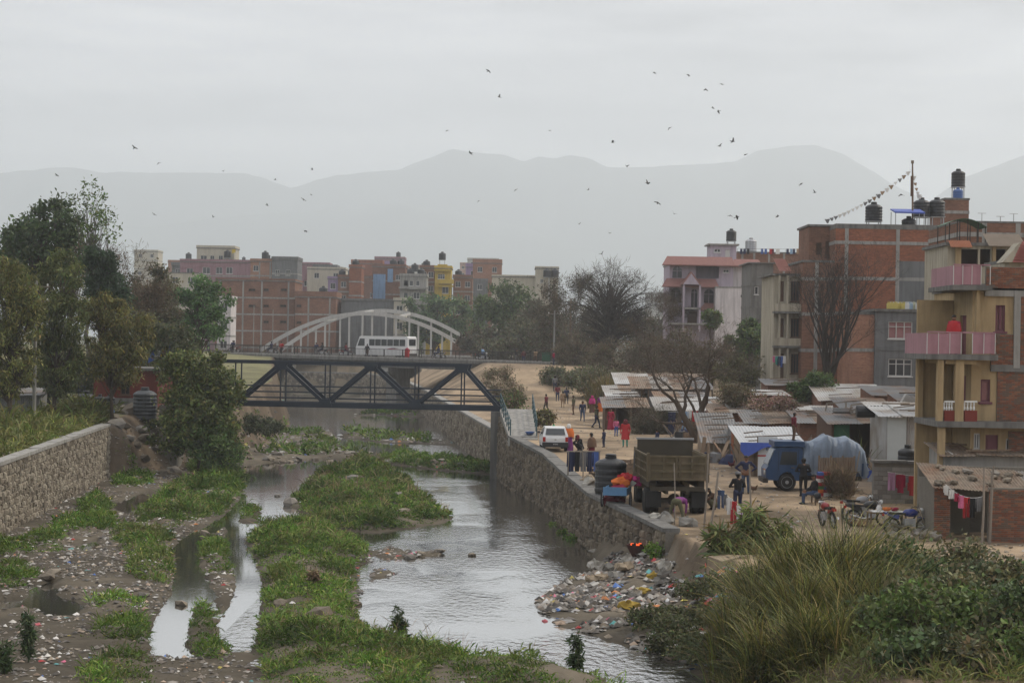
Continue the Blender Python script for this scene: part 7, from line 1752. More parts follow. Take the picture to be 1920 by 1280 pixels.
for sx in (-1,1):
    for off_ in (.82, 1.13): wheel(tk, (sx*off_,1.05,.53), .53, .28, 'X', KHAKI_D)
    wheel(tk, (sx*1.02,5.2,.53), .53, .28, 'X', KHAKI_D)
    MB().bx(sx*.62, sx*1.24, .35, .38, .3, .95).build('mud_flap', RUBBER, tk)
    MB().bx(sx*.95-.14, sx*.95+.14, .18, .26, 1.0, 1.14).build('tail_light', REDL, tk)
MB().bx(-1.1, 1.1, .12, .2, .98, 1.16).build('rear_crossmember', KHAKI_D, tk)
cab = MB(); cab.prism([(4.5,.75),(6.5,.75),(6.5,1.5),(6.25,2.45),(4.6,2.45),(4.5,2.3)], -1.12, 1.12, 'X'); cabo = cab.build('cab', KHAKI, tk)
MB().bx(-1.125,-1.122,5.1,6.1,1.55,2.2).build('side_window', GLASS, cabo); MB().bx(1.122,1.125,5.1,6.1,1.55,2.2).build('side_window', GLASS, cabo); MB().bx(-.9,.9,4.495,4.498,1.7,2.2).build('rear_window', GLASS, cabo)
MB().cyl((.75,4.38,.9),(.75,4.38,2.7),.06,n=8).build('exhaust_stack', KHAKI_D, tk)
# white hatchback seen from behind
gzC = gz(P(1041,845,109).x, 109.5)
cr = root('hatchback_car', (P(1041,845,108.5).x, 108.5, gzC), R(3), 'small white hatchback seen from behind with dark bumper', 'car')
WCAR = mat('car_white', (0.62,0.62,0.62), rough=.3, var=.05, spec=.5)
prof = [(0.0,.32),(-.03,.55),(-.02,.75),(.06,.92),(.33,1.33),(.5,1.39),(1.5,1.38),(2.1,.95),(2.95,.82),(3.15,.6),(3.2,.3)]
def body(prof, hw, top_in):
    m2 = MB(); n = len(prof)
    L = [(y, z, hw-(top_in*max(0,(z-.92)/.47))-(.04 if z < .4 else 0)) for y, z in prof]
    for i in range(n-1):
        a, b_ = L[i], L[i+1]; m2.quad((-a[2],a[0],a[1]),(a[2],a[0],a[1]),(b_[2],b_[0],b_[1]),(-b_[2],b_[0],b_[1]))
    for sx in (-1,1):
        vs_ = [(sx*h_,y,z) for y,z,h_ in L]; m2.add(vs_, [tuple(range(n)) if sx > 0 else tuple(reversed(range(n)))])
    m2.quad((-hw,0,.32),(-hw,3.2,.3),(hw,3.2,.3),(hw,0,.32))
    return m2
bo = body(prof, .72, .16).build('body', WCAR, cr)
MB().hexa([(-.56,.03,.95),(.56,.03,.95),(.56,.1,.95),(-.56,.1,.95),(-.5,.265,1.285),(.5,.265,1.285),(.5,.34,1.285),(-.5,.34,1.285)]).build('rear_window', GLASS, bo)
MB().bx(-.73,.73,-.1,.12,.24,.52).build('rear_bumper', mat('bumper_black',(0.03,0.03,0.032),rough=.6), cr)
for sx in (-1,1):
    MB().bx(sx*.56,sx*.715,-.055,.0,.56,.82).build('tail_light', REDL, cr)
    wheel(cr,(sx*.62,.5,.27),.27,.16,'X'); wheel(cr,(sx*.62,2.65,.27),.27,.16,'X')
    m2 = MB(); m2.add([(sx*.725,.55,.95),(sx*.725,1.9,.95),(sx*.60,1.45,1.3),(sx*.60,.62,1.3)],[(0,1,2,3)]); m2.build('side_window', GLASS, bo)
    MB().bx(sx*.74,sx*.88,2.0,2.08,.95,1.06).build('wing_mirror', MATS['bumper_black'], cr)
pl = MB().bx(-.27,.27,-.125,-.102,.36,.48).build('number_plate', BLACKP, cr); text('97 844', (0,-.128,.42), .1, WHITE, pl)
MB().bx(-.05,.05,-.06,-.03,.66,.70).build('badge', CHROME, cr); MB().cyl((0,1.4,1.385),(0,1.4,1.45),.06,n=8).build('roof_cap', mat('roof_green',(0.02,0.3,0.12)), cr)
# blue light truck under a tarpaulin, facing left
bt_Y = 88.4; gzB = gz(P(1480,920,bt_Y).x, bt_Y)
BLUEC = mat('truck_blue', (0.014,0.05,0.13), rough=.4, var=.2, spec=.45, streak=.2)
bx0 = P(1436,900,bt_Y).x
tb = root('blue_truck', (bx0, bt_Y, gzB), 0, 'blue light truck facing the river with a tarpaulin over its load', 'truck')
cabp = [(0.02,.5),(0,1.0),(.1,1.15),(.42,1.95),(.55,2.02),(1.6,2.05),(1.68,1.9),(1.68,.5),(1.35,.5),(1.28,.72),(1.12,.88),(.95,.9),(.78,.85),(.62,.68),(.58,.5)]
m2 = MB(); m2.prism(cabp, 0, 1.75, 'Y'); co = m2.build('cab', BLUEC, tb)
m2 = MB(); m2.add([(.62,-.004,1.22),(1.42,-.004,1.22),(1.42,-.004,1.82),(.72,-.004,1.82)],[(0,1,2,3)]); m2.build('side_window', GLASS, co)
m2 = MB(); m2.hexa([(.085,.12,1.2),(.085,1.63,1.2),(.07,1.63,1.22),(.07,.12,1.22),(.385,.16,1.9),(.385,1.59,1.9),(.36,1.59,1.91),(.36,.16,1.91)]); m2.build('windscreen', mat('pale_glass',(0.35,0.38,0.4),rough=.15,spec=.6), co)
MB().bx(.35,1.75,-.08,1.83,2.06,2.3).build('roof_rack', BLUEC, tb)
MB().bx(1.15,1.32,-.03,-.004,1.08,1.12).build('door_handle', CHROME, co); MB().bx(1.475,1.49,-.006,-.002,.75,1.9).build('door_seam', DARK, co); MB().bx(.56,.575,-.006,-.002,.95,1.85).build('door_seam', DARK, co)
MB().bx(-.12,.1,-.02,1.77,.38,.6).build('front_bumper', IRON, tb)
m2 = MB(); m2.lathe([(.11,-.04),(.12,0),(.09,.03)], c=(-.02,.3,.85), n=12, axis='X'); m2.build('headlight', mat('lamp_glass',(0.5,0.5,0.48),rough=.15), tb)
MB().bx(-.03,.0,.2,.62,.95,1.0).build('indicator', mat('amber',(0.5,0.2,0.02)), tb)
for y_ in (.12, 1.63):
    wheel(tb,(.98,y_,.42),.42,.22,'Y',STEEL); wheel(tb,(3.6,y_,.42),.42,.24,'Y',STEEL)
MB().bx(1.75,4.7,-.02,1.77,.75,.86).build('load_bed', BLUEC, tb)
for y_ in (-.02,1.73): MB().bx(1.75,4.7,y_,y_+.04,.862,1.35).build('bed_side', BLUEC, tb)
MB().bx(.4,4.5,.5,.65,.5,.74).build('chassis', IRON, tb)
TARPG = mat('tarp_greyblue', (0.17,0.21,0.27), rough=.6, var=.3, scale=2.5, bump=.03, bscale=2.5, streak=.2)
m2 = MB(); nx_, nt_ = 32, 20; base0 = 0
for i in range(nx_+1):
    x_ = 1.72+3.0*i/nx_; hh = float(np.interp(i/2,[0,1,4,6,8,11,14,15,16],[1.9,2.25,2.45,2.65,2.45,2.55,2.2,2.0,1.2]))
    for j in range(nt_+1):
        a = math.pi*j/nt_; ca, sa = math.cos(a), max(0,math.sin(a))
        sgn_ = -1 if ca > 0 else 1; y_ = .88+sgn_*1.02*abs(ca)**.5; z_ = .95+(hh-.95)*sa**.55
        if j in (0,nt_): z_ = .8+.2*math.sin(i*.8)
        fold = (.05*math.sin(i*.8+mnoise.noise(Vector((i*.21,1,1)))*7)-.22*abs(mnoise.noise(Vector((i*.33,j*.13,7)))))*abs(ca)**.4-.1*(1-abs(ca)**.33)
        m2.v.append((x_+.05*mnoise.noise(Vector((i*.25,j*.5,3))), y_+sgn_*fold, z_+.16*mnoise.noise(Vector((x_*2,y_*2,1)))))
for i in range(nx_):
    for j in range(nt_):
        p_ = i*(nt_+1)+j; m2.f.append((p_,p_+nt_+1,p_+nt_+2,p_+1)); m2.m.append(0)
for i in (0,nx_):
    m2.f.append(tuple(i*(nt_+1)+j for j in range(nt_+1))[::(-1 if i == 0 else 1)]); m2.m.append(0)
m2.build('tarpaulin', TARPG, tb)
# white minibus on the road bridge
BUSW = mat('bus_white', (0.66,0.66,0.66), rough=.35, var=.06, spec=.45)
sb = s_at(769, 232); pb_ = rd*sb-rn*2.4; ang = math.atan2(rd.y, rd.x)
bs_ = root('minibus', (RA.x+pb_.x, RA.y+pb_.y, RA.z+rz*sb/RL+.005), ang, 'white minibus with dark windows crossing the road bridge', 'bus')
blen = (s_at(672,236)-sb)
# local: +x towards the front (left in the picture); +y side faces the camera
sgn = 1 if (Matrix.Rotation(ang,3,'Z') @ Vector((0,1,0))).dot(rn) > 0 else -1
W_ = 2.1
m2 = MB(); m2.prism([(0,.35),(-.05,1.2),(.0,2.55),(.15,2.68),(blen-.75,2.68),(blen-.55,2.6),(blen-.1,1.45),(blen,1.2),(blen,.35)], -W_/2, W_/2, 'Y'); bb = m2.build('body', BUSW, bs_)
yf_ = sgn*W_/2
for k in range(6):
    x0_, x1_ = .35+k*.87, .35+k*.87+.8
    if x1_ > blen-1.2: break
    MB().bx(x0_,x1_,yf_-.01,yf_+sgn*.012,1.5,2.3).build('side_window', GLASS, bb)
m2 = MB(); m2.add([(blen-1.3,yf_+sgn*.012,1.45),(blen-.25,yf_+sgn*.012,1.45),(blen-.6,yf_+sgn*.012,2.35),(blen-1.3,yf_+sgn*.012,2.35)],[(0,1,2,3)]); m2.build('front_side_window', GLASS, bb)
MB().bx(-.07,-.02,-.75,.75,1.55,2.35).build('rear_window', GLASS, bb)
m2 = MB(); m2.hexa([(blen-.1,-.9,1.5),(blen-.1,.9,1.5),(blen-.06,.9,1.5),(blen-.06,-.9,1.5),(blen-.54,-.85,2.52),(blen-.54,.85,2.52),(blen-.5,.85,2.52),(blen-.5,-.85,2.52)]); m2.build('windscreen', GLASS, bb)
m2 = MB(); m2.add([(1.0,yf_+sgn*.012,1.12),(2.4,yf_+sgn*.012,1.2),(3.0,yf_+sgn*.012,1.16),(2.2,yf_+sgn*.012,1.05)],[(0,1,2,3)]); m2.build('red_swoosh', CLOTHS['crimson'], bb)
m2 = MB(); m2.add([(1.2,yf_+sgn*.013,1.24),(2.0,yf_+sgn*.013,1.3),(2.6,yf_+sgn*.013,1.27),(1.8,yf_+sgn*.013,1.22)],[(0,1,2,3)]); m2.build('dark_swoosh', CLOTHS['navy'], bb)
for x_ in (1.4, blen-1.6):
    for y_ in (-.85,.85): wheel(bs_,(x_,y_,.42),.42,.26,'Y')
MB().bx(blen-.02,blen+.12,-1.0,1.0,.35,.62).build('front_bumper', IRON, bs_); MB().bx(-.12,-.04,-1.0,1.0,.35,.62).build('rear_bumper', IRON, bs_)
MB().bx(-.08,-.045,.6,.95,.8,1.1).build('tail_light', REDL, bs_)
# motorbike prototype, facing +x
def motorbike(loc, rz, paint, label, group=None, lean=0.0, helmet=False, seatm=None):
    rt = root('motorbike', loc, rz, label, 'motorbike', group)
    if lean: rt.rotation_euler = (lean, 0, rz)
    for x_, nm in ((-.62,'rear_wheel'),(.66,'front_wheel')):
        m2 = MB(); n = 20
        ring = [(.30+.045*math.cos(a), .05*math.sin(a)) for a in [2*math.pi*k/8 for k in range(8)]]
        for j in range(n):
            th = 2*math.pi*j/n
            for (r_, w_) in ring: m2.v.append((x_+r_*math.cos(th), w_, .335+r_*math.sin(th)))
        for j in range(n):
            for k in range(8):
                a, b_ = j*8+k, j*8+(k+1)%8; c_, d_ = ((j+1)%n)*8+(k+1)%8, ((j+1)%n)*8+k; m2.f.append((a,b_,c_,d_)); m2.m.append(0)
        wo_ = m2.build(nm, RUBBER, rt, smooth=True)
        m3 = MB()
        for k in range(8):
            th = math.pi*k/4; m3.beam((x_,0,.335),(x_+.27*math.cos(th),0,.335+.27*math.sin(th)),.02)
        m3.lathe([(.05,-.06),(.06,0),(.05,.06)], c=(x_,0,.335), n=10, axis='Y'); m3.build('spokes', STEEL, wo_)
    m2 = MB(); m2.lathe([(.03,-.30),(.12,-.22),(.155,-.05),(.15,.12),(.09,.26),(.03,.3)], c=(.12,0,.84), n=12, axis='X'); m2.build('fuel_tank', paint, rt, smooth=True)
    MB().hexa([(-.75,-.1,.78),(-.1,-.13,.76),(-.1,.13,.76),(-.75,.1,.78),(-.78,-.09,.88),(-.1,-.12,.83),(-.1,.12,.83),(-.78,.09,.88)]).build('seat', seatm or RUBBER, rt)
    MB().hexa([(-.9,-.06,.8),(-.35,-.09,.58),(-.35,.09,.58),(-.9,.06,.8),(-.95,-.05,.88),(-.35,-.08,.76),(-.35,.08,.76),(-.95,.05,.88)]).build('tail_fairing', paint, rt)
    MB().bx(-.15,.28,-.13,.13,.32,.62).build('engine', STEEL, rt)
    m2 = MB(); m2.tube([(.42,0,.9),(.25,0,.62),(-.2,0,.35),(-.62,0,.335)],.035,6); m2.tube([(-.2,0,.35),(-.3,0,.75)],.03,6); m2.build('frame', IRON, rt)
    for sy in (-.09,.09): MB().tube([(.46,sy,.98),(.66,sy,.335)],.026,6).build('fork', CHROME, rt)
    MB().tube([(.28,-.36,1.03),(.38,-.2,1.08),(.42,0,1.04),(.38,.2,1.08),(.28,.36,1.03)],.018,6).build('handlebar', IRON, rt)
    m2 = MB(); m2.lathe([(.05,-.08),(.1,-.02),(.1,.05),(.06,.07)], c=(.56,0,.93), n=12, axis='X'); m2.build('headlight', MATS['lamp_glass'], rt)
    MB().tube([(.1,-.14,.36),(-.3,-.16,.3),(-.75,-.17,.42)],[.03,.05,.06],8).build('exhaust', CHROME, rt)
    MB().hexa([(.42,-.05,.66),(.95,-.05,.58),(.95,.05,.58),(.42,.05,.66),(.42,-.055,.69),(.95,-.05,.61),(.95,.05,.61),(.42,.055,.69)]).build('front_mudguard', paint, rt)
    MB().bx(-.98,-.94,-.07,.07,.72,.82).build('tail_light', REDL, rt)
    for sy in (-1,1):
        MB().tube([(.36,sy*.22,1.07),(.34,sy*.28,1.2)],.008,4).build('mirror_stalk', IRON, rt)
    if helmet:
        m2 = MB(); m2.lathe([(.08,-.12),(.13,-.06),(.145,.03),(.11,.11),(.03,.145)], c=(.32,.2,1.24), n=14); m2.build('helmet', BLACKP, rt, smooth=True)
    return rt
PBLUE = mat('bike_blue', (0.015,0.03,0.20), rough=.3, var=.1, spec=.5); PRED = mat('bike_red', (0.25,0.02,0.02), rough=.3, var=.1, spec=.5); PBLK = mat('bike_black', (0.02,0.02,0.022), rough=.3, var=.1, spec=.5); PSIL = mat('bike_silver', (0.3,0.3,0.31), rough=.35, var=.1, spec=.5)
def gp(u, v, z=2.0): q = G(u, v, z); return (q.x, q.y, gz(q.x, q.y))
motorbike(gp(1553,985), R(100), PRED, 'red tailed motorbike with a black helmet facing away', lean=-.12, helmet=True)
motorbike(gp(1702,998), R(8), PBLUE, 'blue sport motorbike standing before the block wall', lean=-.1)
motorbike(gp(1628,985), R(14), PBLK, 'black motorbike under the edge of the vendor table', lean=-.1)
motorbike(gp(1612,975), R(30), PSIL, 'dark motorbike left of the vendor table')
motorbike((P(100,745,126).x,126,gz(P(100,745,126).x,126)), R(70), PBLK, 'motorbike parked behind the left bank weeds')
# tricycle cart of clothes by the tank
ct = root('pedal_cart', (P(1158,940,81.5).x, 81.5, gz(P(1158,940,81.5).x, 81.5)), R(80), 'blue pedal cart heaped with clothes beside the tipper', 'cart')
MB().bx(-1.0,.7,-.5,.5,.55,.62).build('tray', mat('cart_blue',(0.12,0.25,0.42),var=.2), ct)
for sy in (-.5,.46): MB().bx(-1.0,.7,sy,sy+.04,.622,.85).build('tray_side', MATS['cart_blue'], ct)
MB().bx(-1.04,-1.002,-.5,.5,.55,.9).build('tail_board', MATS['cart_blue'], ct)
for (x_, y_) in ((-.5,-.6),(-.5,.6),(1.1,0)):
    m2 = MB(); n = 18
    for j in range(n):
        th = 2*math.pi*j/n
        for (r_, w_) in ((.33,-.03),(.36,0),(.33,.03),(.30,0)): m2.v.append((x_+r_*math.cos(th), y_+w_, .36+r_*math.sin(th)))
    for j in range(n):
        for k in range(4): m2.f.append((j*4+k, j*4+(k+1)%4, ((j+1)%n)*4+(k+1)%4, ((j+1)%n)*4+k)); m2.m.append(0)
    wo_ = m2.build('wheel', RUBBER, ct)
    m3 = MB()
    for k in range(6):
        th = math.pi*k/3; m3.beam((x_,y_,.36),(x_+.3*math.cos(th),y_,.36+.3*math.sin(th)),.012)
    m3.build('spokes', STEEL, wo_)
MB().tube([(.7,0,.58),(1.0,0,.75),(1.1,0,.36)],.025,6).build('frame', IRON, ct); MB().tube([(1.0,-.3,1.05),(1.02,0,1.0),(1.0,.3,1.05)],.018,6).build('handlebar', IRON, ct); MB().tube([(1.02,0,1.0),(1.05,0,.7)],.022,6).build('stem', IRON, ct)
# big black tank on the bank and table clutter
tank((P(1146,920,83.5).x, 84.2, gz(P(1146,920,83.5).x, 84.2)), .7, 1.6, 'large black ribbed water tank standing behind the river wall', ribs=6)
# ---------------------------------------------------------------- people
def capsule(bm, a, b, r0, r1, n=10):
    a, b = Vector(a), Vector(b); d = (b-a); L = d.length
    d = d.normalized() if L > 1e-6 else Vector((0,0,1))
    x = d.orthogonal().normalized(); y = d.cross(x)
    rings = []
    for (t_, k) in ((-1,0.0),(-.7,.71),(-.35,.94),(0,1.0)): rings.append((a+d*(r0*t_), r0*k))
    for (t_, k) in ((0,1.0),(.35,.94),(.7,.71),(1,0.0)): rings.append((b+d*(r1*t_), r1*k))
    vs_ = []
    for c, r_ in rings:
        vs_.append([bm.verts.new(c+(x*math.cos(2*math.pi*j/n)+y*math.sin(2*math.pi*j/n))*max(r_,1e-3)) for j in range(n)])
    for i in range(len(rings)-1):
        for j in range(n): bm.faces.new((vs_[i][j], vs_[i][(j+1)%n], vs_[i+1][(j+1)%n], vs_[i+1][j]))
    bm.faces.new(list(reversed(vs_[0]))); bm.faces.new(vs_[-1])
DG = bpy.context.evaluated_depsgraph_get
PEND = []
def person(loc, rz, label, h=1.65, top='grey', bottom='navy', pose='stand', scarf=None, skirt=None, shawl=None, hat=None, vox=.033, seed=0, group=None, shoes='black', longtop=False, cat='person'):
    rs_ = random.Random(seed); rt = root('person', loc, rz, label, cat, group)
    J = {}
    S = h/1.7
    # base joints for a 1.7 m figure facing +y
    hip = Vector((0,0,.90)); chest = Vector((0,.0,1.28)); neck = Vector((0,.0,1.44)); head = Vector((0,.03,1.585))
    sh = [Vector((-.18,0,1.38)), Vector((.18,0,1.38))]; el = [Vector((-.25,-.02,1.10)), Vector((.25,-.02,1.10))]; ha = [Vector((-.25,.08,.86)), Vector((.25,.08,.86))]
    hp = [Vector((-.095,0,.88)), Vector((.095,0,.88))]; kn = [Vector((-.10,.03,.47)), Vector((.10,.03,.47))]; an = [Vector((-.105,-.02,.08)), Vector((.105,-.02,.08))]
    def tilt(pts, piv, ang):
        M = Matrix.Rotation(ang, 3, 'X'); return [piv+M @ (q-piv) for q in pts]
    if pose == 'walk':
        kn = [Vector((-.1,.14,.48)), Vector((.1,-.02,.47))]; an = [Vector((-.1,.22,.08)), Vector((.1,-.26,.12))]; el = [Vector((-.24,-.12,1.1)), Vector((.24,.08,1.1))]; ha = [Vector((-.24,-.1,.86)), Vector((.23,.24,.9))]
    if pose == 'bend':
        up = [chest, neck, head, *sh, *el, *ha]; up = tilt(up, hip, R(-88)); chest, neck, head = up[:3]; sh, el, ha = up[3:5], [Vector((-.24,.42,.72)), Vector((.24,.42,.72))], [Vector((-.2,.48,.42)), Vector((.2,.48,.42))]
        kn = [Vector((-.24,.06,.47)), Vector((.2,.04,.47))]; an = [Vector((-.36,-.06,.08)), Vector((.26,-.04,.08))]
    if pose in ('sit', 'ride'):
        dz = .45 if pose == 'sit' else .82
        D = Vector((0,0,dz-.84)); hip, chest, neck, head = hip+D, chest+D, neck+D, head+D; sh = [q+D for q in sh]; el = [q+D for q in el]; hp = [q+D for q in hp]
        w_ = .12 if pose == 'sit' else .2
        kn = [Vector((-w_,.42,dz+.02 if pose == 'sit' else .78)), Vector((w_,.42,dz+.02 if pose == 'sit' else .78))]; an = [Vector((-w_,.44,.08 if pose == 'sit' else .36)), Vector((w_,.44,.08 if pose == 'sit' else .36))]
        el = [Vector((-.24,.12,dz+.28)), Vector((.24,.12,dz+.28))]; ha = [Vector((-.16,.34,dz+.16)), Vector((.16,.34,dz+.16))] if pose == 'sit' else [Vector((-.28,.52,1.1)), Vector((.28,.52,1.1))]
    if pose == 'squat':
        D = Vector((0,-.08,-.68)); hip, chest, neck, head = hip+D, chest+D+Vector((0,.14,0)), neck+D+Vector((0,.2,-.02)), head+D+Vector((0,.26,-.04)); sh = [q+D+Vector((0,.16,0)) for q in sh]; hp = [q+D for q in hp]
        kn = [Vector((-.2,.28,.5)), Vector((.2,.28,.5))]; an = [Vector((-.14,.02,.08)), Vector((.14,.02,.08))]; el = [Vector((-.27,.3,.5)), Vector((.27,.3,.5))]; ha = [Vector((-.1,.44,.42)), Vector((.1,.44,.42))]
    if pose == 'arms':
        el = [Vector((-.3,.06,1.12)), Vector((.3,.06,1.12))]; ha = [Vector((-.08,.2,1.1)), Vector((.08,.2,1.1))]
    if pose == 'hips':
        el = [Vector((-.4,-.05,1.15)), Vector((.4,-.05,1.15))]; ha = [Vector((-.2,.06,1.0)), Vector((.2,.06,1.0))]
    bm = bmesh.new(); segs = []
    def c(a, b, r0, r1, tag_): capsule(bm, a*1.0, b*1.0, r0, r1); segs.append((Vector(a), Vector(b), tag_))
    mid = hip.lerp(chest, .5)
    c(hip+Vector((-.06,0,0)), hip+Vector((.06,0,0)), .125, .125, 'b'); c(hip, mid, .135, .135, 't'); c(mid, chest, .14, .15, 't')
    c(chest.lerp(sh[0],.55), chest.lerp(sh[1],.55), .125, .125, 't'); c(sh[0], sh[1], .075, .075, 't')
    c(neck-(neck-chest)*.25, neck+(head-neck)*.35, .055, .052, 's')
    hd = (head-neck).normalized()
    c(head-hd*.035+Vector((0,.01,0)), head+hd*.03, .078, .092, 's'); c(head+hd*.05-Vector((0,.02,0)), head+hd*.05, .09, .09, 'h')
    fw = Vector((0,1,0)) if pose != 'bend' else Vector((0,0,-1))
    c(head+fw*.09-hd*.0, head+fw*.105-hd*.03, .016, .02, 's')
    for s_ in (-1,1): c(head+Vector((s_*.09,-.005,-.01)), head+Vector((s_*.092,-.01,.015)), .018, .018, 's')
    for i in (0,1):
        c(sh[i], el[i], .062, .048, 't'); c(el[i], ha[i], .047, .032, 't' if top != 'bare' else 's')
        d_ = (ha[i]-el[i]).normalized(); pz = ha[i]+d_*.075; sx = (-1,1)[i]
        c(ha[i], pz, .034, .038, 's')
        ac = d_.cross(Vector((sx,0,0)));  ac = ac.normalized() if ac.length > .1 else Vector((0,1,0))
        for k in range(4):
            f0 = pz+ac*(.03-.02*k); L_ = (.06,.075,.07,.05)[k]; f1 = f0+d_*L_*.5; f2 = f1+(d_*.8+Vector((-sx*.5,0,0))).normalized()*L_*.5
            c(f0, f1, .010, .009, 's'); c(f1, f2, .009, .008, 's')
        c(ha[i]+d_*.02+ac*.03, ha[i]+d_*.06+ac*.065, .012, .010, 's')
        c(hp[i], kn[i], .088, .062, 'b'); c(kn[i], an[i], .06, .042, 'b'); c(an[i]-Vector((0,.04,.03)), an[i]+Vector((0,.13,-.045)), .042, .032, 'f')
    me = bpy.data.meshes.new('body_src'); bm.to_mesh(me); bm.free()
    tmp = bpy.data.objects.new('body_src', me); COL.objects.link(tmp)
    md = tmp.modifiers.new('r', 'REMESH'); md.mode = 'VOXEL'; md.voxel_size = vox
    sm = tmp.modifiers.new('s', 'SMOOTH'); sm.factor = .5; sm.iterations = 2
    PEND.append((tmp, me, rt, S, segs, head.copy(), hd.copy(), fw.copy(), top, bottom, shoes))
    def cone(nm, prof_, m_, cxy=(0,0), sc=(1,.75)):
        m2 = MB(); n = 16
        for (r_, z) in prof_:
            for j in range(n):
                th = 2*math.pi*j/n; rr = r_*(1+.05*math.sin(th*5+z*6)); m2.v.append((cxy[0]+rr*math.cos(th)*sc[0], cxy[1]+rr*math.sin(th)*sc[1], z))
        for i in range(len(prof_)-1):
            for j in range(n): m2.f.append((i*n+j, i*n+(j+1)%n, (i+1)*n+(j+1)%n, (i+1)*n+j)); m2.m.append(0)
        q = m2.build(nm, m_, rt, smooth=True); q.scale = (S*1.13,S*1.13,S); return q
    if skirt: cone('skirt', [(.26,.06),(.25,.3),(.22,.6),(.19,.85),(.155,.98)], CLOTHS[skirt])
    if longtop: cone('tunic', [(.24,.48),(.22,.65),(.205,.88),(.175,1.05),(.19,1.25),(.17,1.36)], CLOTHS[top])
    if shawl: cone('shawl', [(.30,.92),(.29,1.1),(.26,1.28),(.19,1.4),(.10,1.47)], CLOTHS[shawl])
    if scarf:
        m2 = MB(); m2.lathe([(.13,-.16),(.115,-.05),(.112,.05),(.085,.12),(.02,.145)], c=tuple(head+Vector((0,-.02,.0))), n=14); q = m2.build('headscarf', CLOTHS[scarf], rt, smooth=True); q.scale = (S*1.13,S*1.13,S)
    if hat:
        m2 = MB(); m2.lathe([(.105,.0),(.108,.05),(.08,.11),(.02,.13)], c=tuple(head+Vector((0,0,.02))), n=14); q = m2.build('cap', CLOTHS[hat], rt, smooth=True); q.scale = (S*1.13,S*1.13,S)
    return rt
def pp(u, v, Y=None, zt=2.3):
    """standing spot: from the pixel of the feet"""
    q = G(u, v, zt)
    for _ in range(4): q = G(u, v, gz(q.x, q.y))
    return (q.x, q.y, gz(q.x, q.y)-.005)
# path walkers
person(pp(1172,838), R(170), 'woman in long red tunic and teal trousers standing in the yard', 1.62, 'red', 'teal', longtop=True, scarf='maroon', seed=1)
person(pp(1155,818), R(200), 'child in pink and blue beside the lean to', 1.15, 'pink', 'blue', seed=2)
person(pp(1145,806), R(150), 'woman in dark crimson at the lean to doorway', 1.55, 'crimson', 'maroon', skirt='crimson', seed=3)
person(pp(1132,838), R(60), 'dark haired child in navy standing near the river yard', 1.05, 'navy', 'navy', seed=4)
person(pp(1232,832+6), R(120), 'child in dark jacket behind the tipper', 1.0, 'navy', 'grey', seed=5)
person(pp(1075,777), R(80), 'man in brown jacket standing on the path', 1.7, 'olive', 'brown', seed=6)
person(pp(1110,774), R(10), 'woman in bright magenta shawl walking up the path', 1.58, 'magenta', 'maroon', 'walk', skirt='brown', shawl='magenta', scarf='magenta', seed=7)
person(pp(1125,773), R(5), 'woman in orange trousers walking up the path', 1.55, 'purple', 'orange', 'walk', skirt='orange', seed=8)
person(pp(1045,759), R(0), 'walker in maroon top and bare legs on the path', 1.68, 'maroon', 'navy', 'walk', seed=9)
person(pp(1055,764), R(0), 'walker in tan top and trousers on the path', 1.62, 'tan', 'tan', 'walk', seed=10)
person(pp(1062,760), R(5), 'walker in dark jacket at the right of three', 1.66, 'navy', 'black', 'walk', seed=11)
person(pp(1011,728), R(190), 'lone man in dark clothes on the upper path', 1.7, 'navy', 'olive', seed=12)
for k, (u, v, tp_, bt, h_) in enumerate(((981,709,'maroon','navy',1.6),(979,717,'navy','navy',1.5),(986,717,'black','navy',1.5),(989,713,'crimson','black',1.6))):
    person(pp(u, v, zt=4), R(180+10*k), ['first of the tight group of four coming down the path','shorter one in navy in front of the group of four','one in black in the group of four','one in red at the right of the group of four'][k], h_, tp_, bt, 'walk', seed=13+k)
for k, (u, v, tp_, bt) in enumerate(((993,691,'black','navy'),(1000,691,'maroon','navy'),(1007,691,'navy','black'),(1014,690,'maroon','black'),(1032,681,'maroon','maroon'),(1038,683,'crimson','navy'))):
    person(pp(u, v, zt=6), R(160+20*k), ['leftmost of the people at the top of the path','one in maroon second at the top of the path','one in navy third at the top of the path','one in maroon beside the green bin','one in maroon right of the green bin','rightmost one at the top of the path'][k], 1.62, tp_, bt, seed=20+k)
for k, (u, v, tp_, bt) in enumerate(((1040,748,'grey','navy'),(1092,790,'navy','denim'),(1003,738,'tan','brown'),(968,702,'black','grey'),(1024,772,'maroon','black'),(1118,802,'olive','navy'))):
    person(pp(u, v, zt=2.8), R(170*(k % 2)+15*k), ['walker in grey left of the trio on the path','walker in navy and denim near the lean to','walker in tan below the lone man','figure in black high on the path by the bush','walker in maroon right of the ramp railing','man in olive at the edge of the yard'][k], 1.64, tp_, bt, 'walk', vox=.025, seed=80+k)
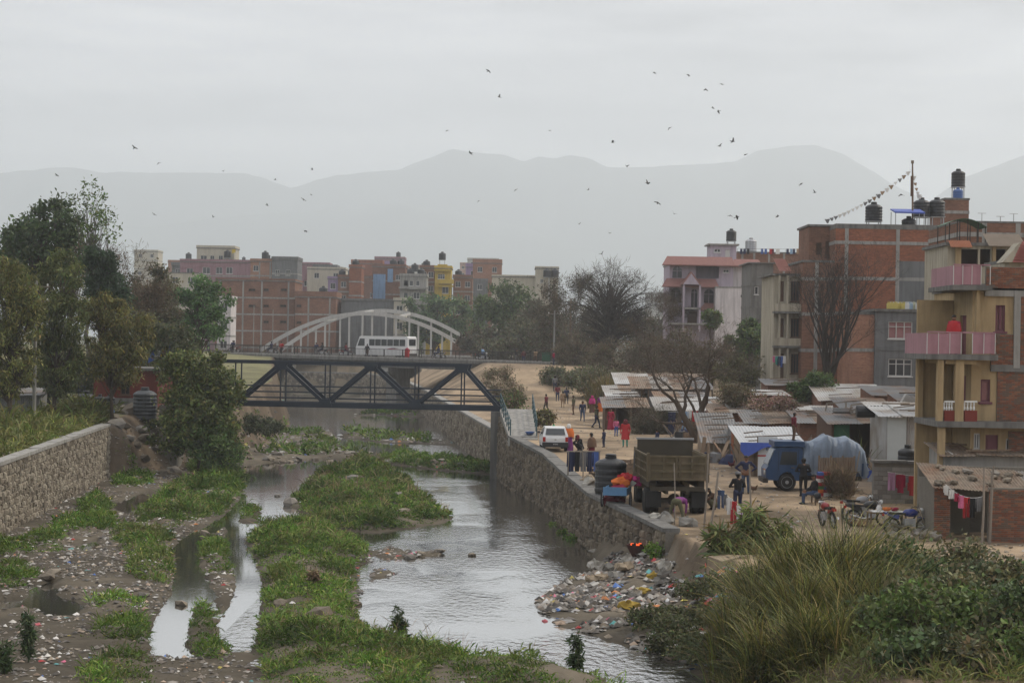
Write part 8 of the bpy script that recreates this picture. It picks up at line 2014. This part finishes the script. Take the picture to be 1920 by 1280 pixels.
# around the car and river wall
person(pp(1066,846), R(0), 'woman in orange shawl and purple skirt beside the white car', 1.55, 'orange', 'purple', skirt='purple', shawl='orange', scarf='white', seed=30)
person(pp(1088,846), R(120), 'dark clad figure squatting right of the white car', 1.6, 'black', 'black', 'squat', scarf='maroon', seed=31)
person(pp(1109,868), R(60), 'woman in brown and maroon standing near the black tank', 1.6, 'brown', 'maroon', skirt='maroon', shawl='brown', seed=32)
person(pp(1268,983), R(-20), 'man in purple sweater bending over behind the tipper', 1.72, 'purple', 'olive', 'bend', vox=.015, hat='navy', seed=33)
person(pp(1383,966,zt=2.0), R(20), 'man in black jacket seen from behind in the yard', 1.74, 'black', 'navy', 'arms', vox=.015, hat='grey', seed=34)
person(pp(1398,925,zt=2.0), R(175), 'man in open dark jacket and jeans facing the camera', 1.72, 'navy', 'denim', 'hips', vox=.015, shawl=None, seed=35)
person(pp(1506,930,zt=2.0), R(10), 'person in black standing against the blue truck door', 1.72, 'black', 'black', 'arms', vox=.018, seed=36)
qs = pp(1527,945,zt=2.0)
person((qs[0],qs[1],qs[2]), R(90), 'person in jeans sitting on a wooden bench by the blue truck', 1.68, 'black', 'denim', 'sit', vox=.018, seed=37)
bn = root('bench', (qs[0]+.1,qs[1]-.02,qs[2]), R(90), 'wooden bench under the sitting person', 'bench')
MB().bx(-.6,.6,-.16,.2,.33,.37).build('seat', WOOD, bn)
for sx in (-.52,.52):
    for sy in (-.1,.14): MB().bx(sx-.03,sx+.03,sy-.03,sy+.03,0,.328).build('leg', WOOD, bn)
qb = (bx0+1.35, bt_Y+.7, gzB+2.3)
person(qb, R(-80), 'boy standing on the roof rack of the blue truck', 1.3, 'maroon', 'brown', seed=38)
person(pp(1338,955,zt=2.0), R(100), 'person sitting in shadow right of the tipper wheel', 1.6, 'brown', 'olive', 'squat', seed=39)
bp3 = P(1786,655,76.5)
person((bp3.x, 76.3, P(1786,664,76.5).z), R(150), 'woman in red standing on the pink balcony', 1.55, 'crimson', 'maroon', shawl='red', vox=.016, seed=40)
# bridge traffic
def on_bridge(u, d, Y0=236):
    s_ = s_at(u, Y0); q = rd*s_-rn*d; return (RA.x+q.x, RA.y+q.y, RA.z+rz*s_/RL+.005)
for k, (u, left, c1, pt_) in enumerate(((515,True,'navy',PBLK),(610,True,'black',PBLK),(654,False,'maroon',PRED),(828,True,'navy',PSIL),(910,False,'skyblue',PBLK),(445,True,'grey',PRED))):
    l_ = on_bridge(u, 1.3); az = ang if left else ang+math.pi
    motorbike(l_, az, pt_, ['motorbike left of the red walker on the road bridge','motorbike in the middle of the left span','motorbike just behind the minibus front','motorbike right of the minibus','motorbike near the right end of the road bridge','motorbike at the left end of the road bridge'][k])
    person((l_[0], l_[1], l_[2]), az-math.pi/2, ['rider on the motorbike left of the red walker','rider in black on the middle left span','rider in maroon near the minibus','rider right of the minibus','rider in pale blue near the right bridge end','rider in grey at the left bridge end'][k], 1.65, c1, 'navy', 'ride', vox=.03, hat='black', seed=50+k)
for k, (u, c1, c2) in enumerate(((541,'red','black'),(701,'black','brown'),(606,'navy','grey'),(450,'navy','black'),(404,'grey','navy'))):
    l_ = on_bridge(u, .45); person(l_, ang+math.pi*(k % 2), ['pedestrian in red top on the road bridge','dark pedestrian in front of the minibus','pedestrian in navy on the left span','pedestrian near the left bridge end','pedestrian beyond the green tree on the bridge'][k], 1.66, c1, c2, 'walk', vox=.03, seed=60+k)
l_ = on_bridge(772, .9); kb = root('red_kiosk', l_, ang, 'red box kiosk at the rear of the minibus', 'kiosk')
MB().bx(-.22,.22,-.2,.2,0,1.1).build('body', CLOTHS['red'], kb); m2 = MB(); m2.v = [(-.26,-.24,1.1),(.26,-.24,1.1),(.26,.24,1.1),(-.26,.24,1.1),(0,0,1.35)]; m2.f = [(3,2,1,0),(0,1,4),(1,2,4),(2,3,4),(3,0,4)]; m2.m = [0]*5; m2.build('roof', CLOTHS['crimson'], kb)
def finish_people():
    dg = DG(); dg.update()
    for (tmp, me, rt, S, segs, head, hd, fw, top, bottom, shoes) in PEND:
        bmesh_ = bpy.data.meshes.new_from_object(tmp.evaluated_get(dg))
        bmesh_.name = 'body'
        mats_ = {'s': SKIN, 'h': HAIR, 't': CLOTHS.get(top, SKIN), 'b': CLOTHS[bottom], 'f': CLOTHS.get(shoes, SKIN)}
        keys = list(mats_)
        bmesh_.materials.clear()
        for k in keys: bmesh_.materials.append(mats_[k])
        A = np.array([s_[0] for s_ in segs]); B = np.array([s_[1] for s_ in segs]); TG = [keys.index(s_[2]) for s_ in segs]
        npg = len(bmesh_.polygons); C_ = np.empty(npg*3); bmesh_.polygons.foreach_get('center', C_); C_ = C_.reshape(-1,3)
        AB = B-A; L2 = (AB**2).sum(1)+1e-9
        tt = np.clip(((C_[:,None,:]-A[None])*AB[None]).sum(2)/L2[None],0,1); D_ = np.linalg.norm(C_[:,None,:]-(A[None]+tt[...,None]*AB[None]),axis=2)
        mi = np.array(TG)[D_.argmin(1)]
        hv = C_-np.array(head); back = hv @ np.array(-fw); upv = hv @ np.array(hd); nearh = np.linalg.norm(hv,axis=1) < .17
        mi = np.where(nearh & ((upv > .035) | (back > .02)), keys.index('h'), mi)
        bmesh_.polygons.foreach_set('material_index', mi.astype(np.int32)); bmesh_.polygons.foreach_set('use_smooth', np.ones(npg, bool))
        o = bpy.data.objects.new('body', bmesh_); lk(o, rt); o.scale = (S*1.13,S*1.13,S)

    for q in PEND:
        bpy.data.objects.remove(q[0]); bpy.data.meshes.remove(q[1])
finish_people()
# ---------------------------------------------------------------- left bank
REDB2 = mat('red_wall', (0.14,0.032,0.023), var=.3, scale=1.2, streak=.3)
H = House('red_building', 'low dark red building behind the left trees', 176, 296, 694, 132, gz(P(230,780,132).x,132)-.2, 6, REDB2, roof=CONC_D, over=.3)
H.px(226,244,712,740,'w2',fm=FRAME_B,gm=DARK); H.done(sides='FLRB'); MB().bx(-.02,H.w+.02,-.05,-.002,-.3,.9).build('plinth', CONC_D, H.r)
for u in (233,250,266):
    q = P(u,694,138.5); MB().cyl((q.x-H.x0,1.5,H.h),(q.x-H.x0,1.5,H.h+1.9),.05,n=6).build('rebar_post', WOOD_G, H.r)
shack('blue_shed', 'faded blue tin shed glimpsed between the left tree trunks', 118, 152, 150, 3, 706, .3, [TIN], mat('tin_blue',(0.10,0.19,0.32),var=.3,streak=.3), 'corr')
shack('grey_shed', 'grey tin shed at the far left edge', -60, 66, 121, 3, 741, .3, [TIN_D], mat('grey_sheet',(0.22,0.22,0.215),var=.2,streak=.3), 'corr')
for k, (u, v, Yk, r_, h_) in enumerate(((161,777,127,.58,1.1),(187,778,127.6,.36,.95),(205,778,127.8,.36,.95),(271,788,128.5,.8,1.75))):
    x_ = P(u,v,Yk).x; tank((x_,Yk,gz(x_,Yk)), r_, h_, ['left black tank before the red building','slim black tank left of the pair','slim black tank right of the pair','large grey ribbed tank beside the leafy bush'][k], ribs=7 if k == 3 else 5, m_=mat('tank_grey',(0.06,0.065,0.07),rough=.4) if k == 3 else None)
for k, u in enumerate((194,209)):
    x_ = P(u,786,126.5).x; m2 = MB(); m2.lathe([(.2,0),(.22,.05),(.22,.4),(.2,.45)], n=14); o = m2.build('blue_drum', BLUEB); o.location = (x_,126.5,gz(x_,126.5)); tag(o, ['left small blue drum below the black tanks','right small blue drum below the black tanks'][k], 'drum')
rl_ = root('steel_railing', (P(112,760,132).x,132,gz(P(112,760,132).x,132)), 0, 'blue steel railing among the left trunks', 'railing')
for k in range(5): MB().bx(k*.42,k*.42+.05,0,.05,0,1.15).build('post', BLUE_STEEL, rl_)
for z_ in (.5,.8,1.12): MB().tube([(0,.025,z_),(1.75,.025,z_+.06)],.03,6).build('rail', BLUE_STEEL, rl_)
def upole(u, v0, Yk, label, arm=True, r_=.13, hm=None, arms=1):
    x_ = P(u,700,Yk).x; z0 = gz(x_,Yk); h_ = P(u,v0,Yk).z-z0
    rt = root('utility_pole', (x_,Yk,z0), 0, label, 'pole'); MB().tube([(0,0,-.2),(0,0,h_)],[r_,r_*.65],8).build('shaft', hm or CONC, rt)
    for a in range(arms if arm else 0):
        MB().beam((-.8,0,h_-.4-.9*a),(.8,0,h_-.4-.9*a),.08).build('crossarm', WOOD_G, rt)
        for sx in (-.7,0,.7): MB().lathe([(.03,0),(.06,.05),(.04,.1),(.05,.15)],c=(sx,0,h_-.36-.9*a),n=8).build('insulator', WHITE, rt)
    return Vector((x_,Yk,z0+h_))
t1 = upole(65,525,118,'concrete utility pole with crossarms among the left trees',arms=2)
t2 = upole(1038,582,228,'tall concrete pole in the thicket above the path')
t3 = upole(1068,560,245,'dark pole with crossarms beside the big bare tree',hm=WOOD,arms=2)
t4 = upole(474,572,300,'leaning lamp post with white head before the brick block',arm=False,r_=.09)
t5 = upole(510,580,290,'second slim post in front of the brick block',arm=False,r_=.08)
def wire(a, b_, sag, label, r_=.012):
    n = 14; m2 = MB(); m2.tube([Vector(a).lerp(Vector(b_),i/n)-Vector((0,0,sag*4*(i/n)*(1-i/n)))-Vector(a) for i in range(n+1)], r_, 4); o = m2.build('overhead_wire', IRON); o.location = a; tag(o, label, 'wire')
wire(t2, t3, .5, 'wire between the two poles above the path', .02)
wire(t4, t5, .4, 'wire between the slim posts before the brick block', .02)
wire(t1+Vector((-.7,0,-.3)), t1+Vector((-8,6,-.2)), .5, 'wire running left from the utility pole', .015)
fgp = root('festival_banner', (P(300,690,140).x,140,gz(P(300,690,140).x,140)), 0, 'blue and white striped awning cloth left of the footbridge', 'awning')
zt4 = P(300,650,140).z-fgp.location.z
for k in range(5):
    x_ = -.9+.45*k; MB().hexa([(x_,0,zt4-1.2+.22*k),(x_+.42,0,zt4-1.0+.22*k),(x_+.42,.05,zt4-1.0+.22*k),(x_,.05,zt4-1.2+.22*k),(x_,.6,zt4-.4+.18*k),(x_+.42,.6,zt4-.25+.18*k),(x_+.42,.65,zt4-.25+.18*k),(x_,.65,zt4-.4+.18*k)]).build('cloth_strip', [CLOTHS['blue'],CLOTHS['white'],CLOTHS['yellow']][k % 3 if k < 4 else 1], fgp)
for x_ in (-.85,1.2): MB().cyl((x_,.3,0),(x_,.3,zt4),.04,n=6).build('post', WOOD_G, fgp)
# ---------------------------------------------------------------- washing and yard clutter
def garment(parent, x, y, z, w_, h_, m_, kind='towel'):
    m2 = MB(); n = 5
    j = random.Random(int(x*100+z*37))
    sway = [.05*math.sin(i*1.7+j.random()*6) for i in range(n+1)]
    def sheet(x0, x1, z0, z1):
        for i in range(n):
            a, b_ = x0+(x1-x0)*i/n, x0+(x1-x0)*(i+1)/n
            m2.hexa([(a,y+sway[i]-.012,z0+.02*sway[i]*8),(b_,y+sway[i+1]-.012,z0+.02*sway[i+1]*8),(b_,y+sway[i+1]+.012,z0+.02*sway[i+1]*8),(a,y+sway[i]+.012,z0+.02*sway[i]*8),(a,y-.012,z1),(b_,y-.012,z1),(b_,y+.012,z1),(a,y+.012,z1)])
    if kind == 'towel': sheet(x-w_/2, x+w_/2, z-h_, z)
    elif kind == 'shirt':
        sheet(x-w_*.3, x+w_*.3, z-h_, z); sheet(x-w_*.5, x-w_*.3, z-h_*.75, z-.02); sheet(x+w_*.3, x+w_*.5, z-h_*.7, z-.02)
    else:
        sheet(x-w_*.5, x+w_*.5, z-h_*.3, z); sheet(x-w_*.5, x-w_*.06, z-h_, z-h_*.3); sheet(x+w_*.06, x+w_*.5, z-h_*.95, z-h_*.3)
    m2.build({'towel':'towel','shirt':'shirt','pants':'trousers'}[kind], m_, parent)
def clothesline(label, p0, p1, items, sag=.12, posts=True):
    p0, p1 = Vector(p0), Vector(p1); rt = root('clothes_line', (p0.x,p0.y,p0.z), math.atan2(p1.y-p0.y,p1.x-p0.x), label, 'washing line'); L = math.hypot(p1.x-p0.x,p1.y-p0.y); dz = p1.z-p0.z
    f = lambda t_: dz*t_-sag*4*t_*(1-t_)
    MB().tube([(L*i/10,0,f(i/10)) for i in range(11)],.008,4).build('cord', WHITE, rt)
    for (t_, w_, h_, c_, k) in items: garment(rt, L*t_, 0, f(t_)-.01, w_, h_, CLOTHS[c_], k)
    return rt
def stick(u0, v0, u1, v1, Yk, label, r_=.04, m_=None):
    a, b_ = P(u0,v0,Yk), P(u1,v1,Yk); a.z = gz(a.x,Yk)-.15; o = MB().tube([(0,0,0),(b_-a)*.5+Vector((.03,0,0)),b_-a],[r_,r_*.9,r_*.75],7).build('wooden_pole', m_ or WOOD_G); o.location = a; tag(o, label, 'pole')
stick(1319,992,1328,850,73,'tall straight wooden pole right of the tipper'); stick(1329,992,1347,884,72,'short leaning pole right of the tall straight one',.05); stick(1407,1010,1405,870,71.5,'thin pole at the right end of the near washing line')
stick(1594,970,1612,845,88,'leaning stick by the maize plants'); stick(1265,960,1264,868,75.5,'pale stake standing behind the tipper tailgate',.03); stick(1093,900,1092,838,92,'thin pole with clothes left of the black tank',.03)
stick(1840,1040,1845,878,69.6,'weathered pole before the brick hut',.05)
clothesline('near washing line with striped top and red trousers', P(1346,912,72), P(1406,958,71.5), [(.1,.28,.7,'denim','pants'),(.24,.14,.4,'grey','towel'),(.36,.25,.62,'white','shirt'),(.5,.24,.85,'red','pants'),(.68,.26,.5,'white','towel'),(.78,.22,.5,'purple','shirt'),(.9,.22,.6,'blue','pants')], .08)
clothesline('washing line with red shirts against the block wall', P(1664,884,82.8), P(1752,893,82.8), [(.09,.3,.75,'mauve','towel'),(.28,.42,.8,'crimson','shirt'),(.42,.12,.3,'grey','towel'),(.53,.4,.85,'red','shirt'),(.72,.32,.65,'maroon','pants'),(.93,.28,2.0,'mauve','towel')], .06)
clothesline('washing line strung across the hut doorway', P(1773,908,69.8), P(1843,930,69.6), [(.02,.2,.35,'white','shirt'),(.16,.2,.32,'white','towel'),(.3,.18,.3,'crimson','towel'),(.42,.2,.45,'pink','towel'),(.56,.24,.75,'red','pants'),(.72,.3,.7,'black','shirt'),(.9,.26,.5,'grey','shirt')], .22)
clothesline('washing along the long pale roofed shack', P(1252,772,127.3), P(1318,768,127.3), [(.12,.5,1.5,'navy','towel'),(.5,.45,2.0,'skyblue','towel'),(.62,.3,.6,'white','shirt'),(.78,.4,.7,'red','towel'),(.92,.4,.9,'maroon','shirt')], .05)
clothesline('washing on the lower balcony of the cream house', P(1450,667,158.6), P(1472,667,158.6), [(.1,.3,.5,'pink','towel'),(.3,.3,.7,'teal','shirt'),(.5,.3,.8,'navy','pants'),(.7,.3,.9,'blue','shirt'),(.9,.3,.6,'white','towel')], .03)
# clothes rack and bundles by the river wall
cx_ = lambda u, Yk: (P(u,880,Yk).x, Yk, gz(P(u,880,Yk).x,Yk))
rk2 = root('clothes_rack', cx_(1094,92.5), R(20), 'rack of dark coats hung by the river wall', 'rack')
for x_ in (-.8,.8): MB().cyl((x_,0,0),(x_,0,1.35),.035,n=6).build('post', WOOD_G, rk2)
MB().cyl((-.9,0,1.33),(.9,0,1.33),.03,n=6).build('bar', WOOD_G, rk2)
for k, c_ in enumerate(('navy','black','grey','navy','blue')): garment(rk2, -.65+.32*k, 0, 1.31, .42, .95, CLOTHS[c_], 'shirt')
for k, (u, Yk, dz, s_, c_) in enumerate(((1150,81.6,.78,1.1,'maroon'),(1165,81.4,.8,1.0,'orange'),(1176,81.8,.82,.9,'white'),(1185,82,.8,1.0,'magenta'),(1158,81.2,.95,.9,'crimson'),(1172,81.6,1.05,.8,'red'))):
    q = cx_(u,Yk); sack((q[0],q[1],q[2]+dz), s_, CLOTHS[c_], ['maroon cloth bundle at the left of the cart','orange cloth bundle on the cart','white cloth bundle on the cart','magenta cloth bundle at the right of the cart','crimson cloth bundle high on the cart','red cloth bundle topping the cart'][k], rz=k*.7, name='cloth_bundle', cat='bundle')
for k, (u, Yk, s_, m_) in enumerate(((1108,88,1.1,SKW),(1116,85.6,1.2,SKG),(1102,90,1.0,TANB),(1124,83.2,1.2,SKW),(1235,75.8,.9,SKW),(1250,75.2,1.0,SKG),(1290,75,.9,SKG))):
    sack(cx_(u,Yk), s_, m_, ['white sack by the clothes rack','grey sack left of the black tank','tan bundle by the clothes rack','pale folded tarp before the black tank','white bag behind the tipper','grey sack at the feet of the bending man','sack right of the bending man'][k], rz=k, name='sack')
jk = random.Random(41)
for k in range(10):
    u, Yk = 1122+k*8.6, 92+jk.uniform(0,4); q = cx_(u,Yk); rt = root('wooden_crate', q, jk.uniform(-.5,.5), 'old wooden crate or cart frame in the clutter behind the black tank', 'crate', 'clutter behind the black tank')
    w_, h_ = jk.uniform(.7,1.1), jk.uniform(.4,.9)
    for z_ in np.arange(.08,h_,.2): MB().bx(-w_/2,w_/2,-.3,-.27,z_,z_+.12).build('slat', jk.choice(PLANK), rt)
    for sx in (-1,1): MB().bx(sx*w_/2-.04,sx*w_/2+.04,-.27,.3,0,h_).build('side', jk.choice(PLANK), rt)
    MB().bx(-w_/2,w_/2,-.26,.3,.02,.06).build('base', PLANK[2], rt)
SPOTS = [(1268,121),(1282,124),(1296,120),(1335,104),(1350,103.5),(1368,102.5),(1408,99),(1512,100),(1525,104),(1540,99),(1556,101),(1600,98.5),(1625,96),(1648,94),(1672,92),(1700,90),(1245,132),(1225,140),(1200,146),(1470,112),(1490,108),(1420,107)]
for k, (u, Yk) in enumerate(SPOTS):
    q = cx_(u,Yk); rt = root('scrap_pile', q, jk.uniform(-.6,.6), 'pile of boards, tin and rags between the shacks', 'scrap', 'scrap heaped between the shacks')
    for i in range(jk.randint(4,7)):
        a = Vector((jk.uniform(-.7,.7),jk.uniform(-.3,.3),jk.uniform(0,.25))); MB().beam(a, a+Vector((jk.uniform(-.9,.9),jk.uniform(-.3,.3),jk.uniform(.1,1.3))), jk.uniform(.05,.22), .04).build('board', jk.choice(PLANK+[TIN_D,RUST,WOOD_G]), rt)
    MB().box((jk.uniform(-.4,.4),0,.25),(jk.uniform(.5,1.0),.5,.5),rz=jk.uniform(0,1)).build('box', jk.choice([RUST,CLOTHS['navy'],CLOTHS['grey'],TARP_B,PLANK[0],BLACKP]), rt)
    if k % 2: m2 = MB(); m2.lathe([(.02,.55),(.3,.5),(.5,.2),(.6,0)],n=9); m2.v = [(x+.15*mnoise.noise(Vector((x*3,y*3,k))),y,z) for x,y,z in m2.v]; m2.build('rag_heap', CLOTHS[jk.choice(['maroon','tan','grey','navy','brown'])], rt)
# stack of packets, fence strip and brush fence near the blue truck
for k in range(14):
    q = cx_(1542+(k % 2)*9,86.6); c_ = ['red','white','orange','crimson','green','blue','red'][k % 7]
    o = MB().box((0,0,0),(.42,.5,.15),rz=.1*(k % 3)).build('packet', CLOTHS[c_]); o.location = (q[0],q[1],q[2]+.08+.155*(k//2)); tag(o, 'bright wrapped packet in the stack behind the blue truck', 'packet', 'packets stacked by the blue truck')
fs = root('tin_fence', cx_(1536,87.0), 0, 'rusty corrugated strip fence behind the packets', 'fence'); m2 = MB(); wf = 66/F*87; m2.corr((0,0,.9),(wf,0,.9),(wf,0,1.75),(0,0,1.7),14,.022); m2.build('sheet', RUST, fs)
for k in range(4): MB().bx(wf*k/3-.04,wf*k/3+.04,.03,.1,0,1.8).build('post', WOOD, fs)
for k, (u, Yk) in enumerate(((1566,86.2),(1584,85.6))):
    b_ = cx_(u,Yk); leafy('brushwood', ['stack of dry brushwood behind the red tailed motorbike','stack of dry brushwood beside the block wall'][k], b_, [(0,0,.55,.28,.25,.6)], 26, 900, .45, [(0.09,0.065,0.04),(0.07,0.05,0.032),(0.12,0.09,0.055)], .03, cat='brushwood', asp=.05, trunk=False, sig=.3, droop=-1.2, seed=140+k)
# vendor table
vt_ = root('vendor_table', gp(1662,990), R(3), 'low wooden vendor table with a white cloth top', 'table')
MB().bx(-.75,.75,-.35,.35,.62,.67).build('table_top', WOOD, vt_); MB().bx(-.6,.65,-.37,.33,.672,.70).build('cloth', CLOTHS['white'], vt_)
for sx in (-.68,.68):
    for sy in (-.28,.28): MB().bx(sx-.03,sx+.03,sy-.03,sy+.03,0,.618).build('leg', WOOD, vt_)
vz = vt_.location
for k, (dx, c_, lb) in enumerate(((-.3,'white','white jar on the vendor table'),(0,'orange','orange packet on the vendor table'),(.3,'crimson','red basket on the vendor table'))):
    m2 = MB(); m2.lathe([(.08,0),(.1,.04),(.1,.16),(.06,.2),(.07,.24)] if k == 0 else [(.1,0),(.16,.06),(.17,.12),(.12,.14)], n=12); o = m2.build('table_ware', CLOTHS[c_]); o.location = (vz.x+dx, vz.y, vz.z+.702); tag(o, lb, 'goods')
bn2 = MB(); bn2.bx(-.5,.5,-.5,.5,0,1.6); l_ = pp(1024,683,zt=6.4)
kb = root('green_bin', l_, 0, 'green metal bin at the top of the path', 'bin'); MB().bx(-.5,.5,-.4,.4,.1,1.25).build('body', GRP_, kb); MB().bx(-.54,.54,-.44,.44,1.252,1.32).build('lid', GRP_, kb)
for sx in (-.4,.4): MB().bx(sx-.05,sx+.05,-.3,.3,0,.098).build('foot', IRON, kb)
l_ = pp(1005,686,zt=6.4); kb = root('white_flag', l_, 0, 'white flag on a thin pole at the path top', 'flag'); MB().cyl((0,0,0),(0,0,3.0),.03,n=6).build('pole', WOOD_G, kb); m2 = MB(); m2.hexa([(-.5,-.01,1.9),(0,-.01,1.9),(0,.01,1.9),(-.5,.01,1.9),(-.15,-.01,2.9),(0,-.01,2.95),(0,.01,2.95),(-.15,.01,2.9)]); m2.build('flag_cloth', CLOTHS['white'], kb)
# hens and a resting dog
def hen(loc, rz, label, m_):
    rt = root('hen', loc, rz, label, 'hen'); bm = bmesh.new()
    for a, b_, r0, r1 in (((-.1,0,.2),(.08,0,.21),.085,.08),((.08,0,.22),(.15,0,.34),.05,.03),((.15,0,.36),(.17,0,.36),.032,.03),((.19,0,.355),(.215,0,.35),.012,.005),((-.14,0,.24),(-.22,0,.34),.05,.03),((.0,.03,.14),(.01,.03,.02),.014,.01),((.0,-.03,.14),(.01,-.03,.02),.014,.01),((.01,.03,.012),(.05,.03,.01),.01,.006),((.01,-.03,.012),(.05,-.03,.01),.01,.006)): capsule(bm, a, b_, r0, r1, 8)
    me = bpy.data.meshes.new('body'); bm.to_mesh(me); bm.free(); me.materials.append(m_); o = bpy.data.objects.new('body', me); lk(o, rt); o.modifiers.new('r','REMESH').voxel_size = .012; o.modifiers['r'].mode = 'VOXEL'
    MB().bx(.14,.19,-.006,.006,.385,.425).build('comb', CLOTHS['red'], rt)
hen(pp(1372,878,zt=2.5), R(30), 'dark hen before the tin roof hut', CLOTHS['maroon']); hen(pp(1412,923,zt=2.2), R(140), 'brown hen near the blue truck wheel', CLOTHS['brown'])
dq = gp(1612,985); dg_ = root('dog', dq, R(170), 'tan dog lying on the ground by the motorbikes', 'dog'); bm = bmesh.new()
for a, b_, r0, r1 in (((-.28,0,.13),(.0,.02,.14),.13,.14),((.0,.02,.14),(.24,0,.15),.14,.12),((.24,0,.17),(.38,.05,.2),.08,.07),((.38,.05,.2),(.46,.06,.19),.075,.06),((.46,.06,.18),(.57,.07,.15),.045,.03),((.36,.11,.26),(.34,.13,.31),.02,.01),((.36,-.01,.26),(.34,-.03,.31),.02,.01),((.2,-.1,.07),(.42,-.12,.04),.04,.028),((.2,.1,.07),(.42,.14,.04),.04,.028),((-.28,-.1,.1),(-.12,-.2,.07),.07,.045),((-.12,-.2,.07),(-.3,-.26,.04),.04,.025),((-.28,.1,.1),(-.16,.18,.06),.06,.04),((-.4,0,.1),(-.6,-.1,.04),.03,.015)): capsule(bm, a, b_, r0, r1, 10)
me = bpy.data.meshes.new('body'); bm.to_mesh(me); bm.free(); me.materials.append(mat('dog_fur',(0.3,0.2,0.11),var=.2)); o = bpy.data.objects.new('body', me); lk(o, dg_); md = o.modifiers.new('r','REMESH'); md.mode = 'VOXEL'; md.voxel_size = .015
# ---------------------------------------------------------------- prayer flags
pfq = P(1711,425,160.5); zb4 = bh_.top(); zt5 = P(1709,305,160.5).z
pf = root('prayer_flag_pole', (pfq.x,160.5,zb4), 0, 'tall pole on the brick roof with strings of pale prayer flags', 'flag pole')
MB().tube([(0,0,0),(-.05,0,(zt5-zb4)*.6),(-.1,0,zt5-zb4)],[.07,.09,.06],7).build('pole', WOOD, pf); MB().tube([(-.1,-.02,(zt5-zb4)*.5),(-.13,-.05,(zt5-zb4)*.8)],[.14,.12],7).build('wound_cloth', CLOTHS['brown'], pf); MB().box((-.1,0,zt5-zb4+.05),(.2,.2,.25)).build('finial', WOOD, pf)
for (u0,v0,u1,v1,n_) in ((1708,318,1548,412,20),(1712,322,1727,368,6)):
    a, b_ = P(u0,v0,160.5)-Vector(pf.location), P(u1,v1,160.5)-Vector(pf.location)
    pt = lambda t_: a.lerp(b_,t_)-Vector((0,0,.5*4*t_*(1-t_)))
    MB().tube([pt(i/16) for i in range(17)],.012,4).build('string', WHITE, pf)
    for k in range(n_):
        q = pt((k+.6)/n_); s_ = jk.uniform(.14,.24); m2 = MB(); m2.add([(q.x-s_,q.y,q.z),(q.x+s_,q.y,q.z+.02),(q.x+jk.uniform(-.1,.1),q.y+jk.uniform(-.1,.1),q.z-s_*1.6),(q.x-s_,q.y+.01,q.z),(q.x+s_,q.y+.01,q.z+.02),(q.x,q.y+.02,q.z-s_*1.6)],[(0,1,2),(5,4,3)]); m2.build('flag', CLOTHS[jk.choice(['white','white','grey','tan'])], pf)
# ---------------------------------------------------------------- birds
BIRDM = mat('crow_feather', (0.02,0.02,0.022), rough=.6, var=.2)
BV = []
for k in range(6):
    fl_ = [-.5,-.15,.25,.6,.95,.1][k]; m2 = MB()
    m2.lathe([(.005,-.24),(.05,-.16),(.075,-.02),(.065,.1),(.04,.17),(.035,.21),(.01,.27)], n=8, axis='Y')
    for sx in (-1,1):
        z1, z2 = .17*fl_, .30*fl_
        m2.hexa([(sx*.04,-.1,-.01),(sx*.04,.1,-.01),(sx*.24,.1,z1-.008),(sx*.24,-.1,z1-.008),(sx*.04,-.1,.01),(sx*.04,.1,.01),(sx*.24,.1,z1+.008),(sx*.24,-.1,z1+.008)])
        m2.hexa([(sx*.24,-.1,z1-.006),(sx*.24,.1,z1-.006),(sx*.45,-.02,z2-.004),(sx*.43,-.12,z2-.004),(sx*.24,-.1,z1+.006),(sx*.24,.1,z1+.006),(sx*.45,-.02,z2+.004),(sx*.43,-.12,z2+.004)])
    m2.hexa([(-.03,-.2,-.008),(.03,-.2,-.008),(.07,-.38,-.006),(-.07,-.38,-.006),(-.03,-.2,.008),(.03,-.2,.008),(.07,-.38,.006),(-.07,-.38,.006)])
    me = bpy.data.meshes.new('bird'); me.from_pydata(m2.v,[],m2.f); me.materials.append(BIRDM); BV.append(me)
BPX = [(107,329),(252,277),(297,306),(419,321),(585,318),(516,337),(583,365),(569,374),(501,385),(400,407),(289,402),(573,433),(916,133),(936,182),(838,245),(882,287),(1031,245),(897,377),(967,356),(1149,267),(1227,137),(1291,141),(1353,158),(1324,168),(1337,203),(1347,209),(1255,240),(1374,265),(1349,274),(1398,290),(1103,356),(1175,312),(1214,344),(1233,380),(1264,401),(1086,420),(1144,437),(1369,404),(1382,407),(1458,406),(1502,345),(1528,361),(1690,365),(1128,476)]
br_ = random.Random(9)
for (u, v) in BPX:
    Yk = br_.uniform(210,330) if u > 1200 or u < 300 else br_.uniform(260,460)
    o = bpy.data.objects.new('bird', br_.choice(BV)); lk(o); o.location = P(u, v, Yk); o.rotation_euler = (br_.uniform(-.4,.6), br_.uniform(-.7,.7), br_.uniform(0,6.28)); tag(o, 'dark bird wheeling in the loose flock above the valley', 'bird', 'flock of birds')
# ---------------------------------------------------------------- haze
HM = bpy.data.materials.new('haze_air'); HM.use_nodes = True
t = HM.node_tree; t.nodes.clear()
pv = N(t, 'ShaderNodeVolumePrincipled')
pv.inputs['Density'].default_value = 3.0e-4
pv.inputs['Color'].default_value = (0.885, 0.94, 1.0, 1)
pv.inputs['Anisotropy'].default_value = 0.3
mo = N(t, 'ShaderNodeOutputMaterial')
t.links.new(pv.outputs[0], mo.inputs['Volume'])
hz = MB(); hz.bx(-9500, 9500, -1700, 12500, -6.0, 800)
tag(hz.build('haze', HM), 'pale dusty haze in the valley air', 'haze', kind='stuff')
